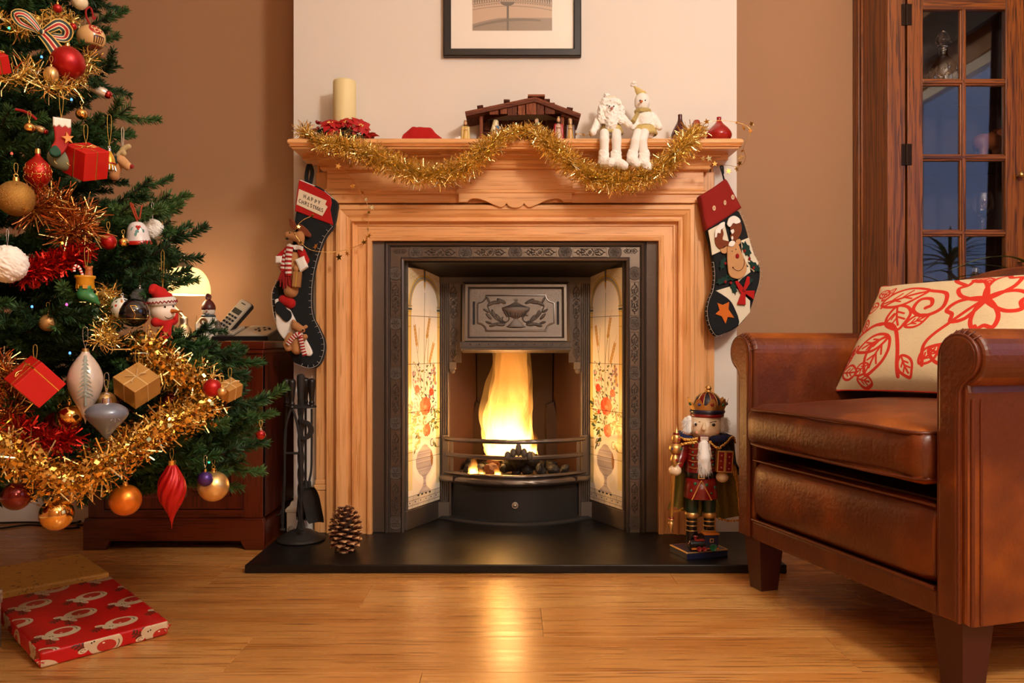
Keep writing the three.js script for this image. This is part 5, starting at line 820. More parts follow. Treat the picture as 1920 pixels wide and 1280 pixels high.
// ---------------------------------------------------------------- fire irons, pine cone
{
  const bp = at(564, 1014, 0.13), t = thing('companion_set_stand', 'black iron fire tool stand with round base on the hearth', 'stand', [bp.x, HT, 0.13]), s = sc(0.13), X = (px) => (px - 564) * s, Y = (py) => CAM.y - (py - 640) * s - HT, ir = MAT.ironDark;
  M('base', lathe([[0, 0], [0.076, 0], [0.076, 0.006], [0.070, 0.011], [0.060, 0.012], [0.056, 0.019], [0.044, 0.021], [0.036, 0.03], [0.016, 0.034], [0.012, 0.045], [0.009, 0.06]], 44), ir, t);
  { const g = new THREE.BoxGeometry(0.0155, 0.41, 0.0155, 1, 80, 1), p = g.attributes.position; for (let i = 0; i < p.count; i++) { const yy = p.getY(i), a = Math.abs(yy) < 0.17 ? yy * 30 : Math.sign(yy) * 5.1, x = p.getX(i), z = p.getZ(i); p.setX(i, x * Math.cos(a) - z * Math.sin(a)); p.setZ(i, x * Math.sin(a) + z * Math.cos(a)); } g.computeVertexNormals(); M('twisted_post', T(g, [0, 0.245, 0]), ir, t); }
  M('finial', lathe(smoothProf([[0.006, 0.53], [0.009, 0.54], [0.011, 0.57], [0.0125, 0.61], [0.011, 0.628], [0, 0.633]].map(([r, y]) => [r, y - 0.1]), 24), 16), ir, t);
  const hy = Y(762);
  M('tool_ring', [T(new THREE.TorusGeometry(0.045, 0.0035, 6, 32), [0, hy, 0], [PI / 2, 0, 0]), stick([-0.05, hy, 0], [0.05, hy, 0], 0.0035), stick([0, hy, -0.05], [0, hy, 0.05], 0.0035)], ir, t);
  M('crescent', T(ext([...arc(0, 0, 0.032, -1.9, 1.75, 18), ...arc(-0.008, 0.0, 0.022, 1.5, -1.6, 14)], 0.006, 0.001), [X(572), Y(805), 0.012]), ir, t);
  const handle = smoothProf([[0.005, 0], [0.009, 0.004], [0.0075, 0.01], [0.0095, 0.016], [0.0075, 0.024], [0.010, 0.05], [0.0125, 0.075], [0.011, 0.09], [0, 0.095]], 30);
  const tool = (name, label, px, z, pts, r, headG) => { const o = thing(name, label, 'fire tool', [bp.x + X(px), HT, 0.13 + z]); M('handle', T(lathe(handle, 16), [0, Y(764), 0]), mat(0x191412, 0.4), o); M('shaft', tube(pts, r, 30, 8), ir, o); for (const [n, g] of headG) M(n, g, ir, o); return o; };
  const top = Y(766);
  tool('fire_poker', 'black iron poker hanging at the far left of the stand', 537, 0.0, [[0, top, 0], [-0.002, 0.3, 0.004], [-0.008, 0.16, 0.006], [-0.012, 0.055, 0.012]], 0.0036, [['hook', tube([[-0.011, 0.1, 0.01], [-0.018, 0.085, 0.01], [-0.03, 0.08, 0.01]], 0.003, 10, 6)]]);
  tool('fire_tongs', 'black iron tongs hanging in front on the stand', 555, 0.048, [[0, top, 0], [0, 0.43, 0], [-0.010, 0.40, 0.004], [-0.020, 0.35, 0.006], [-0.021, 0.22, 0.006], [-0.028, 0.05, 0.004]], 0.0038, [['second_arm', tube([[0, 0.43, 0], [0.012, 0.40, 0.004], [0.024, 0.34, 0.006], [0.03, 0.2, 0.006], [0.031, 0.05, 0.004]], 0.0038, 30, 8)], ['pivot', stick([-0.021, Y(845), 0.006], [0.026, Y(845), 0.006], 0.004)], ['claw', [ball(0.009, [-0.028, 0.046, 0.004], [1, 0.7, 1], 10), ball(0.009, [0.031, 0.046, 0.004], [1, 0.7, 1], 10)]]]);
  const br = tool('hearth_brush', 'black hearth brush hanging behind the post of the stand', 566, -0.046, [[0, top, 0], [0, 0.3, 0], [0, 0.18, 0]], 0.004, [['ferrule', lathe([[0.004, 0.185], [0.018, 0.165], [0.024, 0.15]], 20)]]);
  { const g = []; for (let i = 0; i < 420; i++) { const a = R(0, 6.3), r = Math.sqrt(rnd()) * 0.022; g.push(stick([r * Math.cos(a), 0.152, r * Math.sin(a)], [r * 1.35 * Math.cos(a), R(0.055, 0.068), r * 1.35 * Math.sin(a)], 0.0009, 0.0007, 3)); } tag(M('bristles', g, mat(0x17120f, 0.9), br), null, null, null, 'stuff'); }
  const blade = (() => { const g = new THREE.PlaneGeometry(0.064, 0.115, 10, 12), p = g.attributes.position; for (let i = 0; i < p.count; i++) { let x = p.getX(i), y = p.getY(i); const u = clamp((y + 0.0575) / 0.115, 0, 1); x *= lerp(1, 0.62, sst(u, 0.72, 1)) * lerp(0.86, 1, sst(u, 0, 0.12)); p.setX(i, x); p.setZ(i, 0.4 * Math.abs(x) ** 1.5 * 6 + (u > 0.9 ? 0.05 * (u - 0.9) : 0)); } const b = g.clone().translate(0, 0, -0.002); const m = merge([g, b]); m.computeVertexNormals(); return m; })();
  tool('fire_shovel', 'black iron shovel hanging at the right of the stand', 585, 0.004, [[0, top, 0], [0, 0.3, 0.0], [-0.001, 0.22, 0.004], [-0.006, 0.19, 0.008], [-0.006, 0.178, 0.01]], 0.0036, [['blade', T(blade, [0.014, 0.118, 0.018], [0.12, -0.35, 0.2])], ['socket', stick([-0.006, 0.19, 0.008], [-0.002, 0.155, 0.014], 0.006, 0.005)]]);
  const bell = thing('metal_ornament', 'small silver filigree ornament lying by the base of the fire tool stand', 'ornament', [at(547, 985, 0.03).x, HT + 0.012, 0.035]);
  M('cage', [0, 1, 2, 3].map((i) => T(new THREE.TorusGeometry(0.011, 0.0014, 5, 18), [0, 0, 0], [0, i * PI / 4, 0])), MAT.silver, bell); M('ribbon', rbox(0.03, 0.004, 0.012, 0.0015, [0.012, -0.008, 0.012], [0, 0.6, -0.2]), F_.cream, bell);
  // pine cone: every scale a part
  const pc = at(648, 1037, 0.26), cone = thing('pine_cone', 'large open brown pine cone standing on the slate hearth', 'pine cone', [pc.x, HT, 0.26]);
  M('core', lathe(smoothProf([[0.004, 0.002], [0.024, 0.012], [0.026, 0.05], [0.016, 0.1], [0.003, 0.132]], 20), 14), mat(0x2e170c, 0.9), cone);
  const scaleG = (() => { const g = blob([cap([0, 0, 0], [0, 0.018, 0], 0.004, 0.007), cap([-0.0085, 0.02, 0], [0.0085, 0.02, 0], 0.0055, 0.0055)], 0.0022, 0.003), p = g.attributes.position; for (let i = 0; i < p.count; i++) p.setZ(i, p.getZ(i) * 0.42 + p.getY(i) ** 2 * 9); g.computeVertexNormals(); return g; })();
  const tip = T(T(new THREE.ConeGeometry(0.0072, 0.008, 4), [0, 0, 0], [0, PI / 4, 0]), [0, 0.0255, 0.0066], [0.5, 0, 0], [1.45, 0.8, 0.55]);
  const cm = [0x6b3d22, 0x7c4a2b, 0x5a3019].map((c) => mat(c, 0.7, { bumpMap: noiseFine, bumpScale: 0.0006 })), tm = mat(0xcfa070, 0.7);
  for (let i = 0; i < 88; i++) { const v = i / 87, a = i * 2.39996, r = 0.004 + 0.022 * Math.sin(PI * Math.pow(1 - v, 0.75) * 0.92 + 0.15), sc_ = lerp(1.34, 0.6, v ** 1.2) * (v < 0.1 ? 0.75 : 1); const m = M('scale', scaleG, cm[i % 3], cone); m.rotation.order = 'YXZ'; m.rotation.set(lerp(1.85, 0.35, v ** 0.8), a, 0); m.position.set(r * Math.sin(a), 0.012 + v * 0.112, r * Math.cos(a)); m.scale.setScalar(sc_); M('scale_tip', tip, tm, m); }
}
// ---------------------------------------------------------------- presents and cables on the floor
{
  const G = (px, py, h) => { const d = (CAM.y - h) * FOCAL / (py - 640); return [(px - 960) * d / FOCAL + CAM.x, CAM.z - d]; };
  const rein = canvasTex(1024, 1024, (c, W, H) => {
    c.fillStyle = '#c60a0b'; c.fillRect(0, 0, W, H);
    const twig = (x, y, a) => { c.save(); c.translate(x, y); c.rotate(a); c.strokeStyle = '#5d2413'; c.lineWidth = 9; c.lineCap = 'round'; c.beginPath(); c.moveTo(0, 0); c.lineTo(105, 0); c.stroke(); for (let i = 1; i < 5; i++) { c.fillStyle = '#5d2413'; for (const s of [-1, 1]) { c.beginPath(); c.ellipse(i * 22, s * 14, 15, 7, s * 0.9, 0, 7); c.fill(); } } c.restore(); };
    const face = (x, y) => { c.save(); c.translate(x, y); c.rotate(-0.08); twig(-92, -16, PI - 0.5); twig(-80, 24, PI + 0.1 - 1.4); c.fillStyle = '#d9c19b'; c.beginPath(); c.ellipse(8, 0, 100, 68, 0, 0, 7); c.fill(); c.beginPath(); c.ellipse(-70, 14, 48, 38, -0.2, 0, 7); c.fill(); for (const [ex, ey, r] of [[-118, -22, 0.2], [-66, 70, 1.1]]) { c.save(); c.translate(ex, ey); c.rotate(r); c.fillStyle = '#e2cda9'; c.beginPath(); c.ellipse(0, 0, 28, 16, 0, 0, 7); c.fill(); c.strokeStyle = '#5d2413'; c.lineWidth = 3; c.beginPath(); c.ellipse(0, 0, 14, 8, 0, 0, 5); c.stroke(); c.restore(); } c.fillStyle = '#bd2a1e'; c.beginPath(); c.ellipse(16, -14, 56, 36, 0, 0, 7); c.fill(); c.fillStyle = '#f0ddbd'; c.beginPath(); c.ellipse(-4, 6, 8, 5, 0, 0, 7); c.fill(); c.fillStyle = '#2c1710'; for (const [a, b] of [[-74, 18], [-60, 24]]) { c.beginPath(); c.arc(a, b, 5, 0, 7); c.fill(); } c.strokeStyle = '#3a1c10'; c.lineWidth = 5; c.beginPath(); c.arc(52, -6, 36, -0.9, 0.6); c.stroke(); c.restore(); };
    for (const [x, y] of [[170, 150], [510, 90], [860, 170], [330, 400], [690, 370], [1010, 440], [-14, 440], [170, 660], [510, 610], [860, 680], [330, 900], [690, 890], [1010, 950], [-14, 950], [170, 1174], [860, 1190], [510, 1110]]) face(x, y);
  }, [1, 1]);
  const wrap = (w, d, h) => { const g = flat(rbox(w, h, d, 0.006, [0, h / 2, 0], undefined, 3)); return g; };
  // red parcel
  const nr = G(75, 1255, 0), rt = G(316, 1190, 0), bk = G(205, 1090, 0.036);
  const ux = V(rt[0] - nr[0], 0, rt[1] - nr[1]), W = ux.length(), ang = Math.atan2(-ux.z, ux.x), D = 0.335, H = 0.034;
  const nx = V(Math.sin(ang), 0, Math.cos(ang)), cx = (nr[0] + rt[0]) / 2 - nx.x * D / 2, cz = (nr[1] + rt[1]) / 2 - nx.z * D / 2;
  const rp = thing('wrapped_present', 'flat red present wrapped in paper printed with reindeer faces, nearest on the floor', 'present', [cx, Math.sin(0.1) * D / 2, cz], ang); rp.rotation.order = 'YXZ'; rp.rotation.x = 0.1;
  const pg = grain(wrap(W, D, H), 0, 0.31, 0.22), pu = pg.attributes.uv; for (let i = 0; i < pu.count; i++) pu.setXY(i, pu.getX(i) / 0.36, -pu.getY(i) / 0.36);
  const paper = mat(0xffffff, 0.38, { map: rein, bumpMap: noiseCoarse, bumpScale: 0.0008 });
  M('wrapping_paper', pg, paper, rp);
  for (const s of [-1, 1]) M('folded_corner', [T(new THREE.ConeGeometry(0.011, 0.02, 5), [s * (W / 2 + 0.001), 0.016, D / 2 - 0.008], [0, 0, -s * 1.1])], paper, rp);
  M('folded_flap', [rbox(0.002, H * 0.8, D * 0.5, 0.0005, [W / 2, H / 2, 0.03], [0, 0, -0.05])], paper, rp);
  // gold present behind
  const goldPaper = canvasTex(512, 512, (c, W2, H2) => { c.fillStyle = '#eebc58'; c.fillRect(0, 0, W2, H2); const star = (x, y, r, n) => { c.beginPath(); for (let i = 0; i < 2 * n; i++) { const a = i * PI / n, q = i % 2 ? r * 0.45 : r; c[i ? 'lineTo' : 'moveTo'](x + q * Math.cos(a), y + q * Math.sin(a)); } c.fill(); }; for (let i = 0; i < 26; i++) { c.fillStyle = i % 3 ? '#5a2a18' : '#6d3d1c'; star(R(10, 500), R(10, 500), R(5, 12), 5); } for (let i = 0; i < 420; i++) { c.strokeStyle = i % 2 ? '#8a6222' : '#d0a352'; c.lineWidth = 1.5; c.beginPath(); c.arc(R(0, 512), R(0, 512), R(3, 10), R(0, 6), R(3, 8)); c.stroke(); } });
  const gb = G(152, 1038, 0.05), gp = thing('wrapped_present', 'flat gold present printed with small stars, under the tree behind the red one', 'present', [gb[0] - 0.021, 0, gb[1] + 0.197], 0.75);
  const gg = grain(wrap(0.30, 0.26, 0.052), 0, 0, 0), gu = gg.attributes.uv; for (let i = 0; i < gu.count; i++) gu.setXY(i, gu.getX(i) / 0.3, gu.getY(i) / 0.3);
  M('wrapping_paper', gg, mat(0xffffff, 0.42, { map: goldPaper, metalness: 0.1 }), gp);
  // silver gift box cut by the picture's edge
  const sp = G(7, 1212, 0), sv = thing('silver_gift_box', 'slim silver gift box with a white snowflake print at the left edge of the picture', 'present', [sp[0] - 0.078, 0, sp[1] + 0.02], 0.0);
  const flake = canvasTex(256, 256, (c) => { c.fillStyle = '#9a9ca2'; c.fillRect(0, 0, 256, 256); c.strokeStyle = '#eef0f2'; c.lineWidth = 6; for (const [x, y, r] of [[128, 128, 70], [246, 150, 46], [10, 150, 46], [60, 236, 30], [60, 20, 30], [200, 30, 30]]) for (let i = 0; i < 6; i++) { const a = i * PI / 3; c.beginPath(); c.moveTo(x, y); c.lineTo(x + r * Math.cos(a), y + r * Math.sin(a)); for (const s of [-1, 1]) { c.moveTo(x + r * 0.6 * Math.cos(a), y + r * 0.6 * Math.sin(a)); c.lineTo(x + r * 0.9 * Math.cos(a + s * 0.3), y + r * 0.9 * Math.sin(a + s * 0.3)); } c.stroke(); } });
  const sg = grain(rbox(0.15, 0.125, 0.036, 0.004, [0, 0.0625, 0]), 0, 0, 0), su = sg.attributes.uv; for (let i = 0; i < su.count; i++) su.setXY(i, su.getX(i) / 0.12 + 0.42, su.getY(i) / 0.12 + 0.2);
  M('box', sg, mat(0xffffff, 0.3, { map: flake, metalness: 0.6 }), sv); M('lid', rbox(0.154, 0.03, 0.040, 0.003, [0, 0.111, 0]), sv.children[0].material, sv);
  // cables by the skirting
  const cb = mat(0x0b0908, 0.5), cable = (label, pts) => { const o = thing('power_cable', label, 'cable'); M('flex', tube(pts.map(([x, y]) => { const [a, b] = G(x, y, 0.004); return [a, 0.0042, b]; }), 0.0035, 80, 6), cb, o); };
  cable('black power cable lying nearest the wall, looping by the cabinet', [[-60, 981], [0, 980], [60, 979], [110, 982], [140, 980], [152, 976], [165, 973], [172, 977], [160, 983], [146, 984], [150, 977], [178, 974]]);
  cable('black power cable lying in front of the looping one', [[-60, 990], [0, 990], [50, 984], [90, 986], [130, 990], [150, 988]]);
}
// ---------------------------------------------------------------- nutcracker, in the units of a close view (0.443 mm), origin at the middle of its base
{
  const zN = 0.30, base = at(1311, 1036, zN), K = sc(zN) / 3.556, t = thing('nutcracker', 'painted wooden nutcracker king with crown, sceptre and cape on the hearth', 'figurine', [base.x, HT, zN], 0);
  const X = (cx) => (cx - 325) * K, Y = (cy) => (1215 - cy) * K, L = (prof, cx, z = 0, seg = 28) => lathe(prof.map(([r, cy]) => [r * K, Y(cy)]), seg, [X(cx), 0, z * K]);
  const red = CER(0x7d1210, 0.3), navy = CER(0x151a38, 0.35), gold = MAT.goldSatin, skin = CER(0xe9cfae, 0.35), grn = CER(0x0f2f24, 0.4), blk = CER(0x0f0d0f, 0.25);
  const gem = (c) => mat(c, 0.1, { clearcoat: 1 });
  const gR = gem(0x9c1418), gG = gem(0x0d6b4a), gB = gem(0x23306f);
  const bs = new THREE.Group(); bs.name = numbered('base'); bs.rotation.y = 0.32; t.add(bs);
  M('base_block', rbox(305 * K, 40 * K, 225 * K, 0.0015, [0, 20 * K, -10 * K]), navy, bs); M('base_top', rbox(308 * K, 8 * K, 228 * K, 0.001, [0, 43 * K, -10 * K]), gold, bs); M('base_panel', rbox(286 * K, 8 * K, 206 * K, 0.001, [0, 44.5 * K, -10 * K]), navy, bs);
  for (const [cx, n] of [[280, 0], [396, 1]]) {
    M('boot', [L([[40, 1165], [40, 1100], [34, 1040], [36, 960]], cx, -20), T(ball(1, [0, 0, 0], [38 * K, 26 * K, 62 * K]), [X(cx), Y(1152), 12 * K])], blk, t);
    for (const y of [995, 1025, 1058]) M('boot_strap', L([[38, y + 4], [39.5, y], [38, y - 4]], cx, -20), gold, t);
    M('boot_cuff', L([[38, 975], [46, 968], [48, 950], [44, 938], [38, 936]], cx, -20), gold, t);
    M('trouser_leg', L([[38, 940], [42, 925], [44, 880], [44, 830]], cx, -20), grn, t);
  }
  M('coat_skirt', L([[112, 838], [114, 830], [108, 780], [100, 700], [0, 700]], 340, -20, 40), red, t);
  { const g = ext([[X(320), Y(712)], [X(262), Y(838)], [X(382), Y(838)]], 0.002, 0.0005), p = g.attributes.position; for (let i = 0; i < p.count; i++) { const dx = p.getX(i) - X(340); p.setZ(i, p.getZ(i) + Math.sqrt(Math.max(0, (112 * K) ** 2 - dx * dx)) - 20 * K - 0.0015 - (p.getY(i) - Y(838)) * 0.09); } g.computeVertexNormals(); M('skirt_gusset', g, navy, t); }
  for (const [a, b] of [[[320, 710], [258, 838]], [[320, 710], [386, 838]]]) M('gold_edge', stick([X(a[0]), Y(a[1]), 84 * K], [X(b[0]), Y(b[1]), 84 * K + 2 * K], 4 * K), gold, t);
  for (const [x, y, m] of [[283, 733, gG], [355, 738, gG], [263, 783, gG], [384, 796, gG], [415, 760, gG]]) M('gem', ball(11 * K, [X(x), Y(y), Math.sqrt(106 ** 2 - (x - 340) ** 2) * K - 20 * K], [1, 1, 0.5], 12), m, t);
  M('belt', L([[101, 702], [103, 695], [103, 668], [101, 662]], 340, -20, 40), blk, t); M('belt_buckle', sweep([[-15, -11], [-15, 11], [15, 11], [15, -11], [-15, -11]].map(([x, y]) => [x * K, y * K]), [[0, 0], [0, 5 * K], [6 * K, 5 * K], [6 * K, 0]]).translate(X(320), Y(683), 82 * K), gold, t);
  M('torso', L([[100, 664], [98, 600], [104, 520], [100, 470], [70, 440], [0, 432]], 335, -20, 40), red, t);
  for (let i = 0; i < 4; i++) for (const s of [-1, 1]) { M('frog_braid', tube([[335 + s * 30, 500 + i * 42], [335 + s * 62, 506 + i * 42], [335 + s * 88, 500 + i * 42]].map(([x, y]) => [X(x), Y(y), Math.sqrt(Math.max(200, 105 ** 2 - (x - 335) ** 2)) * K - 19 * K]), 3 * K, 12, 5), gold, t); M('gem', ball(8 * K, [X(335 + s * 66), Y(485 + i * 42), Math.sqrt(103 ** 2 - 66 ** 2) * K - 19 * K], [1, 1, 0.5], 10), gG, t); }
  // arms, hands, sceptre, gift
  M('arm', blob([cap([X(228), Y(480), -20 * K], [X(196), Y(570), 5 * K], 44 * K, 40 * K), cap([X(196), Y(570), 5 * K], [X(168), Y(625), 50 * K], 38 * K, 32 * K)], 0.0024, 0.006), red, t); M('arm', blob([cap([X(442), Y(480), -20 * K], [X(470), Y(580), 0], 44 * K, 40 * K), cap([X(470), Y(580), 0], [X(462), Y(665), 45 * K], 38 * K, 32 * K)], 0.0024, 0.006), red, t);
  M('cuff_trim', T(new THREE.TorusGeometry(33 * K, 6 * K, 6, 20), [X(172), Y(622), 46 * K], [0.9, 0.4, 0]), gold, t); M('cuff_trim', T(new THREE.TorusGeometry(33 * K, 6 * K, 6, 20), [X(464), Y(658), 42 * K], [0.9, -0.2, 0]), gold, t);
  M('hand', ball(41 * K, [X(150), Y(646), 66 * K], [1.05, 0.9, 1]), skin, t); M('hand', ball(40 * K, [X(462), Y(690), 62 * K], [1.05, 0.9, 1]), skin, t);
  { const sg = new THREE.Group(); sg.name = numbered('sceptre'); t.add(sg); const a = V(X(160), Y(350), 78 * K), b = V(X(115), Y(1045), 96 * K), d = b.clone().sub(a), at_ = (u) => a.clone().addScaledVector(d, u).toArray(), q = new THREE.Quaternion().setFromUnitVectors(V(0, -1, 0), d.clone().normalize()), len = d.length();
    const lt = (prof, m, n) => { const g = lathe(prof.map(([r, u]) => [r * K, -u * len]), 20); g.applyQuaternion(q); g.translate(a.x, a.y, a.z); return M(n, g, m, sg); };
    lt([[10, 0.3], [10, 0.87]], mat(0xb07a35, 0.4, { metalness: 0.5 }), 'shaft'); lt(smoothProf([[0, 0], [5, 0.03], [14, 0.065], [16, 0.075]], 16), gold, 'spire'); lt(smoothProf([[14, 0.075], [26, 0.10], [28, 0.13], [20, 0.16], [18, 0.165]], 16), gold, 'knop'); lt(smoothProf([[20, 0.165], [38, 0.19], [42, 0.22], [34, 0.25], [22, 0.265]], 16), gold, 'orb'); lt(smoothProf([[20, 0.265], [24, 0.29], [28, 0.31], [27, 0.335], [18, 0.36], [10, 0.37]], 16), gold, 'knop'); for (const u of [0.076, 0.163, 0.266]) lt([[20, u - 0.008], [24, u], [20, u + 0.012]], red, 'red_band'); lt(smoothProf([[12, 0.865], [20, 0.88], [16, 0.90], [20, 0.92], [16, 0.95], [4, 1.0]], 20), gold, 'ferrule'); lt([[17, 0.862], [21, 0.87], [17, 0.88]], red, 'red_band');
    for (const [u, dx, m] of [[0.215, 36, gG], [0.215, -32, gB], [0.2, 5, gG], [0.125, 20, gR], [0.32, 8, gR]]) { const p = at_(u); M('gem', ball(9 * K, [p[0] + dx * K * 0.8, p[1], p[2] + 30 * K], [1, 1, 0.6], 10), m, sg); } }
  { const g = new THREE.Group(); g.name = numbered('toy_gift'); g.position.set(X(468), Y(583), 85 * K); g.rotation.z = -0.06; t.add(g); M('gift_box', rbox(94 * K, 130 * K, 60 * K, 0.001), red, g); M('gift_edge', [rbox(104 * K, 8 * K, 64 * K, 0.0008, [0, 66 * K, 0]), rbox(104 * K, 8 * K, 64 * K, 0.0008, [0, -66 * K, 0]), ...[-1, 1].map((s) => rbox(8 * K, 132 * K, 64 * K, 0.0008, [s * 48 * K, 0, 0]))], gold, g); M('gift_ribbon', rbox(16 * K, 134 * K, 63 * K, 0.0006, [0, 0, 0]), gold, g); for (const [x, y] of [[-26, 40], [26, 34], [-28, 4], [28, -6], [-24, -38], [26, -44]]) M('gem', ball(6 * K, [x * K, y * K, 31 * K], [1, 1, 0.5], 8), F_.pink, g); }
  // head
  M('head', L([[0, 430], [60, 440], [92, 420], [102, 390], [102, 300], [0, 296]], 368, -10, 40), skin, t);
  M('nose', blob([cap([X(338), Y(335), 86 * K], [X(332), Y(366), 106 * K], 9 * K, 15 * K)], 0.0012, 0.002), skin, t);
  for (const x of [290, 397]) { M('eye', ball(15 * K, [X(x), Y(342), Math.sqrt(102 ** 2 - (x - 368) ** 2) * K - 12 * K], [1, 1, 0.4], 14), MAT.white, t); M('pupil', ball(11 * K, [X(x + 1), Y(344), Math.sqrt(102 ** 2 - (x - 368) ** 2) * K - 7 * K], [1, 1, 0.4], 12), blk, t); M('eyebrow', stick([X(x - 22), Y(x < 340 ? 322 : 328), Math.sqrt(102 ** 2 - (x - 22 - 368) ** 2) * K - 9 * K], [X(x + 22), Y(x < 340 ? 326 : 322), Math.sqrt(102 ** 2 - (x + 22 - 368) ** 2) * K - 9 * K], 2.5 * K), blk, t); }
  for (const x of [300, 425]) M('cheek', ball(16 * K, [X(x), Y(395), Math.sqrt(100 ** 2 - (x - 368) ** 2) * K - 13 * K], [1, 0.8, 0.25], 12), CER(0xe0a283), t);
  M('mouth', rbox(62 * K, 36 * K, 14 * K, 0.001, [X(336), Y(434), 92 * K]), red, t); for (let i = 0; i < 5; i++) for (const r of [0, 1]) M('tooth', rbox(9 * K, 12 * K, 5 * K, 0.0004, [X(315 + i * 10.5), Y(427 + r * 14), 99 * K]), MAT.white, t);
  const fur = (n, cx, cy, w, h, z, count, dir, len) => { const g = []; for (let i = 0; i < count; i++) { const x = X(cx + R(-w, w)), y = Y(cy + R(-h, h)), zz = (z + R(-14, 14)) * K, l = len * K * R(0.7, 1.2); g.push(stick([x, y, zz], [x + (dir[0] + R(-0.28, 0.28)) * l, y - (dir[1] + R(-0.15, 0.1)) * l, zz + (dir[2] + R(-0.2, 0.2)) * l], 2.2 * K, 0.5 * K, 3)); } const m = M(n, g, mat(0xffffff, 0.8), t); m.userData.kind = 'stuff'; return m; };
  M('beard_core', blob([cap([X(335), Y(470), 88 * K], [X(335), Y(560), 98 * K], 30 * K, 36 * K), cap([X(335), Y(560), 98 * K], [X(345), Y(640), 98 * K], 36 * K, 18 * K)], 0.0022, 0.004), mat(0xffffff, 0.9), t); fur('beard_fur', 335, 545, 38, 85, 104, 420, [0, 1, 0.08], 60);
  for (const s of [-1, 1]) { M('hair_core', blob([cap([X(368 + s * 104), Y(315), -10 * K], [X(368 + s * 112), Y(390), -6 * K], 24 * K, 22 * K)], 0.0022, 0.004), mat(0xffffff, 0.9), t); fur('hair_fur', 368 + s * 116, 345, 22, 45, 2, 240, [s * 0.55, 0.6, 0.1], 42); }
  // crown
  M('hat_band', [L([[104, 300], [110, 292], [110, 280], [104, 276]], 380, -10, 40)], red, t); M('crown_roll', L([[108, 278], [117, 266], [112, 252], [104, 250]], 382, -10, 40), navy, t);
  { const pts = [], n = 9; const g = new THREE.CylinderGeometry(124 * K, 108 * K, 62 * K, 90, 4, true), p = g.attributes.position; for (let i = 0; i < p.count; i++) { const a = Math.atan2(p.getX(i), p.getZ(i)), y = p.getY(i) + 31 * K, k = y / (62 * K), w = 0.5 + 0.5 * Math.cos(a * n); p.setY(i, y * (0.55 + 0.75 * w) ); const f = 1 + 0.10 * k * w; p.setX(i, p.getX(i) * f); p.setZ(i, p.getZ(i) * f); } g.computeVertexNormals(); M('crown', T(g, [X(384), Y(252), -10 * K]), gold, t); for (let i = 0; i < n; i++) { const a = i * 2 * PI / n; M('gem', ball(12 * K, [X(384) + Math.sin(a) * 121 * K, Y(212), Math.cos(a) * 121 * K - 10 * K], [1, 1, 1], 10), [gR, gG, gB][i % 3], t); } }
  for (let i = 0; i < 12; i++) { const a = i * PI / 6, g = new THREE.SphereGeometry(92 * K, 8, 12, a, PI / 6, 0, PI / 2); M('crown_segment', T(g, [X(384), Y(225), -10 * K], [0, 0, 0], [1, 0.95, 1]), i % 2 ? red : navy, t); M('crown_rib', T(new THREE.TorusGeometry(93 * K, 3 * K, 5, 12, PI / 2), [X(384), Y(225), -10 * K], [0, a, 0]), gold, t); }
  M('finial', L(smoothProf([[14, 142], [20, 132], [16, 122], [22, 112], [16, 98], [6, 88], [0, 84]], 30), 388, -10), gold, t);
  // cape
  const capeG = (x0, x1, y0, yb, out, sgn) => { const g = new THREE.PlaneGeometry(1, 1, 24, 30), p = g.attributes.position; for (let i = 0; i < p.count; i++) { const u = p.getX(i) + 0.5, v = 0.5 - p.getY(i), x = lerp(x0 + (v * v) * out[0], x1 + v * out[1], u), z = -62 - 40 * Math.sin(u * PI) + 10 * Math.sin(u * 16) * v + (sgn > 0 ? u : 1 - u) * 40 * (1 - 0.4 * v); p.setXYZ(i, X(x), Y(lerp(y0, yb, v) - 16 * Math.sin(u * 8) * v), z * K); } g.computeVertexNormals(); return g; };
  const velvet = felt(0x10122a), lining = mat(0x6b5a1e, 0.5, { metalness: 0.4, bumpMap: noiseCoarse, bumpScale: 0.002 });
  const cl = capeG(190, 330, 430, 930, [-70, 0], -1), cr = capeG(335, 560, 430, 985, [0, 60], 1);
  M('cape', [T(cl, [0, 0, -0.0015]), T(cr, [0, 0, -0.0015])], velvet, t); M('cape_lining', [cl, cr], lining, t);
  { const g = new THREE.PlaneGeometry(1, 1, 16, 20), p = g.attributes.position; for (let i = 0; i < p.count; i++) { const u = p.getX(i) + 0.5, v = 0.5 - p.getY(i), a = lerp(0.2, 1.9, u), r = 118 + 45 * v; p.setXYZ(i, X(400 + Math.sin(a) * r + v * v * 40), Y(440 + v * 270 * (0.45 + 0.55 * u)), (Math.cos(a) * r * 0.9 - 25) * K); } g.computeVertexNormals(); M('cape_fold', [g, T(g, [-0.001, 0, -0.001])], velvet, t); }
  M('cape_collar', blob([cap([X(190), Y(425), 20 * K], [X(250), Y(440), 70 * K], 22 * K, 22 * K), cap([X(400), Y(440), 75 * K], [X(470), Y(440), 60 * K], 24 * K, 26 * K), cap([X(470), Y(440), 60 * K], [X(540), Y(450), -10 * K], 26 * K, 24 * K), cap([X(190), Y(425), 20 * K], [X(210), Y(420), -60 * K], 22 * K, 22 * K), cap([X(540), Y(450), -10 * K], [X(480), Y(420), -70 * K], 24 * K, 22 * K)], 0.003, 0.006), felt(0x1b1f4a), t);
  const braid = (pts, n = 70) => { const c = new THREE.CatmullRomCurve3(pts.map(([x, y, z]) => V(X(x), Y(y), z * K))), g = []; for (let i = 0; i < n; i++) { const p = c.getPointAt(i / (n - 1)); g.push(ball(7 * K, [p.x + R(-2, 2) * K, p.y + R(-5, 5) * K, p.z + R(-2, 2) * K], [1, 1, 1], 6)); } M('gold_braid', g, MAT.gold, t).userData.kind = 'stuff'; };
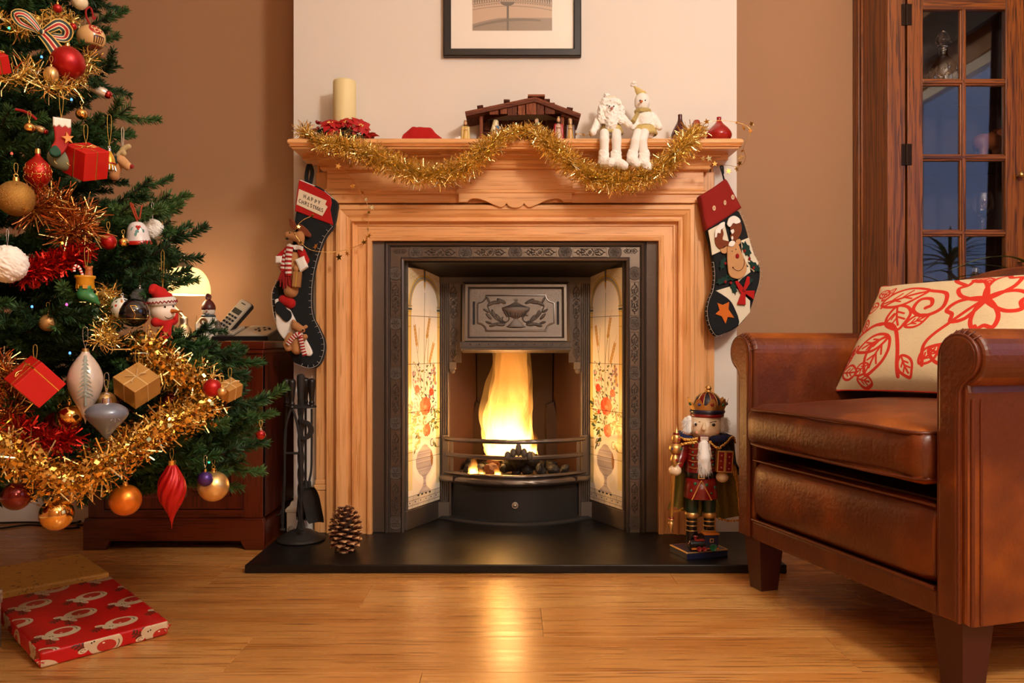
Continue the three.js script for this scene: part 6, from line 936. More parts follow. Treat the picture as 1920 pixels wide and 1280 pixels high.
  braid([[175, 430, 44], [220, 442, 80], [290, 434, 100]]); braid([[370, 452, 108], [420, 492, 112], [470, 470, 92], [540, 432, 30], [568, 470, -12]], 90); braid([[190, 475, 70], [230, 462, 98], [285, 455, 108]], 40);
  const fringe = (pts, len, n = 60) => { const c = new THREE.CatmullRomCurve3(pts.map(([x, y, z]) => V(X(x), Y(y), z * K))), g = []; for (let i = 0; i < n; i++) { const p = c.getPointAt(i / (n - 1)); g.push(stick([p.x, p.y, p.z], [p.x + R(-6, 6) * K, p.y - len * K * R(0.7, 1.1), p.z + R(-4, 4) * K], 2.4 * K, 1.5 * K, 4)); } M('gold_fringe', g, MAT.gold, t).userData.kind = 'stuff'; };
  fringe([[140, 920, -45], [190, 935, -60], [235, 915, -75]], 18, 60); fringe([[560, 640, 20], [585, 760, -10], [600, 900, -30]], 60, 60); fringe([[470, 985, -70], [540, 1000, -60], [615, 990, -40]], 16, 60); fringe([[135, 620, 20], [140, 760, -20], [138, 920, -45]], 30, 50); fringe([[530, 590, 60], [555, 620, 50], [575, 700, 30]], 90, 40);
  // toy train on the base
  { const g = new THREE.Group(); g.name = numbered('toy_train'); g.position.set(X(340), 52 * K, 92 * K); g.rotation.y = 0.1; t.add(g); const or = CER(0xc06a1e);
    M('cab', rbox(88 * K, 88 * K, 60 * K, 0.001, [36 * K, 62 * K, 0]), navy, g); M('cab_roof', rbox(104 * K, 12 * K, 72 * K, 0.001, [36 * K, 110 * K, 0]), or, g); M('cab_window', [rbox(26 * K, 26 * K, 4 * K, 0.0005, [36 * K, 68 * K, 30 * K])], gold, g); M('cab_window_pane', [rbox(17 * K, 17 * K, 5 * K, 0.0004, [36 * K, 68 * K, 31 * K])], navy, g);
    M('boiler', T(cyl(26 * K, 26 * K, 84 * K, [0, 0, 0], [0, 0, PI / 2], 20), [-50 * K, 40 * K, 0]), blk, g); M('smoke_box', ball(28 * K, [-94 * K, 40 * K, 0], [0.6, 1, 1]), blk, g); M('chimney', lathe([[9 * K, 60 * K], [9 * K, 82 * K], [15 * K, 92 * K]], 14, [-64 * K, 0, 0]), red, g); M('boiler_top', rbox(60 * K, 10 * K, 30 * K, 0.0008, [-36 * K, 66 * K, 0]), red, g); M('chassis', rbox(180 * K, 10 * K, 56 * K, 0.0008, [-6 * K, 14 * K, 0]), or, g);
    for (const [x, r, m] of [[-48, 17, red], [-12, 17, red], [46, 24, gG]]) for (const s of [-1, 1]) { M('wheel', T(lathe([[0, -4], [r, -4], [r, 4], [r - 4, 4], [r - 5, 1], [0, 1]].map(([a, b]) => [a * K, b * K]), 18), [x * K, (r - 2) * K, s * 33 * K], [s * PI / 2, 0, 0]), m, g); } M('headlamp', ball(6 * K, [-110 * K, 44 * K, 0], [1, 1, 1], 10), gR, g); }
}
// ---------------------------------------------------------------- leather armchair: local x into the seat, z along its front
{
  const ANG = 0.283, t = thing('leather_armchair', 'tan leather club armchair with rolled arms at the right', 'armchair', [0.713, 0, 0.8715], ANG);
  const lt = dataTex(1024, 1024, (u, v) => { const a = fbm(u, v, 3, 3, 5, 101), b = fbm(u, v, 14, 14, 4, 108), k = clamp((a - 0.38) * 2.6 + (b - 0.5) * 0.7, 0, 1); return mixc([84, 31, 2], [164, 84, 8], k); }, true, [1.1, 1.1]);
  const lb = gray(512, 512, (u, v) => { const c = fbm(u, v, 60, 60, 2, 121), d = fbm(u, v, 6, 9, 4, 122); return 0.5 * c + 0.5 * d; }, [2.6, 2.6]);
  const lr = gray(512, 512, (u, v) => 0.30 + 0.26 * fbm(u, v, 6, 6, 4, 131), [1.4, 1.4]);
  const leather = mat(0xffffff, 1, { map: lt, bumpMap: lb, bumpScale: 0.0014, roughnessMap: lr, clearcoat: 0.18, clearcoatRoughness: 0.3 }), piping = mat(0x5a2309, 0.4), wood = mat(0x3c0c06, 0.5);
  const A = (n, g, m = leather, par = t) => M(n, m === leather ? grain(merge([].concat(g)), 2) : g, m, par);
  const rr = 0.054, cy = 0.631;
  const arm = (s) => {
    const g = new THREE.Group(); g.name = numbered('arm'); t.add(g);
    const c = 0.309 + rr, out = [[0.309, 0.137], [0.309, cy - 0.02], ...arc(c, cy, rr, PI, -PI * 0.42, 22), [0.379, 0.567], [0.377, 0.54], [0.377, 0.137]].map(([z, y]) => [s * z, y]);
    const S = (pts, d, b) => { let g2 = ext(pts, d, b, [0, 0, 0], undefined, 4); return T(g2, [0, 0, 0], [0, PI / 2, 0]); };   // shape x -> -z after the turn
    const o2 = out.map(([z, y]) => [-z, y]);
    A('arm_body', S(o2, 0.74, 0.012).translate(0.004, 0, 0), leather, g);
    const inset = [[0.319, 0.142], [0.319, cy - 0.02], ...arc(c, cy, rr - 0.011, PI, -PI * 0.36, 20), [0.366, 0.575], [0.364, 0.54], [0.364, 0.142]].map(([z, y]) => [-s * z, y]);
    A('front_facing', T(ext(inset, 0.02, 0.006, [0, 0, 0], undefined, 3), [-0.008, 0, 0], [0, PI / 2, 0]), leather, g);
    M('piping', tube(inset.map(([x, y]) => [-0.003, y, -x]), 0.004, 90, 6), piping, g);
    for (let i = 0; i < 9; i++) { const a = PI * (0.95 - i * 0.085); M('pleat', stick([-0.002, cy + (rr - 0.010) * Math.sin(a), s * (c - (rr - 0.010) * Math.cos(PI - a))], [0.012, cy + (rr + 0.0005) * Math.sin(a), s * (c - (rr + 0.0005) * Math.cos(PI - a))], 0.0016, 0.0008, 5), piping, g); }
    M('side_piping', [stick([0.014, 0.139, s * 0.3775], [0.014, 0.555, s * 0.3775], 0.004), stick([0.034, 0.139, s * 0.3775], [0.034, 0.555, s * 0.3775], 0.003)], piping, g);
  };
  arm(-1); arm(1);
  const puff = (w, h, d, fn, seg = [22, 8, 22]) => { const g = new RoundedBoxGeometry(w, h, d, 6, Math.min(w, h, d) * 0.28); const b = new THREE.BoxGeometry(w, h, d, ...seg), p = b.attributes.position, r = 0.03, hx = w / 2, hy = h / 2, hz = d / 2; for (let i = 0; i < p.count; i++) { let x = p.getX(i), y = p.getY(i), z = p.getZ(i); const ix = clamp(x, -hx + r, hx - r), iy = clamp(y, -hy + r, hy - r), iz = clamp(z, -hz + r, hz - r), v = V(x - ix, y - iy, z - iz); if (v.length() > 1e-6) v.setLength(r); let q = V(ix, iy, iz).add(v); q = fn(q, x / hx, y / hy, z / hz); p.setXYZ(i, q.x, q.y, q.z); } b.computeVertexNormals(); return mergedNormals(b); };
  A('seat_cushion', T(puff(0.60, 0.112, 0.61, (q, a, b, c) => { const e = (1 - a * a) * (1 - c * c); q.y += b > 0 ? 0.028 * e : -0.004 * e; q.x += a < 0 ? -0.012 * (1 - b * b) * (1 - 0.5 * c * c) : 0; q.y += 0.004 * (vnoise(q.x * 12 + 40, q.z * 12 + 40, 99, 99, 4) - 0.5); return q; }), [0.274, 0.440, 0]));
  { const e = 0.052; M('cushion_piping', [tube([[0.50, 0.492, 0.298], [0.05, 0.486, 0.301], [-0.018, 0.484, 0.285], [-0.027, 0.487, 0.15], [-0.028, 0.489, 0], [-0.027, 0.487, -0.15], [-0.018, 0.484, -0.285], [0.05, 0.486, -0.301], [0.50, 0.492, -0.298]], 0.0042, 90, 6), tube([[0.5, 0.398, 0.298], [0.05, 0.398, 0.301], [-0.018, 0.396, 0.285], [-0.027, 0.394, 0], [-0.018, 0.396, -0.285], [0.05, 0.398, -0.301], [0.5, 0.398, -0.298]], 0.004, 80, 6)], piping, t); }
  A('front_rail', T(puff(0.05, 0.160, 0.617, (q, a, b, c) => { q.x += a < 0 ? -0.008 * (1 - b * b) : 0; return q; }, [4, 10, 16]), [0.022, 0.270, 0]));
  A('seat_deck', box2(0.07, 0.62, 0.30, 0.345, -0.308, 0.308));
  A('lower_band', rbox(0.04, 0.052, 0.617, 0.008, [0.018, 0.163, 0], undefined, 3));
  M('band_piping', [stick([-0.002, 0.190, -0.308], [-0.002, 0.190, 0.308], 0.0045), stick([0.002, 0.347, -0.308], [0.002, 0.347, 0.308], 0.0035)], piping, t);
  A('bottom_panel', box2(0.04, 0.72, 0.137, 0.15, -0.37, 0.37));
  A('back', T(puff(0.17, 0.70, 0.76, (q, a, b, c) => { q.y -= b > 0 ? 0.115 * c ** 4 * Math.max(0, b) : 0; q.x += a < 0 ? -0.03 * (1 - b * b) * (1 - c * c) : 0; return q; }, [6, 24, 24]), [0.665, 0.502, 0], [0, 0, -0.10]));
  M('back_piping', tube([[0.60, 0.62, -0.372], [0.615, 0.735, -0.355], [0.628, 0.80, -0.28], [0.634, 0.838, -0.14], [0.634, 0.845, 0], [0.634, 0.838, 0.14], [0.628, 0.80, 0.28], [0.615, 0.735, 0.355], [0.60, 0.62, 0.372]], 0.0045, 60, 6), piping, t);
  for (const [x, z] of [[0.045, -0.325], [0.045, 0.325], [0.68, -0.32], [0.68, 0.32]]) { const g = new THREE.CylinderGeometry(0.052, 0.036, 0.14, 4, 1); g.rotateY(PI / 4); const b = toCreasedNormals(g, 0.3); M('leg', T(b, [x, 0.07, z]), wood, t); }
  // cushion
  const Wp = 0.50, Hp = 0.355;
  const pr = canvasTex(1200, 816, (c, W, H) => {
    c.fillStyle = '#d9c39a'; c.fillRect(0, 0, W, H); for (let i = 0; i < 9000; i++) { c.fillStyle = i % 2 ? 'rgba(255,240,205,0.16)' : 'rgba(120,90,50,0.12)'; c.fillRect(R(0, W), R(0, H), R(2, 14), 1.5); }
    const P = (pts, lw = 15, closed) => { lw *= 1.5; c.strokeStyle = '#cf2e16'; c.lineWidth = lw; c.lineCap = c.lineJoin = 'round'; c.beginPath(); const v = new THREE.CatmullRomCurve3(pts.map(([x, y]) => V(x, y, 0)), !!closed).getPoints(60); v.forEach((p, i) => (i ? c.lineTo(p.x, p.y) : c.moveTo(p.x, p.y))); if (closed) c.closePath(); c.stroke(); };
    const leaf = (x, y, a, l, w) => { const f = (u, v) => [x + l * u * Math.cos(a) - w * v * Math.sin(a), y + l * u * Math.sin(a) + w * v * Math.cos(a)]; const kk = clamp(l / 190, 0.5, 1); P([f(0, 0), f(0.25, 0.42), f(0.55, 0.5), f(0.85, 0.25), f(1, 0), f(0.85, -0.25), f(0.55, -0.5), f(0.25, -0.42)], 14 * kk, true); P([f(0.04, 0), f(0.5, 0.03), f(0.82, 0)], 10 * kk); for (const s of [-1, 1]) for (const u of [0.25, 0.48]) P([f(u, 0), f(u + 0.2, s * 0.26)], 9 * kk); };
    leaf(150, 230, -0.25, 330, 150); leaf(130, 190, -1.0, 120, 70); leaf(120, 235, 0.35 - 3.4, 110, 80); leaf(60, 100, 0.4, 120, 70); leaf(300, 270, 1.15, 200, 170); leaf(60, 330, 1.3, 110, 60); leaf(190, 560, 0.25 - 3.14, 0.1, 0.1);
    P([[480, 150], [600, 190], [620, 300], [520, 360], [430, 310], [450, 230], [520, 230], [540, 280], [510, 300]], 17); P([[160, 260], [300, 200], [480, 150]], 12);
    P([[30, 470], [180, 400], [330, 420], [420, 560], [470, 760]], 17); leaf(330, 500, 2.75, 230, 120); leaf(330, 500, 1.9, 270, 150); leaf(70, 560, 2.0, 170, 70); leaf(40, 720, 0.1, 130, 90); leaf(180, 770, 0.2, 110, 60);
    P([[560, -10], [600, 60], [700, 130]], 18);
    const fl = (x, y, r) => { for (let k = 0; k < 5; k++) { const a = k * 1.2566 - 1.2; P([[x, y], [x + r * 0.75 * Math.cos(a - 0.5), y + r * 0.75 * Math.sin(a - 0.5)], [x + r * 1.05 * Math.cos(a - 0.22), y + r * 1.05 * Math.sin(a - 0.22)], [x + r * 0.93 * Math.cos(a), y + r * 0.93 * Math.sin(a)], [x + r * 1.05 * Math.cos(a + 0.22), y + r * 1.05 * Math.sin(a + 0.22)], [x + r * 0.75 * Math.cos(a + 0.5), y + r * 0.75 * Math.sin(a + 0.5)]], 17, true); } c.fillStyle = '#cf2e16'; for (let k = 0; k < 7; k++) { c.beginPath(); c.arc(x + 24 * Math.cos(k), y + 24 * Math.sin(k), 14, 0, 7); c.fill(); } };
    leaf(470, 640, 1.0, 150, 90); leaf(420, 430, -0.5, 150, 80); leaf(250, 690, 2.6, 110, 70); P([[300, 330], [250, 400], [180, 400]], 11); leaf(40, 620, -0.9, 100, 60); leaf(700, 60, 0.15, 140, 60); fl(860, 250, 210); P([[860, 250], [700, 420], [600, 560], [620, 700]], 15); leaf(640, 600, 0.3, 220, 120); leaf(600, 690, -0.9, 150, 90); leaf(1020, 560, -0.4, 200, 110); P([[860, 440], [960, 560], [1180, 620]], 14); leaf(860, 690, 0.5, 180, 90); P([[760, 560], [820, 520], [880, 560], [850, 610], [800, 600]], 14); leaf(1060, 90, 0.7, 130, 80);
  });
  const g = new THREE.PlaneGeometry(Wp, Hp, 40, 28), g2 = g.clone();
  const shape = (q, s) => { const p = q.attributes.position, uv = q.attributes.uv; for (let i = 0; i < p.count; i++) { let x = p.getX(i), y = p.getY(i); const a = Math.abs(x / Wp * 2), b = Math.abs(y / Hp * 2), e = Math.pow(Math.max(0, 1 - a ** 3.2), 0.55) * Math.pow(Math.max(0, 1 - b ** 3.2), 0.55); x *= 1 - 0.035 * (1 - b ** 2) * a; y *= 1 - 0.04 * (1 - a ** 2) * b; const wr = 0.003 * (vnoise(x * 30 + 90, y * 30 + 90, 999, 999, 6) - 0.5) * e; p.setXYZ(i, x, y, s * (0.058 * e + 0.002) + wr); } q.computeVertexNormals(); return q; };
  const cu = thing('embroidered_cushion', 'cream cushion embroidered with coral red flowers leaning in the leather armchair', 'cushion', [0, 0, 0]);
  const face = mat(0xffffff, 0.92, { map: pr, bumpMap: pr, bumpScale: -0.0025 });
  M('front_cover', shape(g, 1), face, cu); M('back_cover', shape(g2, -1), mat(0xcdb68c, 0.95), cu);
  { const e = []; const pt = (x, y) => { const a = Math.abs(x / Wp * 2), b = Math.abs(y / Hp * 2); e.push([x * (1 - 0.035 * (1 - b * b) * a), y * (1 - 0.04 * (1 - a * a) * b), 0]); }; for (let i = 0; i < 12; i++) pt(-Wp / 2, -Hp / 2 + Hp * i / 12); for (let i = 0; i < 16; i++) pt(-Wp / 2 + Wp * i / 16, Hp / 2); for (let i = 0; i < 12; i++) pt(Wp / 2, Hp / 2 - Hp * i / 12); for (let i = 0; i < 16; i++) pt(Wp / 2 - Wp * i / 16, -Hp / 2); M('seam_edge', tube(e, 0.0022, 160, 6, true), mat(0xc8331a, 0.9), cu); }
  // placed by its lower left corner on the seat, leaning back
  const BL = at(1566, 731, 0.497), along = V(0.5, 0.012, 0.866).normalize(), TL = at(1656, 541, 0.40), up0 = TL.clone().sub(BL), up = up0.addScaledVector(along, -up0.dot(along)).normalize(), nn = along.clone().cross(up).normalize();
  const mid = BL.clone().addScaledVector(along, Wp / 2).addScaledVector(up, Hp / 2);
  cu.position.copy(mid); cu.quaternion.setFromRotationMatrix(new THREE.Matrix4().makeBasis(along, up, nn));
}
function mergedNormals(b) { const m = mergeVertices(b.deleteAttribute('uv').deleteAttribute('normal'), 1e-5); m.computeVertexNormals(); return flat(m); }
// ---------------------------------------------------------------- glazed oak cabinet in the right alcove
{
  const ot = woodTex(1024, 512, 0x8c4c14, 0x4e2408, 0x140702, { size: [1.1, 0.3], rings: 11, fine: 60, streak: 0.6, s: 31 });
  const oak = mat(0xffffff, 0.34, { map: ot, clearcoat: 0.15, clearcoatRoughness: 0.2 }), shadedOak = mat(0x2a160c, 0.7);  // second wood is for the interior, its shade put into the colour
  const s = sc(0), X = (px) => (px - 960) * s + CAM.x, Y = (py) => CAM.y - (py - 640) * s, zb = ALC + 0.004;
  const x0 = 1.254, xm = 1.7225, x1 = 2.191, top = 1.95;
  const t = thing('glazed_cabinet', 'tall dark oak cabinet with small-paned glass doors in the right alcove', 'cabinet');
  const add = (n, g, ax, par = t, m = oak) => M(n, m === oak ? merge([].concat(g).map((q) => grain(q, ax))) : merge([].concat(g)), m, par);
  add('side_panel', [box2(x0, x0 + 0.02, 0, top, zb, -0.022)], 1); add('side_panel', [box2(x1 - 0.02, x1, 0, top, zb, -0.022)], 1);
  add('back_stile', [box2(x0 - 0.012, x0 + 0.004, 0, top, zb, zb + 0.045, 0.003)], 1); add('side_bead', [box2(x0 - 0.006, x0 + 0.002, 0, top, zb + 0.05, zb + 0.058, 0.002)], 1);
  add('back_panel', [box2(x0 + 0.02, x1 - 0.02, 0.02, top - 0.02, zb, zb + 0.008)], 1, t, shadedOak);
  add('top_board', [box2(x0 - 0.02, x1 + 0.02, top, top + 0.03, zb, 0.02, 0.006)], 0); add('base_board', [box2(x0 + 0.02, x1 - 0.02, 0.02, 0.05, zb, -0.022)], 0);
  for (const y of [Y(574), Y(437), Y(295), Y(153)]) add('shelf', [box2(x0 + 0.02, x1 - 0.02, y - 0.008, y + 0.004, zb + 0.008, -0.035)], 0, t, shadedOak);
  add('face_stile', [box2(x0, X(1697.5), 0, top, -0.022, 0, 0.002)], 1); add('face_stile', [box2(x1 - (X(1697.5) - x0), x1, 0, top, -0.022, 0, 0.002)], 1);
  add('face_rail', [box2(X(1697.5), 2 * xm - X(1697.5), Y(-6), top, -0.022, 0, 0.002)], 0); add('face_rail', [box2(X(1697.5), 2 * xm - X(1697.5), Y(640), Y(612), -0.022, 0, 0.002)], 0);
  add('plinth', [box2(x0, x1, 0, 0.09, -0.022, 0.004, 0.003)], 0);
  const glass = mat(0xffffff, 0.02, { transmission: 1, thickness: 0, ior: 1.52 });
  for (const side of [0, 1]) {
    const F = (px) => (side ? 2 * xm - X(px) : X(px)), bx = (a, b, y0, y1, z0, z1, r) => { const p = F(a), q = F(b); return box2(Math.min(p, q), Math.max(p, q), y0, y1, z0, z1, r); };
    const d = new THREE.Group(); d.name = numbered('glass_door'); t.add(d);
    add('door_stile', [bx(1701, 1730, Y(611), Y(-5), -0.02, 0.002, 0.002)], 1, d); add('door_stile', [bx(1885, 1919.5, Y(611), Y(-5), -0.02, 0.002, 0.002)], 1, d);
    for (const [a, b] of [[18, -5], [611, 572]]) add('door_rail', [bx(1730, 1885, Y(a), Y(b), -0.02, 0.002, 0.002)], 0, d);
    const bar = (g, ax) => add('glazing_bar', g, ax, d);
    bar([bx(1800.5, 1812.5, Y(572), Y(18), -0.014, -0.002, 0.003), bx(1803.5, 1809.5, Y(572), Y(18), -0.006, 0.003, 0.002)], 1);
    for (const y of [153.5, 295, 436.5]) bar([bx(1730, 1885, Y(y + 6.5), Y(y - 6.5), -0.014, -0.002, 0.003), bx(1730, 1885, Y(y + 3), Y(y - 3), -0.006, 0.003, 0.002)], 0);
    for (const [a, b] of [[1730, 1806], [1807, 1885]]) for (const [u, v] of [[18, 153], [154, 294], [296, 436], [437, 572]]) add('pane', [bx(a, b, Y(v), Y(u), -0.011, -0.009)], 0, d, glass);
    add('lower_door', [bx(1701, 1919.5, 0.1, Y(642), -0.02, 0.002, 0.002)], 1, t); add('door_field', [bx(1740, 1880, 0.16, Y(700), -0.002, 0.008, 0.006)], 1, t);
    for (const y of [28, 290, 560]) { const h = [bx(1690, 1698, Y(y + 20), Y(y - 20), -0.001, 0.003, 0.001), bx(1701.5, 1709, Y(y + 20), Y(y - 20), 0.0, 0.004, 0.001), T(new THREE.CylinderGeometry(0.004, 0.004, 40 * s, 10), [F(1699.5), Y(y), 0.003])]; for (const k of [-13, 0, 13]) for (const px of [1694, 1705.5]) h.push(T(new THREE.SphereGeometry(0.0022, 8, 5), [F(px), Y(y + k), 0.0038], [0, 0, 0], [1, 1, 0.4])); add('hinge', h, 1, t, mat(0x2a1a10, 0.4, { metalness: 0.8 })); }
    M('door_knob', T(lathe([[0.005, 0], [0.005, 0.01], [0.011, 0.018], [0.009, 0.026], [0, 0.028]], 16), [F(1908), Y(330), 0.002], [PI / 2, 0, 0]), MAT.brass, t);
  }
  // glassware and elephant on the shelves
  const crystal = mat(0xffffff, 0.02, { transmission: 1, thickness: 0.01, ior: 1.5 }), zi = -0.115, si = sc(zi), px = (p) => (p - 960) * si + CAM.x;
  { const o = thing('crystal_decanter', 'cut crystal decanter with stopper behind the top left pane', 'decanter', [px(1768), Y(153) + 0.0045, zi]);
    const pr = smoothProf([[0.0, 0], [0.044, 0.001], [0.05, 0.012], [0.052, 0.05], [0.046, 0.085], [0.022, 0.115], [0.016, 0.125], [0.016, 0.15], [0.022, 0.155]], 30);
    const inn = pr.slice(2).reverse().map(([r, y]) => [Math.max(0.0005, r - 0.005), y + 0.003]); M('body', lathe([...pr, ...inn], 40), crystal, o);
    const g = []; for (let i = 0; i < 14; i++) for (let j = 0; j < 3; j++) { const a = (i + j * 0.5) * 2 * PI / 14, r = [0.0515, 0.053, 0.05][j]; g.push(T(new THREE.OctahedronGeometry(0.0105), [r * Math.sin(a), 0.022 + j * 0.022, r * Math.cos(a)], [0, a, 0], [0.8, 1.1, 0.35])); } M('cut_facets', g, crystal, o).userData.kind = 'stuff'; M('stopper', lathe(smoothProf([[0.0, 0.14], [0.012, 0.142], [0.013, 0.158], [0.024, 0.17], [0.018, 0.195], [0.004, 0.21], [0, 0.211]], 20), 12), crystal, o); }
  { const o = thing('carved_elephant', 'carved pale wooden elephant behind the second pane from the top', 'figurine', [px(1856), Y(295) + 0.005, zi], 0.3), w = mat(0xb5713f, 0.5, { map: woodTexBrown() }), k = si;
    const E = (x, y) => [(x - 1856) * k, (290 - y) * k];
    M('body', blob([cap([...E(1836, 252), 0], [...E(1866, 250), 0], 0.030, 0.033), cap([...E(1874, 236), 0], [...E(1878, 242), 0.004], 0.026, 0.024), cap([...E(1884, 252), 0.01], [...E(1889, 282), 0.012], 0.012, 0.006), cap([...E(1834, 262), 0.012], [...E(1831, 286), 0.014], 0.014, 0.013), cap([...E(1836, 262), -0.014], [...E(1840, 286), -0.014], 0.014, 0.013), cap([...E(1864, 262), 0.014], [...E(1862, 286), 0.015], 0.014, 0.013), cap([...E(1870, 262), -0.012], [...E(1872, 286), -0.014], 0.014, 0.013)], 0.004, 0.012), w, o);
    for (const q of [-1, 1]) M('ear', T(ball(0.024, [0, 0, 0], [0.7, 1.1, 0.22]), [...E(1868, 242), q * 0.026], [0, q * -0.5, 0.2]), w, o); for (const q of [-1, 1]) M('tusk', stick([...E(1884, 256), q * 0.010], [E(1890, 260)[0], E(1890, 262)[1], q * 0.014], 0.003, 0.001), MAT.white, o); }
  const goblet = (p, sh, label, k = 1) => { const o = thing('wine_goblet', label, 'glass', [px(p), sh + 0.0045, zi]); const pr = smoothProf([[0, 0], [0.034, 0.001], [0.012, 0.006], [0.005, 0.014], [0.005, 0.06], [0.014, 0.072], [0.034, 0.092], [0.036, 0.12], [0.031, 0.15]].map(([r, y]) => [r * k, y * k]), 36), inn = pr.slice(-14).reverse().map(([r, y]) => [Math.max(0.0004, r - 0.0016), y]); M('glass_body', lathe([...pr, ...inn, [0, inn[13][1]]], 32), crystal, o); };
  goblet(1843, Y(437), 'wine goblet behind the third pane from the top'); goblet(1828, Y(574), 'wine goblet behind the bottom right pane, low by the cushion', 0.9);
}
// ---------------------------------------------------------------- house plants: one beside the cabinet, one on the window sill
{
  const lg = [0x3a5a26, 0x2c4a20, 0x5a6e2e].map((c) => mat(c, 0.5, { transmission: 0.3, thickness: 0 }));
  const strap = (o, n, base, len, w, arch, ang = [0, 2 * PI]) => { for (let i = 0; i < n; i++) { const a = R(...ang), L = len * R(0.6, 1), rise = R(0.35, 1), N = 12, pos = [], idx = []; for (let j = 0; j <= N; j++) { const u = j / N, r = L * u * (0.35 + 0.65 * u * (1 - 0.2 * rise)), y = base + L * (rise * 1.1 * u - arch * u * u), ww = w * Math.sin(PI * Math.min(0.98, 0.12 + 0.88 * u)) ** 0.7; for (const s of [-1, 0, 1]) pos.push(r * Math.cos(a) - s * ww * Math.sin(a), y + (s ? 0 : -ww * 0.4), r * Math.sin(a) + s * ww * Math.cos(a)); } for (let j = 0; j < N; j++) for (const k of [0, 1]) { const q = j * 3 + k; idx.push(q, q + 3, q + 1, q + 1, q + 3, q + 4); } const g = new THREE.BufferGeometry(); g.setAttribute('position', new THREE.BufferAttribute(new Float32Array(pos), 3)); g.setIndex(idx); g.computeVertexNormals(); M('leaf', flat(g), lg[i % 3], o); } };
  const pot = (o, r, h, m) => { M('pot', lathe([[0, 0], [r * 0.72, 0], [r * 0.95, h * 0.86], [r * 1.05, h * 0.86], [r * 1.05, h], [r * 0.93, h], [r * 0.9, h * 0.88], [0, h * 0.86]], 30), m, o); M('soil', T(new THREE.CircleGeometry(r * 0.9, 20), [0, h * 0.885, 0], [-PI / 2, 0, 0]), mat(0x1d130c, 1), o); };
  const st = thing('plant_stand', 'dark wooden plant stand beside the glazed cabinet, outside the picture', 'stand', [1.665, 0, 0.22]), w = mat(0x3a1c0e, 0.4); M('top', cyl(0.13, 0.13, 0.02, [0, 0.62, 0], undefined, 28), w, st); M('post', lathe(smoothProf([[0.03, 0.02], [0.02, 0.1], [0.03, 0.3], [0.018, 0.5], [0.03, 0.61]], 20), 16), w, st); M('foot', lathe([[0, 0], [0.12, 0], [0.12, 0.015], [0.03, 0.04], [0.02, 0.06]], 24), w, st);
  const p1 = thing('spider_plant', 'arching green spider plant at the right edge before the glazed cabinet', 'plant', [1.665, 0.631, 0.22]); pot(p1, 0.09, 0.14, mat(0x8a4a2a, 0.7)); strap(p1, 46, 0.13, 0.52, 0.0075, 0.75);
  const p2 = thing('dracaena', 'dark spiky house plant on the window sill, mirrored in the cabinet glass', 'plant', [2.40, 0.852, 1.69]); pot(p2, 0.075, 0.12, mat(0x6e3a22, 0.7)); M('stem', cyl(0.012, 0.010, 0.14, [0, 0.17, 0]), mat(0x4a3a24, 0.9), p2); strap(p2, 44, 0.22, 0.36, 0.009, 0.5);
}
// ---------------------------------------------------------------- Christmas tree
const TX = -1.4, TZ = 0.8, treeR = (h) => (h < 0.46 ? 0.79 : clamp((2.5 - h) * 0.387, 0.02, 0.79));
const EDGE = [[-200, 190], [0, 192], [60, 200], [130, 212], [215, 240], [300, 222], [380, 305], [460, 330], [540, 290], [600, 290], [670, 430], [770, 482], [880, 440], [940, 300], [1010, 120], [1100, 0]];
const edgeAt = (py) => { for (let i = 0; i < EDGE.length - 1; i++) if (py <= EDGE[i + 1][0]) return lerp(EDGE[i][1], EDGE[i + 1][1], (py - EDGE[i][0]) / (EDGE[i + 1][0] - EDGE[i][0])); return 0; };
const toPx = (p) => { const d = CAM.z - p.z; return [960 + (p.x - CAM.x) * FOCAL / d, 640 - (p.y - CAM.y) * FOCAL / d, d]; };
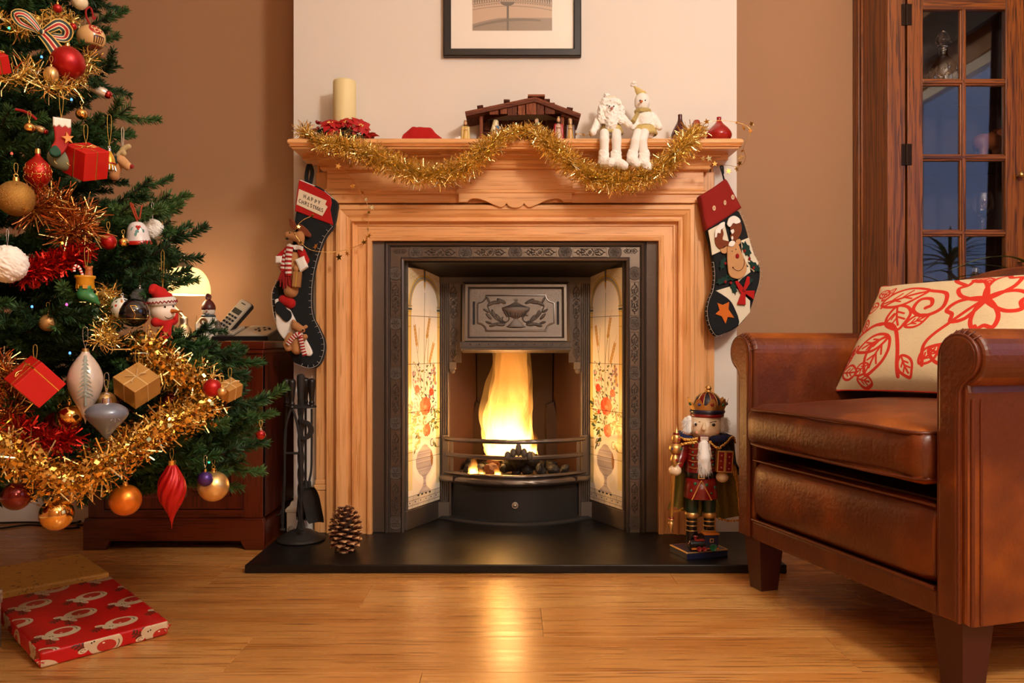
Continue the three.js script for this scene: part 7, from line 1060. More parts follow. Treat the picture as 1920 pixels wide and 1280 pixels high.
// where a ray through a pixel meets the tree's cone (k times its radius), else where it passes nearest to it
function onTree(px, py, k = 1) {
  let best = null, bd = 1e9;
  for (let d = 0.9; d < 2.4; d += 0.004) { const p = at(px, py, CAM.z - d), q = Math.hypot(p.x - TX, p.z - TZ) / (treeR(p.y) * k); if (q <= 1) return p; if (q < bd) { bd = q; best = p; } }
  return best;
}
{
  const t = thing('christmas_tree', 'large green artificial Christmas tree hung with baubles and tinsel at the left', 'christmas tree', [TX, 0, TZ]);
  M('trunk', lathe([[0.03, 0.06], [0.024, 1.0], [0.012, 2.1], [0.003, 2.42]], 14), mat(0x2a1a10, 0.9), t);
  M('tree_stand', [cyl(0.05, 0.045, 0.16, [0, 0.1, 0]), ...[0, 1, 2, 3].map((i) => stick([0, 0.09, 0], [0.14 * Math.cos(i * PI / 2 + 0.6), 0.012, 0.14 * Math.sin(i * PI / 2 + 0.6)], 0.012))], mat(0x16281c, 0.6), t);
  const needleMats = [0x2d5222, 0x20411d, 0x41632c].map((c) => mat(c, 0.62));
  const stemMat = mat(0x2c2616, 0.9);
  const LB = 0.42;
  const variants = [];
  for (let v = 0; v < 7; v++) {
    const pos = [], stems = [], needles = (a, b, n, len) => {
      const ax = b.clone().sub(a), L = ax.length(), tdir = ax.clone().normalize();
      for (let i = 0; i < n; i++) {
        const u = rnd(), p = a.clone().addScaledVector(ax, u), rad = V(R(-1, 1), R(-1, 1), R(-1, 1)).cross(tdir).normalize(), d = rad.multiplyScalar(0.78).addScaledVector(tdir, R(0.45, 1.0)).normalize(), w = d.clone().cross(V(R(-1, 1), R(-1, 1), R(-1, 1))).normalize().multiplyScalar(0.0013), l = len * R(0.75, 1.15) * (u > 0.9 ? 0.85 : 1), e = p.clone().addScaledVector(d, l), m = p.clone().addScaledVector(d, l * 0.7);
        pos.push(p.x + w.x * 0.7, p.y + w.y * 0.7, p.z + w.z * 0.7, p.x - w.x * 0.7, p.y - w.y * 0.7, p.z - w.z * 0.7, m.x - w.x, m.y - w.y, m.z - w.z, p.x + w.x * 0.7, p.y + w.y * 0.7, p.z + w.z * 0.7, m.x - w.x, m.y - w.y, m.z - w.z, m.x + w.x, m.y + w.y, m.z + w.z, m.x + w.x, m.y + w.y, m.z + w.z, m.x - w.x, m.y - w.y, m.z - w.z, e.x, e.y, e.z);
      }
    };
    const spine = (u) => V(LB * u, -0.035 * Math.sin(PI * u) + 0.02 * u * u, 0.012 * Math.sin(u * 5 + v));
    for (let k = 0; k < 6; k++) needles(spine(k / 6), spine((k + 1) / 6), k < 1 ? 40 : 110, 0.024);
    stems.push(tube([0, 0.25, 0.5, 0.75, 1].map(spine), 0.0028, 12, 4));
    const nt = 7 + v % 3;
    for (let k = 0; k < nt; k++) {
      const u = 0.22 + 0.68 * k / (nt - 1), a = spine(u), s = k % 2 ? 1 : -1, an = R(0.55, 0.85), l = R(0.12, 0.17) * (1.1 - 0.5 * u), up = R(-0.25, 0.45);
      const b = a.clone().add(V(Math.cos(an), up * 0.5, s * Math.sin(an)).normalize().multiplyScalar(l)), m = a.clone().lerp(b, 0.5).add(V(0, -0.006, 0));
      needles(a, m, 110, 0.023); needles(m, b, 120, 0.021); stems.push(stick(a.toArray(), b.toArray(), 0.0018, 0.0012, 4));
    }
    const g = new THREE.BufferGeometry(); g.setAttribute('position', new THREE.BufferAttribute(new Float32Array(pos), 3)); g.computeVertexNormals();
    variants.push([flat(g), merge(stems)]);
  }
  let count = 0;
  const branch = (tip, from, s, roll = R(-0.5, 0.5)) => {
    const dir = tip.clone().sub(from).normalize(), side = dir.clone().cross(V(0, 1, 0)).normalize(), up = side.clone().cross(dir), v = variants[count % 7];
    const m = M('branch', v[0], needleMats[count % 3], t); m.quaternion.setFromRotationMatrix(new THREE.Matrix4().makeBasis(dir, up, side.clone())); m.rotateX(roll); m.scale.setScalar(s);
    m.position.copy(tip).addScaledVector(dir, -LB * s).sub(t.position); count++;
    M('stem', v[1], stemMat, m);
  };
  // branches that reach out over the wall, from the photograph
  for (const [px, py, z, s, rise] of [[213, 40, 0.75, 0.8, 0.10], [218, 130, 0.8, 0.8, 0.12], [248, 215, 0.8, 0.85, 0.12], [222, 255, 0.9, 0.7, 0.05], [225, 320, 0.95, 0.7, 0.1], [322, 380, 0.85, 0.95, 0.08], [285, 350, 0.8, 0.8, 0.16], [345, 452, 0.85, 1.0, 0.08], [335, 500, 0.9, 0.9, 0.06], [305, 545, 1.0, 0.8, 0.0], [405, 615, 0.75, 0.65, 0.2], [330, 632, 0.95, 0.8, 0.04], [458, 672, 0.8, 1.0, 0.02], [400, 660, 0.95, 0.9, 0.02], [498, 762, 0.85, 1.0, 0.05], [470, 800, 0.95, 0.95, 0.02], [440, 755, 1.0, 0.9, 0.04], [460, 880, 0.9, 0.95, -0.05], [400, 845, 1.0, 0.9, 0.0], [430, 835, 0.85, 0.9, 0.02], [355, 800, 1.1, 0.9, 0.02], [180, 75, 0.9, 0.75, 0.1], [190, 160, 0.95, 0.7, 0.08], [250, 400, 1.0, 0.8, 0.05], [260, 470, 1.0, 0.8, 0.06], [465, 745, 0.95, 1.0, 0.03], [485, 780, 0.8, 0.95, 0.04], [420, 800, 0.9, 1.0, 0.0], [440, 860, 1.0, 1.0, -0.04], [380, 880, 1.0, 0.95, -0.05], [340, 860, 1.1, 0.9, -0.03], [430, 690, 0.85, 1.0, 0.0], [395, 680, 1.0, 0.9, 0.0], [360, 640, 0.85, 0.9, 0.08], [310, 470, 1.0, 0.9, 0.06], [300, 400, 0.9, 0.85, 0.1], [325, 430, 0.9, 0.95, 0.1], [290, 520, 1.05, 0.9, 0.02], [300, 830, 1.15, 0.9, 0.0], [260, 870, 1.2, 0.9, -0.03]]) {
    const tip = at(px, py, z), r = Math.hypot(tip.x - TX, tip.z - TZ); branch(tip, V(TX, tip.y - r * (rise + 0.12), TZ), s);
  }
  const face = Math.atan2(CAM.z - TZ, CAM.x - TX);
  let tries = 0;
  while (count < 292 && tries++ < 6000) {
    const h = 0.42 + (2.40 - 0.42) * Math.pow(rnd(), 1.25), a = rnd() * 2 * PI, da = Math.abs(((a - face + 3 * PI) % (2 * PI)) - PI);
    if (da > 1.75 && rnd() > 0.18) continue;
    if (h > 1.75 && rnd() > 0.4) continue;
    const r = treeR(h) * (rnd() < 0.3 ? R(0.5, 0.72) : R(0.78, 0.98)), tip = V(TX + r * Math.cos(a), h, TZ + r * Math.sin(a)), [px, py] = toPx(tip);
    if (px > edgeAt(py) - 8 || tip.x < -2.32) continue;
    branch(tip, V(TX, h - r * R(0.02, 0.34), TZ), clamp(r / LB * 1.02, 0.25, R(0.75, 1.0)));
  }
  { // short inner branches that fill the heart of the tree, too many to single out
    const n = 150, im = new THREE.InstancedMesh(variants[0][0], needleMats[1], n), q = new THREE.Matrix4(); im.name = numbered('inner_branches'); im.castShadow = im.receiveShadow = true; im.userData.kind = 'stuff';
    for (let i = 0; i < n; i++) { const h = 0.45 + 1.75 * i / n, a = face + R(-1.9, 1.9), r = treeR(h) * R(0.45, 0.74), tip = V(TX + r * Math.cos(a), h, TZ + r * Math.sin(a)), dir = tip.clone().sub(V(TX, h - r * R(-0.1, 0.4), TZ)).normalize(), side = dir.clone().cross(V(0, 1, 0)).normalize(), up = side.clone().cross(dir), sc2 = clamp(r / LB, 0.3, 0.9); q.makeBasis(dir.clone().multiplyScalar(sc2), up.multiplyScalar(sc2), side.multiplyScalar(sc2)); q.setPosition(tip.addScaledVector(dir, -LB * sc2).sub(t.position)); im.setMatrixAt(i, q); }
    t.add(im);
  }
}
// ---------------------------------------------------------------- things that hang on the tree
{
  const glassy = (c, rough = 0.12, metal = 0.75) => mat(new THREE.Color(c), rough, { metalness: metal, clearcoat: 0.8, clearcoatRoughness: 0.06 });
  const satin = (c) => mat(new THREE.Color(c), 0.36, { metalness: 0.55, clearcoat: 0.25, clearcoatRoughness: 0.35 });
  // o.s: metres per photograph pixel at the ornament; geometry is given in those pixels, y up
  const orn = (name, label, cat, px, py, k = 1.03, group) => { const p = onTree(px, py, Math.min(k, 1.1)); if (k > 1.1) p.lerp(CAM, (k - 1) * 0.7); const s = (CAM.z - p.z) / FOCAL, t = thing(name, label, cat, p, Math.atan2(CAM.x - p.x, CAM.z - p.z), group); return { t, s, p, add: (n, g, m, par = t) => M(n, T(merge([].concat(g)), [0, 0, 0], [0, 0, 0], s), m, par), hang: (y0, y1, m = MAT.thread, w = 3, r = 0.5) => M('hanger', T(tube([[0, y0, 0], [-w, (y0 + y1) / 2, 0], [-w * 0.6, y1, -1], [w * 0.6, y1, -1], [w, (y0 + y1) / 2, 0], [0.1, y0, 0]], r, 24, 4), [0, 0, 0], [0, 0, 0], s), m, t) }; };
  const capG = (r, w = 5, h = 7) => [cyl(w, w * 0.92, h, [0, r + h * 0.32, 0], undefined, 12), T(new THREE.TorusGeometry(w * 0.55, 0.7, 5, 14), [0, r + h + w * 0.3, 0])];
  const bauble = (px, py, r, m, label, o = {}) => { const b = orn('bauble', label, 'bauble', px, py, o.k); b.add('globe', ball(r, [0, 0, 0], [1, o.sy ?? 1, 1], 28), m); b.add('cap', capG(r * (o.sy ?? 1) - 1, Math.max(2.2, r * 0.18), Math.max(3, r * 0.24)), o.cap ?? MAT.gold); b.hang(r * (o.sy ?? 1) + r * 0.25 + 3, r + (o.len ?? 22), o.thread, 2.5, 0.45); return b; };
  const goldMirror = mat(new THREE.Color().setRGB(0.86, 0.52, 0.16), 0.07, { metalness: 1 }), goldMatt = mat(new THREE.Color().setRGB(0.82, 0.55, 0.22), 0.34, { metalness: 0.85 }), redMatt = satin(0xb00a0a), redDark = glassy(0x6a0508, 0.1), orange = mat(new THREE.Color().setRGB(0.72, 0.20, 0.015), 0.33, { metalness: 0.7, clearcoat: 0.3 });
  bauble(126, 118, 31, redMatt, 'large matt red bauble under the tartan bow near the top of the tree');
  bauble(203, 453, 15, redMatt, 'small matt red bauble left of the white bell');
  bauble(231, 455, 10, goldMirror, 'tiny shiny gold bauble between the red bauble and the white bell', { len: 14 });
  bauble(153, 214, 10.5, goldMirror, 'tiny shiny gold bauble above the red gift box', { len: 14 });
  bauble(96, 140, 13, goldMatt, 'small gold bauble left of the large red bauble', { sy: 1.2 });
  bauble(130, 782, 25, goldMirror, 'mirror gold bauble left of the white teardrop', { k: 0.99, len: 50 });
  bauble(112, 800, 31, redDark, 'large dark red bauble half hidden behind the mirror gold one', { k: 0.93 });
  bauble(199, 752, 18, goldMatt, 'matt gold bauble behind the blue-grey ornament', { k: 0.97 });
  bauble(322, 752, 19, redDark, 'dark red bauble in the branches right of the gold gift box', { k: 0.97 });
  bauble(398, 727, 17, redMatt, 'red bauble on a thread left of the small gold gift box', { k: 1.14 });
  bauble(416, 734, 8, goldMatt, 'tiny pearl gold bauble touching the small gold gift box', { k: 1.2 });
  bauble(235, 937, 29, orange, 'satin orange bauble hanging below the gold garland', { len: 48, thread: MAT.silver });
  bauble(106, 964, 30, goldMirror, 'mirror gold bauble hanging lowest, under the garland');
  bauble(30, 930, 26, redDark, 'shiny dark red bauble at the bottom left under the garland');
  bauble(400, 911, 28.5, goldMatt, 'matt gold bauble behind the small purple one', { cap: MAT.gold });
  bauble(385, 898, 14, satin(0x4a2a78), 'small satin purple bauble before the matt gold one', { k: 1.08, thread: MAT.silver, len: 30 });
  bauble(489, 815, 9, glassy(0xa50a10), 'tiny shiny red bauble at the outermost branch tip', { cap: MAT.silver, len: 18, k: 1.13 });
  bauble(137, 50, 6.5, redMatt, 'tiny red bauble by the printed bauble near the top');
  bauble(108, 16, 8, satin(0xc22018), 'small red bauble at the upper edge of the picture');
  bauble(150, 4, 14, CER(0xe6d8b4), 'cream bauble cut by the upper edge of the picture');
  bauble(55, 240, 10, goldMirror, 'small gold bauble left of the stocking ornament');
  bauble(262, 556, 16, mat(0xffffff, 0.03, { transmission: 0.92, thickness: 0, ior: 1.45 }), 'clear ribbed glass bauble above the black one', { cap: MAT.silver, k: 0.98 });
  bauble(90, 605, 16, mat(new THREE.Color().setRGB(0.55, 0.3, 0.1), 0.4, { metalness: 0.5 }), 'dull bronze bauble deep in the branches at the left', { k: 0.9 });
  { const g = orn('bauble', 'large gold glitter bauble at the left edge of the tree', 'bauble', 30, 372); const tx = dataTex(256, 256, (u, v) => { const k = hash(Math.floor(u * 256), Math.floor(v * 256), 4); return k > 0.93 ? [255, 232, 170] : mixc([150, 104, 36], [206, 158, 78], k); }, true, [2, 1]); g.add('globe', ball(33, [0, 0, 0], [1, 1, 1], 36), mat(0xffffff, 0.45, { map: tx, metalness: 0.7, bumpMap: tx, bumpScale: 0.002 })); g.add('cap', capG(32, 6, 9), MAT.gold); g.hang(44, 66); }
  { const b = orn('bauble', 'cream bauble printed with a village scene and a red ribbon loop near the top', 'bauble', 171, 71); const tx = canvasTex(512, 256, (c) => { c.fillStyle = '#d3ab72'; c.fillRect(0, 0, 512, 256); for (let k = 0; k < 2; k++) { const o = k * 256; c.fillStyle = '#a32418'; c.beginPath(); c.arc(o + 60, 70, 52, 0, 7); c.fill(); c.strokeStyle = '#e4c48a'; c.lineWidth = 6; for (let i = 0; i < 6; i++) { c.beginPath(); c.arc(o + 40 + i * 18, 74 + (i % 2) * 22, 12, 0, 5); c.stroke(); } c.fillStyle = '#4a2a1a'; c.fillRect(o + 40, 130, 70, 50); c.fillStyle = '#c89a5e'; for (let i = 0; i < 4; i++) c.fillRect(o + 48 + i * 15, 138, 8, 38); c.fillStyle = '#2c3550'; c.beginPath(); c.ellipse(o + 150, 62, 26, 30, 0, 0, 7); c.fill(); c.fillStyle = '#6d1e14'; c.fillRect(o, 192, 256, 64); c.fillStyle = '#8a6a3c'; c.fillRect(o, 184, 256, 10); } }); b.add('globe', T(ball(25, [0, 0, 0], [1, 0.95, 1], 32), [0, 0, 0], [0, 1.25, 0]), mat(0xffffff, 0.25, { map: tx, clearcoat: 0.6, clearcoatRoughness: 0.1 })); M('ribbon_loop', T(tube([[-2, 24, 0], [-8, 38, 2], [-8, 52, 0], [-2, 58, -3], [2, 48, 0], [4, 34, 3], [8, 40, 4]], 1.8, 30, 6), [0, 0, 0], [0, 0, 0], b.s), F_.red, b.t); }
  // tartan bow
  { const b = orn('tartan_bow', 'tartan ribbon bow striped red, green and gold near the top of the tree', 'bow', 96, 62, 1.06), tx = canvasTex(128, 64, (c) => { const a = ['#d8b25a', '#173a30', '#173a30', '#e8d8b0', '#b3171a', '#b3171a', '#e8d8b0', '#1c2f3e', '#173a30', '#d8b25a']; a.forEach((k, i) => { c.fillStyle = k; c.fillRect(i * 12.8, 0, 13, 64); }); }), m = mat(0xffffff, 0.5, { map: tx });
    const rib = (n, pts, w) => { const c = new THREE.CatmullRomCurve3(pts.map((p) => V(...p))), N = 24, pos = [], uv = [], idx = []; for (let i = 0; i <= N; i++) { const p = c.getPoint(i / N), d = c.getTangent(i / N), q = V(-d.y, d.x, 0.15).normalize(); for (const s of [-1, 1]) { pos.push(...p.clone().addScaledVector(q, s * w * (n === 'loop' ? 0.5 + 0.5 * Math.sin(PI * Math.min(1, i / N * 1.1)) : 0.7 + 0.3 * i / N)).multiplyScalar(b.s).toArray()); uv.push(s * 0.5 + 0.5, i / N); } } for (let i = 0; i < N; i++) idx.push(2 * i, 2 * i + 1, 2 * i + 2, 2 * i + 1, 2 * i + 3, 2 * i + 2); const g = new THREE.BufferGeometry(); g.setAttribute('position', new THREE.BufferAttribute(new Float32Array(pos), 3)); g.setAttribute('uv', new THREE.BufferAttribute(new Float32Array(uv), 2)); g.setIndex(idx); g.computeVertexNormals(); M(n, g, m, b.t); };
    rib('loop', [[-14, -2, 0], [0, 8, 8], [14, 16, 10], [26, 8, 6], [22, -4, 0], [6, -6, 2], [-14, -3, 0]], 11); rib('loop', [[-16, -2, 0], [-30, 14, 6], [-44, 24, 8], [-56, 22, 6], [-50, 10, 2], [-34, 4, 0], [-16, -2, 0]], 9); rib('tail', [[-14, -4, 2], [-4, -16, 8], [6, -30, 10], [14, -42, 8]], 14); M('knot', T(ball(5, [-15, -2, 4], [1, 1, 0.8], 10), [0, 0, 0], [0, 0, 0], b.s), m, b.t); b.add('gold_cord', tube([[-14, 0, 0], [-12, 40, -2], [0, 44, -2], [-6, 0, 0]], 0.8, 20, 4), MAT.thread); }
  // stocking ornament
  { const b = orn('stocking_ornament', 'small red stocking ornament with white cuff, green toe and gold star', 'ornament', 115, 260, 1.08), E = (pts, d, z, sm = true) => ext(shapeOf(pts, sm), d, Math.min(3, d * 0.3), [0, 0, z], undefined, 3); b.add('body', E([[-13, 22], [14, 22], [14, 4], [10, -14], [2, -28], [-8, -34], [-16, -30], [-17, -20], [-11, -4]], 14, -7), mat(0xa81712, 0.7)); b.add('toe', E([[-20, -24], [-10, -14], [0, -24], [-2, -32], [-10, -36], [-18, -32]], 16, -8), mat(0x124a34, 0.7)); b.add('cuff', E([[-14, 38], [16, 37], [16, 22], [11, 19], [6, 23], [1, 19], [-4, 23], [-9, 19], [-14, 22]], 18, -9, false), CER(0xf2ece2, 0.6)); b.add('star', T(ext(starShape(5, 12, 5), 3, 0.8), [10, 0, 8], [0, 0.3, 0.2]), CER(0xd88a1e, 0.5)); b.hang(38, 92); }
  const gift = (px, py, size, rot, col, tie, label, o = {}) => { const b = orn('gift_ornament', label, 'ornament', px, py, o.k ?? 1.06, undefined), g = new THREE.Group(); g.name = numbered('gift_cube'); g.rotation.set(...rot); b.t.add(g); const [w, h, d] = size, S = (q) => T(q, [0, 0, 0], [0, 0, 0], b.s); M('paper', S(rbox(w, h, d, 1.2)), col, g); const e = 0.7; M('ribbon', [S(rbox(w + e, h + e, 2.2, 0.3, [0, 0, d * (o.off ?? 0)])), S(rbox(2.2, h + e, d + e, 0.3, [w * (o.off ?? 0), 0, 0]))], tie, g); const bow = []; for (const s of [-1, 1]) { bow.push(tube([[0, h / 2 + 1, 0], [s * 10, h / 2 + 5, 3], [s * 17, h / 2 + 2, 6], [s * 8, h / 2 + 1, 1]], 0.9, 16, 5), tube([[0, h / 2 + 1, 0], [s * 8, h / 2 + 2, -8], [s * 14, h / 2 + 1, -14]], 0.8, 10, 5)); } M('bow', bow.map(S), tie, g); b.hang(Math.max(...size) * 0.62, Math.max(...size) * 0.62 + (o.len ?? 30)); return b; };
  const redPaper = mat(0xc20d0a, 0.5), goldPaper = mat(0xb98a48, 0.42, { metalness: 0.35 });
  gift(161, 303, [54, 54, 54], [0.55, 0.72, -0.08], redPaper, MAT.gold, 'red gift box ornament with thin gold string under the tiny gold bauble', { len: 36 });
  gift(66, 715, [62, 62, 62], [0.2, 0.28, 0.74], redPaper, MAT.gold, 'tilted red gift box ornament at the left, above the gold garland', { off: 0.22 });
  gift(257, 722, [58, 46, 56], [0.72, 0.72, 0.05], goldPaper, mat(0xd8bb86, 0.4, { metalness: 0.4 }), 'gold gift box ornament with pale ribbon right of the white teardrop');
  gift(431, 731, [34, 28, 30], [0.65, 0.75, -0.1], goldPaper, mat(0xd8bb86, 0.4, { metalness: 0.4 }), 'small gold gift box ornament over the cabinet front', { len: 20, k: 1.16 });
  gift(-8, 118, [34, 34, 34], [0.5, 0.5, 0.2], redPaper, MAT.gold, 'red gift box ornament cut by the left edge of the picture');
  // sage disc, toy drum figure, plush reindeer
  { const b = orn('pebble_ornament', 'sage green oval ornament with gold scrolls behind the stocking ornament', 'ornament', 122, 297, 1.02); b.add('body', ball(26, [0, 0, 0], [1.15, 0.9, 0.6], 24), mat(0x7d8264, 0.6)); const g = []; for (const s of [-1, 1]) g.push(T(new THREE.TorusGeometry(7, 0.6, 4, 18, 4.6), [s * 10, -8, 13.5])); b.add('gold_scroll', g, MAT.gold); }
  { const b = orn('toy_ornament', 'small yellow and red glass toy ornament beside the red gift box', 'ornament', 205, 299); b.add('body', lathe(smoothProf([[0.1, -22], [8, -20], [11, -12], [10, -2], [8, 6], [4, 14], [3, 16]], 20), 20), glassy(0xd09a16, 0.2, 0.4)); b.add('red_band', T(new THREE.TorusGeometry(10.6, 1.8, 6, 24), [0, -8, 0], [PI / 2, 0, 0]), CER(0xa81812)); b.add('silver_fringe', Array.from({ length: 12 }, (_, i) => stick([10 * Math.cos(i * PI / 6), -12, 10 * Math.sin(i * PI / 6)], [12 * Math.cos(i * PI / 6), -21, 12 * Math.sin(i * PI / 6)], 1.3)), MAT.silver); b.add('cap', capG(14, 3.4, 8), MAT.silver); b.hang(26, 85); }
  { const b = orn('plush_reindeer', 'little plush reindeer ornament with beige antlers and red nose over the wall', 'ornament', 230, 296, 1.02), S = (l, c = 1.1) => blob(l, c, 3); b.add('head', S([cap([-3, -4, 0], [8, -16, 8], 9, 8)]), F_.fawn); b.add('antlers', S([cap([-8, 4, 0], [4, 20, 0], 4, 4), cap([0, 16, 0], [10, 22, 2], 4.5, 5), cap([-4, 8, 0], [2, 8, 4], 4, 5)]), felt(0xb7a172)); b.add('nose', ball(4.2, [15, -17, 12], [1, 1, 1], 12), F_.red); b.add('body', S([cap([-8, -14, -4], [-14, -34, -4], 8, 9)]), F_.tan); b.add('bow', [ball(5, [-12, -6, 4], [1, 1.6, 0.5], 10)], F_.green); b.hang(14, 58, F_.cream, 1.5, 0.9); }
  // red filigree drop
  { const b = orn('drop_ornament', 'red glass drop ornament with gold filigree scrolls above the glitter bauble', 'ornament', 71, 325); b.add('body', lathe(smoothProf([[0.1, -44], [2.5, -38], [8, -28], [18, -16], [23.5, 0], [20, 16], [10, 27], [5, 33], [4.5, 38]], 40), 32), satin(0xb81208)); const g = []; for (let i = 0; i < 9; i++) { const a = -1.2 + i * 0.32, rr = 24; for (const y of [6, -8]) g.push(T(new THREE.TorusGeometry(3.6, 0.55, 4, 14, 5), [rr * Math.sin(a) * (y > 0 ? 0.97 : 0.98), y + (i % 2) * 6, rr * Math.cos(a) * (y > 0 ? 0.97 : 0.97)], [0, a, i])); } g.push(T(new THREE.TorusGeometry(23, 0.5, 4, 40), [0, -4, 0], [PI / 2, 0.1, 0])); b.add('gold_filigree', g, MAT.gold); b.add('cap', [cyl(5.5, 5, 9, [0, 41, 0])], MAT.gold); M('hanger', T(tube([[0, 46, 0], [-3, 56, 0], [0, 64, 0], [3, 56, 0], [0, 46, 0]], 0.6, 20, 4), [0, 0, 0], [0, 0, 0], b.s), F_.green, b.t); }
  // white bell with holly and fluffy balls
  { const b = orn('bell_ornament', 'white china bell ornament painted with holly above a red rim', 'ornament', 258, 436, 1.02); b.add('bell', T(lathe(smoothProf([[0.1, 21], [10, 18], [17, 8], [20, -8], [22, -18], [21, -19]], 30), 32), [0, 0, 0], [0.1, 0, 0.08]), CER(0xd9d5d6, 0.35)); b.add('red_rim', T(lathe([[21, -15], [23, -16], [24, -22], [21.5, -23]], 32), [0, 0, 0], [0.1, 0, 0.08]), CER(0xb82018)); const lf = [[-6, 6, 0.5], [6, 4, -0.8], [-2, -3, 1.2]]; b.add('holly_leaves', lf.map(([x, y, a]) => T(ext(shapeOf([[-7, 0], [-3, 3], [0, 2.2], [3, 3.4], [7, 0], [3, -3.4], [0, -2.2], [-3, -3]], true), 0.8), [x, y, Math.sqrt(400 - x * x) - 2 - (y > 0 ? y * 0.35 : 0)], [0, 0, a])), CER(0x2f7a80)); b.add('berries', [[-1, 9], [3, 9], [1, 5]].map(([x, y]) => ball(2.4, [x, y, 18], [1, 1, 0.5], 8)), CER(0xc0281a)); b.add('ribbon_loop', tube([[0, 20, 0], [-8, 40, 2], [-12, 56, 0], [-8, 50, 2], [2, 24, 2], [6, 44, 2], [8, 52, 0]], 1.5, 30, 5), felt(0xc8471c)); }
  const fluffy = (px, py, r, label, k) => { const b = orn('fluffy_ball', label, 'ornament', px, py, k), g = new THREE.SphereGeometry(r, 72, 48), p = g.attributes.position; for (let i = 0; i < p.count; i++) { const v = V().fromBufferAttribute(p, i), d = v.clone().multiplyScalar(9 / r), n = vnoise(d.x + d.z * 0.7 + 60, d.y * 1.1 - d.z * 0.6 + 60, 999, 999, 12), m = vnoise(d.x * 2.3 + d.z * 2 + 90, d.y * 2.3 - d.z + 90, 999, 999, 14); v.multiplyScalar(0.92 + 0.09 * n + 0.06 * m); p.setXYZ(i, v.x, v.y, v.z); } const q = mergeVertices(g.deleteAttribute('uv').deleteAttribute('normal'), 1e-3), pq = q.attributes.position; for (let i = 0; i < pq.count; i++) { const f = R(0.965, 1.045); pq.setXYZ(i, pq.getX(i) * f, pq.getY(i) * f, pq.getZ(i) * f); } q.computeVertexNormals(); b.add('fluff', flat(q), F_.white); b.hang(r, r + 32, MAT.silver, 1.5); };
  fluffy(286, 431, 20, 'fluffy white ball behind the holly bell', 0.98); fluffy(14, 495, 34, 'large fluffy white ball at the left edge of the picture');
  // boot with candy cane
  { const b = orn('boot_ornament', 'green boot ornament with yellow cuff holding a candy cane and a bear', 'ornament', 162, 537); b.add('boot', blob([cap([0, -2, 0], [-4, -14, 0], 13, 12), cap([-4, -14, 0], [10, -22, 2], 11, 9), cap([10, -22, 2], [20, -31, 3], 8, 3)], 1.3, 5), CER(0x2f7a45, 0.35)); b.add('cuff', [lathe([[13, 0], [15.5, 4], [15.5, 14], [18, 16], [18, 20], [15, 20], [14, 16], [0, 15]], 24, [-2, 0, 0]), ...[0, 1, 2, 3, 4, 5].map((i) => box(8, 7, 2, [-2 + 15 * Math.sin(i * PI / 3), -1, 15 * Math.cos(i * PI / 3)], [0, i * PI / 3, 0]))], CER(0xc98a12, 0.4)); const ct = canvasTex(256, 16, (c) => { for (let i = 0; i < 16; i++) { c.fillStyle = i % 2 ? '#f2ece6' : '#c3261c'; c.fillRect(i * 16, 0, 16, 16); } }); b.add('candy_cane', tube([[-4, 14, 4], [-9, 28, 4], [-12, 35, 4], [-17, 38, 4], [-20, 33, 4], [-20, 27, 4]], 2.6, 30, 8), mat(0xffffff, 0.3, { map: ct })); b.add('bear', blob([cap([4, 20, 2], [4, 26, 2], 7, 6.5), cap([4, 31, 2], [4, 32, 3], 6), cap([-1, 37, 1], [-1, 37, 1], 2.4), cap([9, 37, 1], [9, 37, 1], 2.4)], 1, 2), CER(0xa8591e, 0.5)); b.hang(34, 74); }
  // black ornament, painted white ball, snowman head
  { const b = orn('black_ornament', 'glossy black round ornament with gold cord beside the snowman head', 'ornament', 251, 586); b.add('globe', ball(28, [0, 0, 0], [1, 0.95, 1], 28), mat(0x100c10, 0.16, { clearcoat: 1 })); b.add('rim_line', T(new THREE.TorusGeometry(27.2, 0.6, 5, 40), [0, -12, 0], [PI / 2, 0, 0]).scale(0.96, 1, 0.96), MAT.gold); b.add('gold_cord', [tube([[-6, 12, 25], [-2, 4, 28], [2, -4, 28], [0, -12, 27]], 0.9, 16, 4), tube([[-6, 12, 25], [2, 12, 26], [6, 8, 26]], 0.9, 10, 4)], MAT.gold); }
  { const b = orn('painted_ball', 'white ball painted with flowers left of the black ornament', 'ornament', 229, 578, 1.01); const tx = canvasTex(256, 128, (c) => { c.fillStyle = '#d9ddd4'; c.fillRect(0, 0, 256, 128); for (let i = 0; i < 70; i++) { c.fillStyle = ['#3c6a3a', '#c26a22', '#2c3a5a', '#a8321e'][i % 4]; c.beginPath(); c.ellipse(R(0, 256), R(10, 118), R(3, 9), R(3, 7), R(0, 3), 0, 7); c.fill(); } }); b.add('globe', ball(20, [0, 0, 0], [1, 1, 1], 24), mat(0xffffff, 0.25, { map: tx, clearcoat: 0.6 })); b.add('cap', capG(19, 4, 6), MAT.silver); }
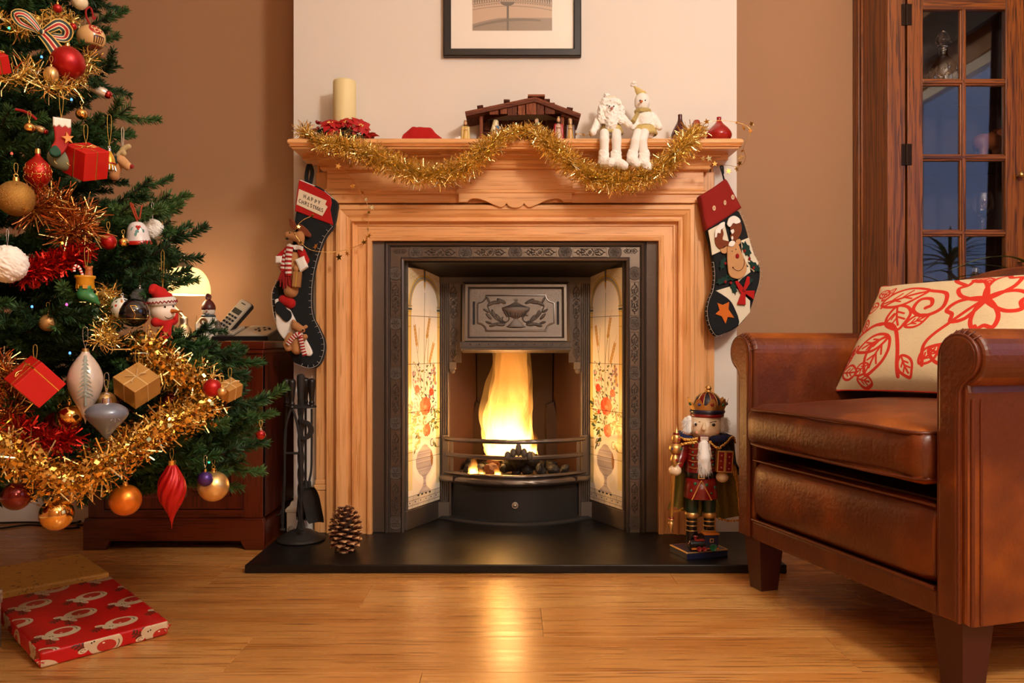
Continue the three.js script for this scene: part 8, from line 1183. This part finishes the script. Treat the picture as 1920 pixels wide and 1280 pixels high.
  { const b = orn('snowman_ornament', 'felt snowman head ornament with red hat, carrot nose and red scarf', 'ornament', 305, 578, 1.02), F = (l, c = 1.2, k = 4) => blob(l, c, k), g = new THREE.Group(); g.name = numbered('figure'); g.rotation.set(0, 0.55, 0.12); b.t.add(g); const A = (n, q, m) => b.add(n, q, m, g); A('head', F([cap([0, -4, 0], [0, 2, 0], 23, 22)]), felt(0xf0e4d6)); A('hat_band', lathe(smoothProf([[23, 5], [26, 9], [25, 17], [21, 21]], 16), 28), F_.white); A('rickrack', tube(Array.from({ length: 49 }, (_, i) => { const a = i / 48 * 2 * PI; return [26.4 * Math.sin(a), 12 + (i % 2 ? 2 : -2), 26.4 * Math.cos(a)]; }), 1.1, 96, 4), F_.red); A('hat', F([cap([0, 19, 0], [-3, 26, 0], 20, 14), cap([-3, 28, 0], [-14, 38, 2], 13, 8), cap([-14, 38, 2], [-20, 34, 4], 8, 6)]), F_.red); A('nose', stick([4, -6, 20], [14, -8, 40], 5, 1), F_.orange); for (const x of [-8, 9]) A('eye', ball(2.2, [x, 3, 21], [1, 1, 0.6], 8), MAT.black); A('smile', tube([[-11, -10, 18.5], [-6, -17, 18], [2, -19, 18], [8, -16, 18]], 0.7, 16, 4), MAT.black); A('scarf', F([cap([-18, -24, 2], [16, -24, 4], 9, 9), cap([10, -26, 10], [20, -14, 6], 6, 6), cap([2, -28, 8], [-4, -46, 8], 8, 9), cap([-4, -46, 8], [-12, -56, 8], 8, 7)], 1.3, 5), F_.red); b.hang(36, 110, MAT.thread, 2); }
  // white teardrop with a glitter tree
  { const b = orn('teardrop_ornament', 'tall pearl white teardrop ornament with a glitter fir tree on it', 'ornament', 160, 725, 1.05); b.add('body', lathe(smoothProf([[0.1, -70], [3, -60], [12, -40], [25, -14], [31, 10], [27, 32], [17, 50], [8, 62], [6, 68]], 50), 40), mat(new THREE.Color(0xcbb9aa), 0.28, { metalness: 0.15, clearcoat: 0.6, clearcoatRoughness: 0.15, iridescence: 0.5 })); const gl = mat(0xeaf8ee, 0.5, { bumpMap: noiseFine, bumpScale: 0.002 }), g = []; const rAt = (y) => { const P = [[-70, 0], [-60, 3], [-40, 12], [-14, 25], [10, 31], [32, 27], [50, 17], [62, 8], [68, 6]]; for (let i = 0; i < P.length - 1; i++) if (y <= P[i + 1][0]) return lerp(P[i][1], P[i + 1][1], (y - P[i][0]) / (P[i + 1][0] - P[i][0])); return 6; }; const pt = (x, y) => { const r = rAt(y); return [x, y, Math.sqrt(Math.max(1, r * r - x * x)) + 0.6]; }; g.push(tube([58, 44, 28, 12, -4, -20, -34].map((y) => pt(0, y)), 2.4, 24, 6)); for (let i = 0; i < 10; i++) for (const s of [-1, 1]) { const y = 52 - i * 7.2, l = 4 + i * 1.15; g.push(stick(pt(0, y), pt(s * l * 1.0, y - l * 0.8), 3.1, 0.8, 6)); } b.add('glitter_tree', g, gl); b.add('cap', [cyl(6.5, 6, 6, [0, 69, 0])], MAT.brass); b.hang(72, 112, MAT.silver, 4); }
  // blue grey onion
  { const b = orn('onion_ornament', 'blue-grey onion shaped ornament with white stars beside the white teardrop', 'ornament', 200, 783, 1.09); b.add('body', lathe(smoothProf([[0.1, -40], [4, -37], [14, -24], [30, -6], [37.5, 6], [34, 17], [22, 25], [10, 28]], 40), 36), mat(0x6f7686, 0.34, { metalness: 0.2, clearcoat: 0.5, clearcoatRoughness: 0.25 })); const g = []; for (const [x, y, r] of [[-17, 14, 9], [14, 5, 11]]) for (let i = 0; i < 8; i++) { const a = i * PI / 4, rr = (q) => Math.sqrt(Math.max(1, 36 * 36 - q * q)) * 0.97 - Math.abs(y - 6) * 0.5; g.push(stick([x, y, rr(x)], [x + r * Math.cos(a), y + r * Math.sin(a), rr(x + r * Math.cos(a)) - (y + r * Math.sin(a) > 12 ? (y + r * Math.sin(a) - 12) * 0.7 : 0)], 0.7, 0.4, 5)); } b.add('star_print', g, F_.white); b.add('cap', capG(29, 9, 9), MAT.silver); b.hang(44, 84, MAT.silver, 3.5); }
  // red twisted drop
  { const b = orn('spiral_drop', 'long red glitter drop ornament with spiral ribs hanging before the cabinet', 'ornament', 322, 925); const prof = smoothProf([[0.4, -66], [1.6, -54], [8, -36], [19, -16], [24.5, 6], [22, 26], [13, 44], [7, 54]], 60), N = 64, pos = [], idx = []; prof.forEach(([r, y]) => { for (let j = 0; j <= N; j++) { const a = j / N * 2 * PI, q = r * (1 + 0.055 * Math.sin(a * 9 + y * 0.16) * sst(r, 2, 10)); pos.push(q * Math.cos(a), y, q * Math.sin(a)); } }); for (let i = 0; i < prof.length - 1; i++) for (let j = 0; j < N; j++) { const a = i * (N + 1) + j, c = a + N + 1; idx.push(a, c, a + 1, a + 1, c, c + 1); } const g = new THREE.BufferGeometry(); g.setAttribute('position', new THREE.BufferAttribute(new Float32Array(pos), 3)); g.setIndex(idx); g.computeVertexNormals(); b.add('body', flat(g), mat(0xb30c0a, 0.42, { metalness: 0.3, bumpMap: plushTex, bumpScale: 0.001 })); b.add('cap', [cyl(7, 7.5, 11, [0, 57, 0])], MAT.gold); b.hang(62, 84); }
  { const b = orn('bird_ornament', 'silver streaked glass bird ornament with a red breast near the upper branch', 'ornament', 190, 172); b.add('body', T(lathe(smoothProf([[0.1, -14], [7, -10], [9, 0], [6, 12], [3, 26], [0.1, 30]], 24), 18), [0, 0, 0], [0, 0, 1.35]), mat(0xe2d8c8, 0.25, { metalness: 0.5 })); b.add('red_breast', ball(8, [11, -4, 1], [1, 1, 1], 14), glassy(0xa80e0c)); }
  { const b = orn('bird_ornament', 'small gold glass bird ornament with a red tip, left of the stocking ornament', 'ornament', 76, 243); b.add('body', T(lathe(smoothProf([[0.1, -9], [6, -6], [7, 2], [4, 10], [1, 16]], 20), 16), [0, 0, 0], [0, 0, 1.2]), glassy(0xc0a070)); b.add('red_tip', ball(5, [8, -3, 1], [1, 1, 1], 12), glassy(0xa80e0c)); }
  { const b = orn('ribbon_scrap', 'short red ribbon tied on a branch above the small gold bird', 'ribbon', 45, 213); b.add('ribbon', tube([[-14, 6, 0], [0, 4, 2], [12, -2, 3], [20, -8, 0]], 2.6, 16, 6), F_.red); }
  // tinsel on the tree
  const along = (l, k = 1.02) => l.map(([x, y, kk]) => onTree(x, y, kk ?? k));
  garland('tinsel_garland', 'gold sequin garland sweeping round the lower branches of the tree', along([[-60, 850], [0, 842], [50, 868], [110, 905], [165, 893], [215, 855], [270, 822], [320, 792], [370, 770], [400, 745], [372, 715], [330, 702], [295, 676], [270, 640]], 1.05), 0.05, 1500, tinselGold, { width: 0.0022 });
  { const c = along([[-60, 850], [0, 842], [50, 868], [110, 905], [165, 893], [215, 855], [270, 822], [320, 792], [370, 770], [400, 745], [372, 715], [330, 702], [295, 676], [270, 640]], 1.05), last = scene.children[scene.children.length - 1], o = last.position, pl = mat(new THREE.Color().setRGB(0.80, 0.50, 0.12), 0.13, { metalness: 1 }); tag(M('sequins', tinsel(c.map((p) => p.clone().sub(o)), 0.05, 4600, 0, { plate: 0.0032 }), pl, last), null, null, null, 'stuff'); }
  garland('tinsel_garland', 'copper and gold spiky tinsel bunch above the red tinsel on the tree', along([[60, 395], [95, 380], [130, 400], [160, 425], [120, 440]], 1.02), 0.055, 650, tinselCopper, { extra: 300 });
  garland('tinsel_garland', 'gold spiky tinsel tuft beside the large matt red bauble', along([[-10, 152], [30, 148], [60, 130], [80, 160], [110, 165], [150, 150], [165, 118], [170, 98]], 0.99), 0.04, 520, tinselGold);
  garland('tinsel_garland', 'red tinsel strand crossing the middle of the tree below the copper bunch', along([[40, 520], [70, 505], [100, 495], [135, 482], [160, 470]], 1.0), 0.03, 1100, tinselRed, { width: 0.0026 });
  garland('tinsel_garland', 'thin gold tinsel strand hidden in the branches by the black ornament', along([[170, 560], [200, 545], [215, 590], [190, 620], [215, 640], [180, 640]], 0.97), 0.028, 600, tinselGold);
  garland('tinsel_garland', 'red tinsel strand lying on the gold sequin garland', along([[20, 800], [60, 812], [110, 830], [140, 815]], 1.0), 0.028, 600, tinselRed, { width: 0.0025 });
  garland('tinsel_garland', 'dark copper tinsel strand at the left edge beside the tilted red gift box', along([[-40, 700], [-10, 680], [15, 700], [25, 770], [0, 790]], 0.98), 0.04, 500, tinselCopper, { extra: 200 });
  garland('tinsel_garland', 'gold tinsel strand at the upper left corner of the picture', along([[-20, 30], [15, 40], [30, 60], [60, 45], [110, 30], [150, 45]], 0.96), 0.026, 450, tinselGold);
  // fairy lights
  const cols = { green: [0.05, 1, 0.35], blue: [0.08, 0.3, 1], pink: [1, 0.08, 0.4], amber: [1, 0.55, 0.1], red: [1, 0.06, 0.03] };
  for (const [x, y, c, label] of [[17, 53, 'green', 'green fairy light at the upper left'], [78, 107, 'blue', 'blue fairy light below the tartan bow'], [134, 187, 'blue', 'blue fairy light above the stocking ornament'], [125, 571, 'pink', 'pink fairy light left of the green boot'], [131, 662, 'blue', 'blue fairy light above the white teardrop'], [392, 866, 'green', 'green fairy light above the purple bauble'], [117, 456, 'amber', 'amber fairy light under the copper tinsel'], [22, 288, 'red', 'red fairy light left of the filigree drop'], [235, 768, 'amber', 'amber fairy light below the gold gift box'], [60, 575, 'blue', 'blue fairy light left of the pink one']]) { const b = orn('fairy_light', label, 'fairy light', x, y, 1.03), k = new THREE.Color().setRGB(...cols[c]); b.add('bulb', ball(2.1, [0, 0, 0], [1, 1.5, 1], 10), mat(k.clone(), 0.3, { emissive: k, emissiveIntensity: 2.2 })); b.add('socket', cyl(1.6, 1.6, 4, [0, -4, 0], undefined, 8), mat(0x123018, 0.6)); }
}
renderer.render(scene, camera);
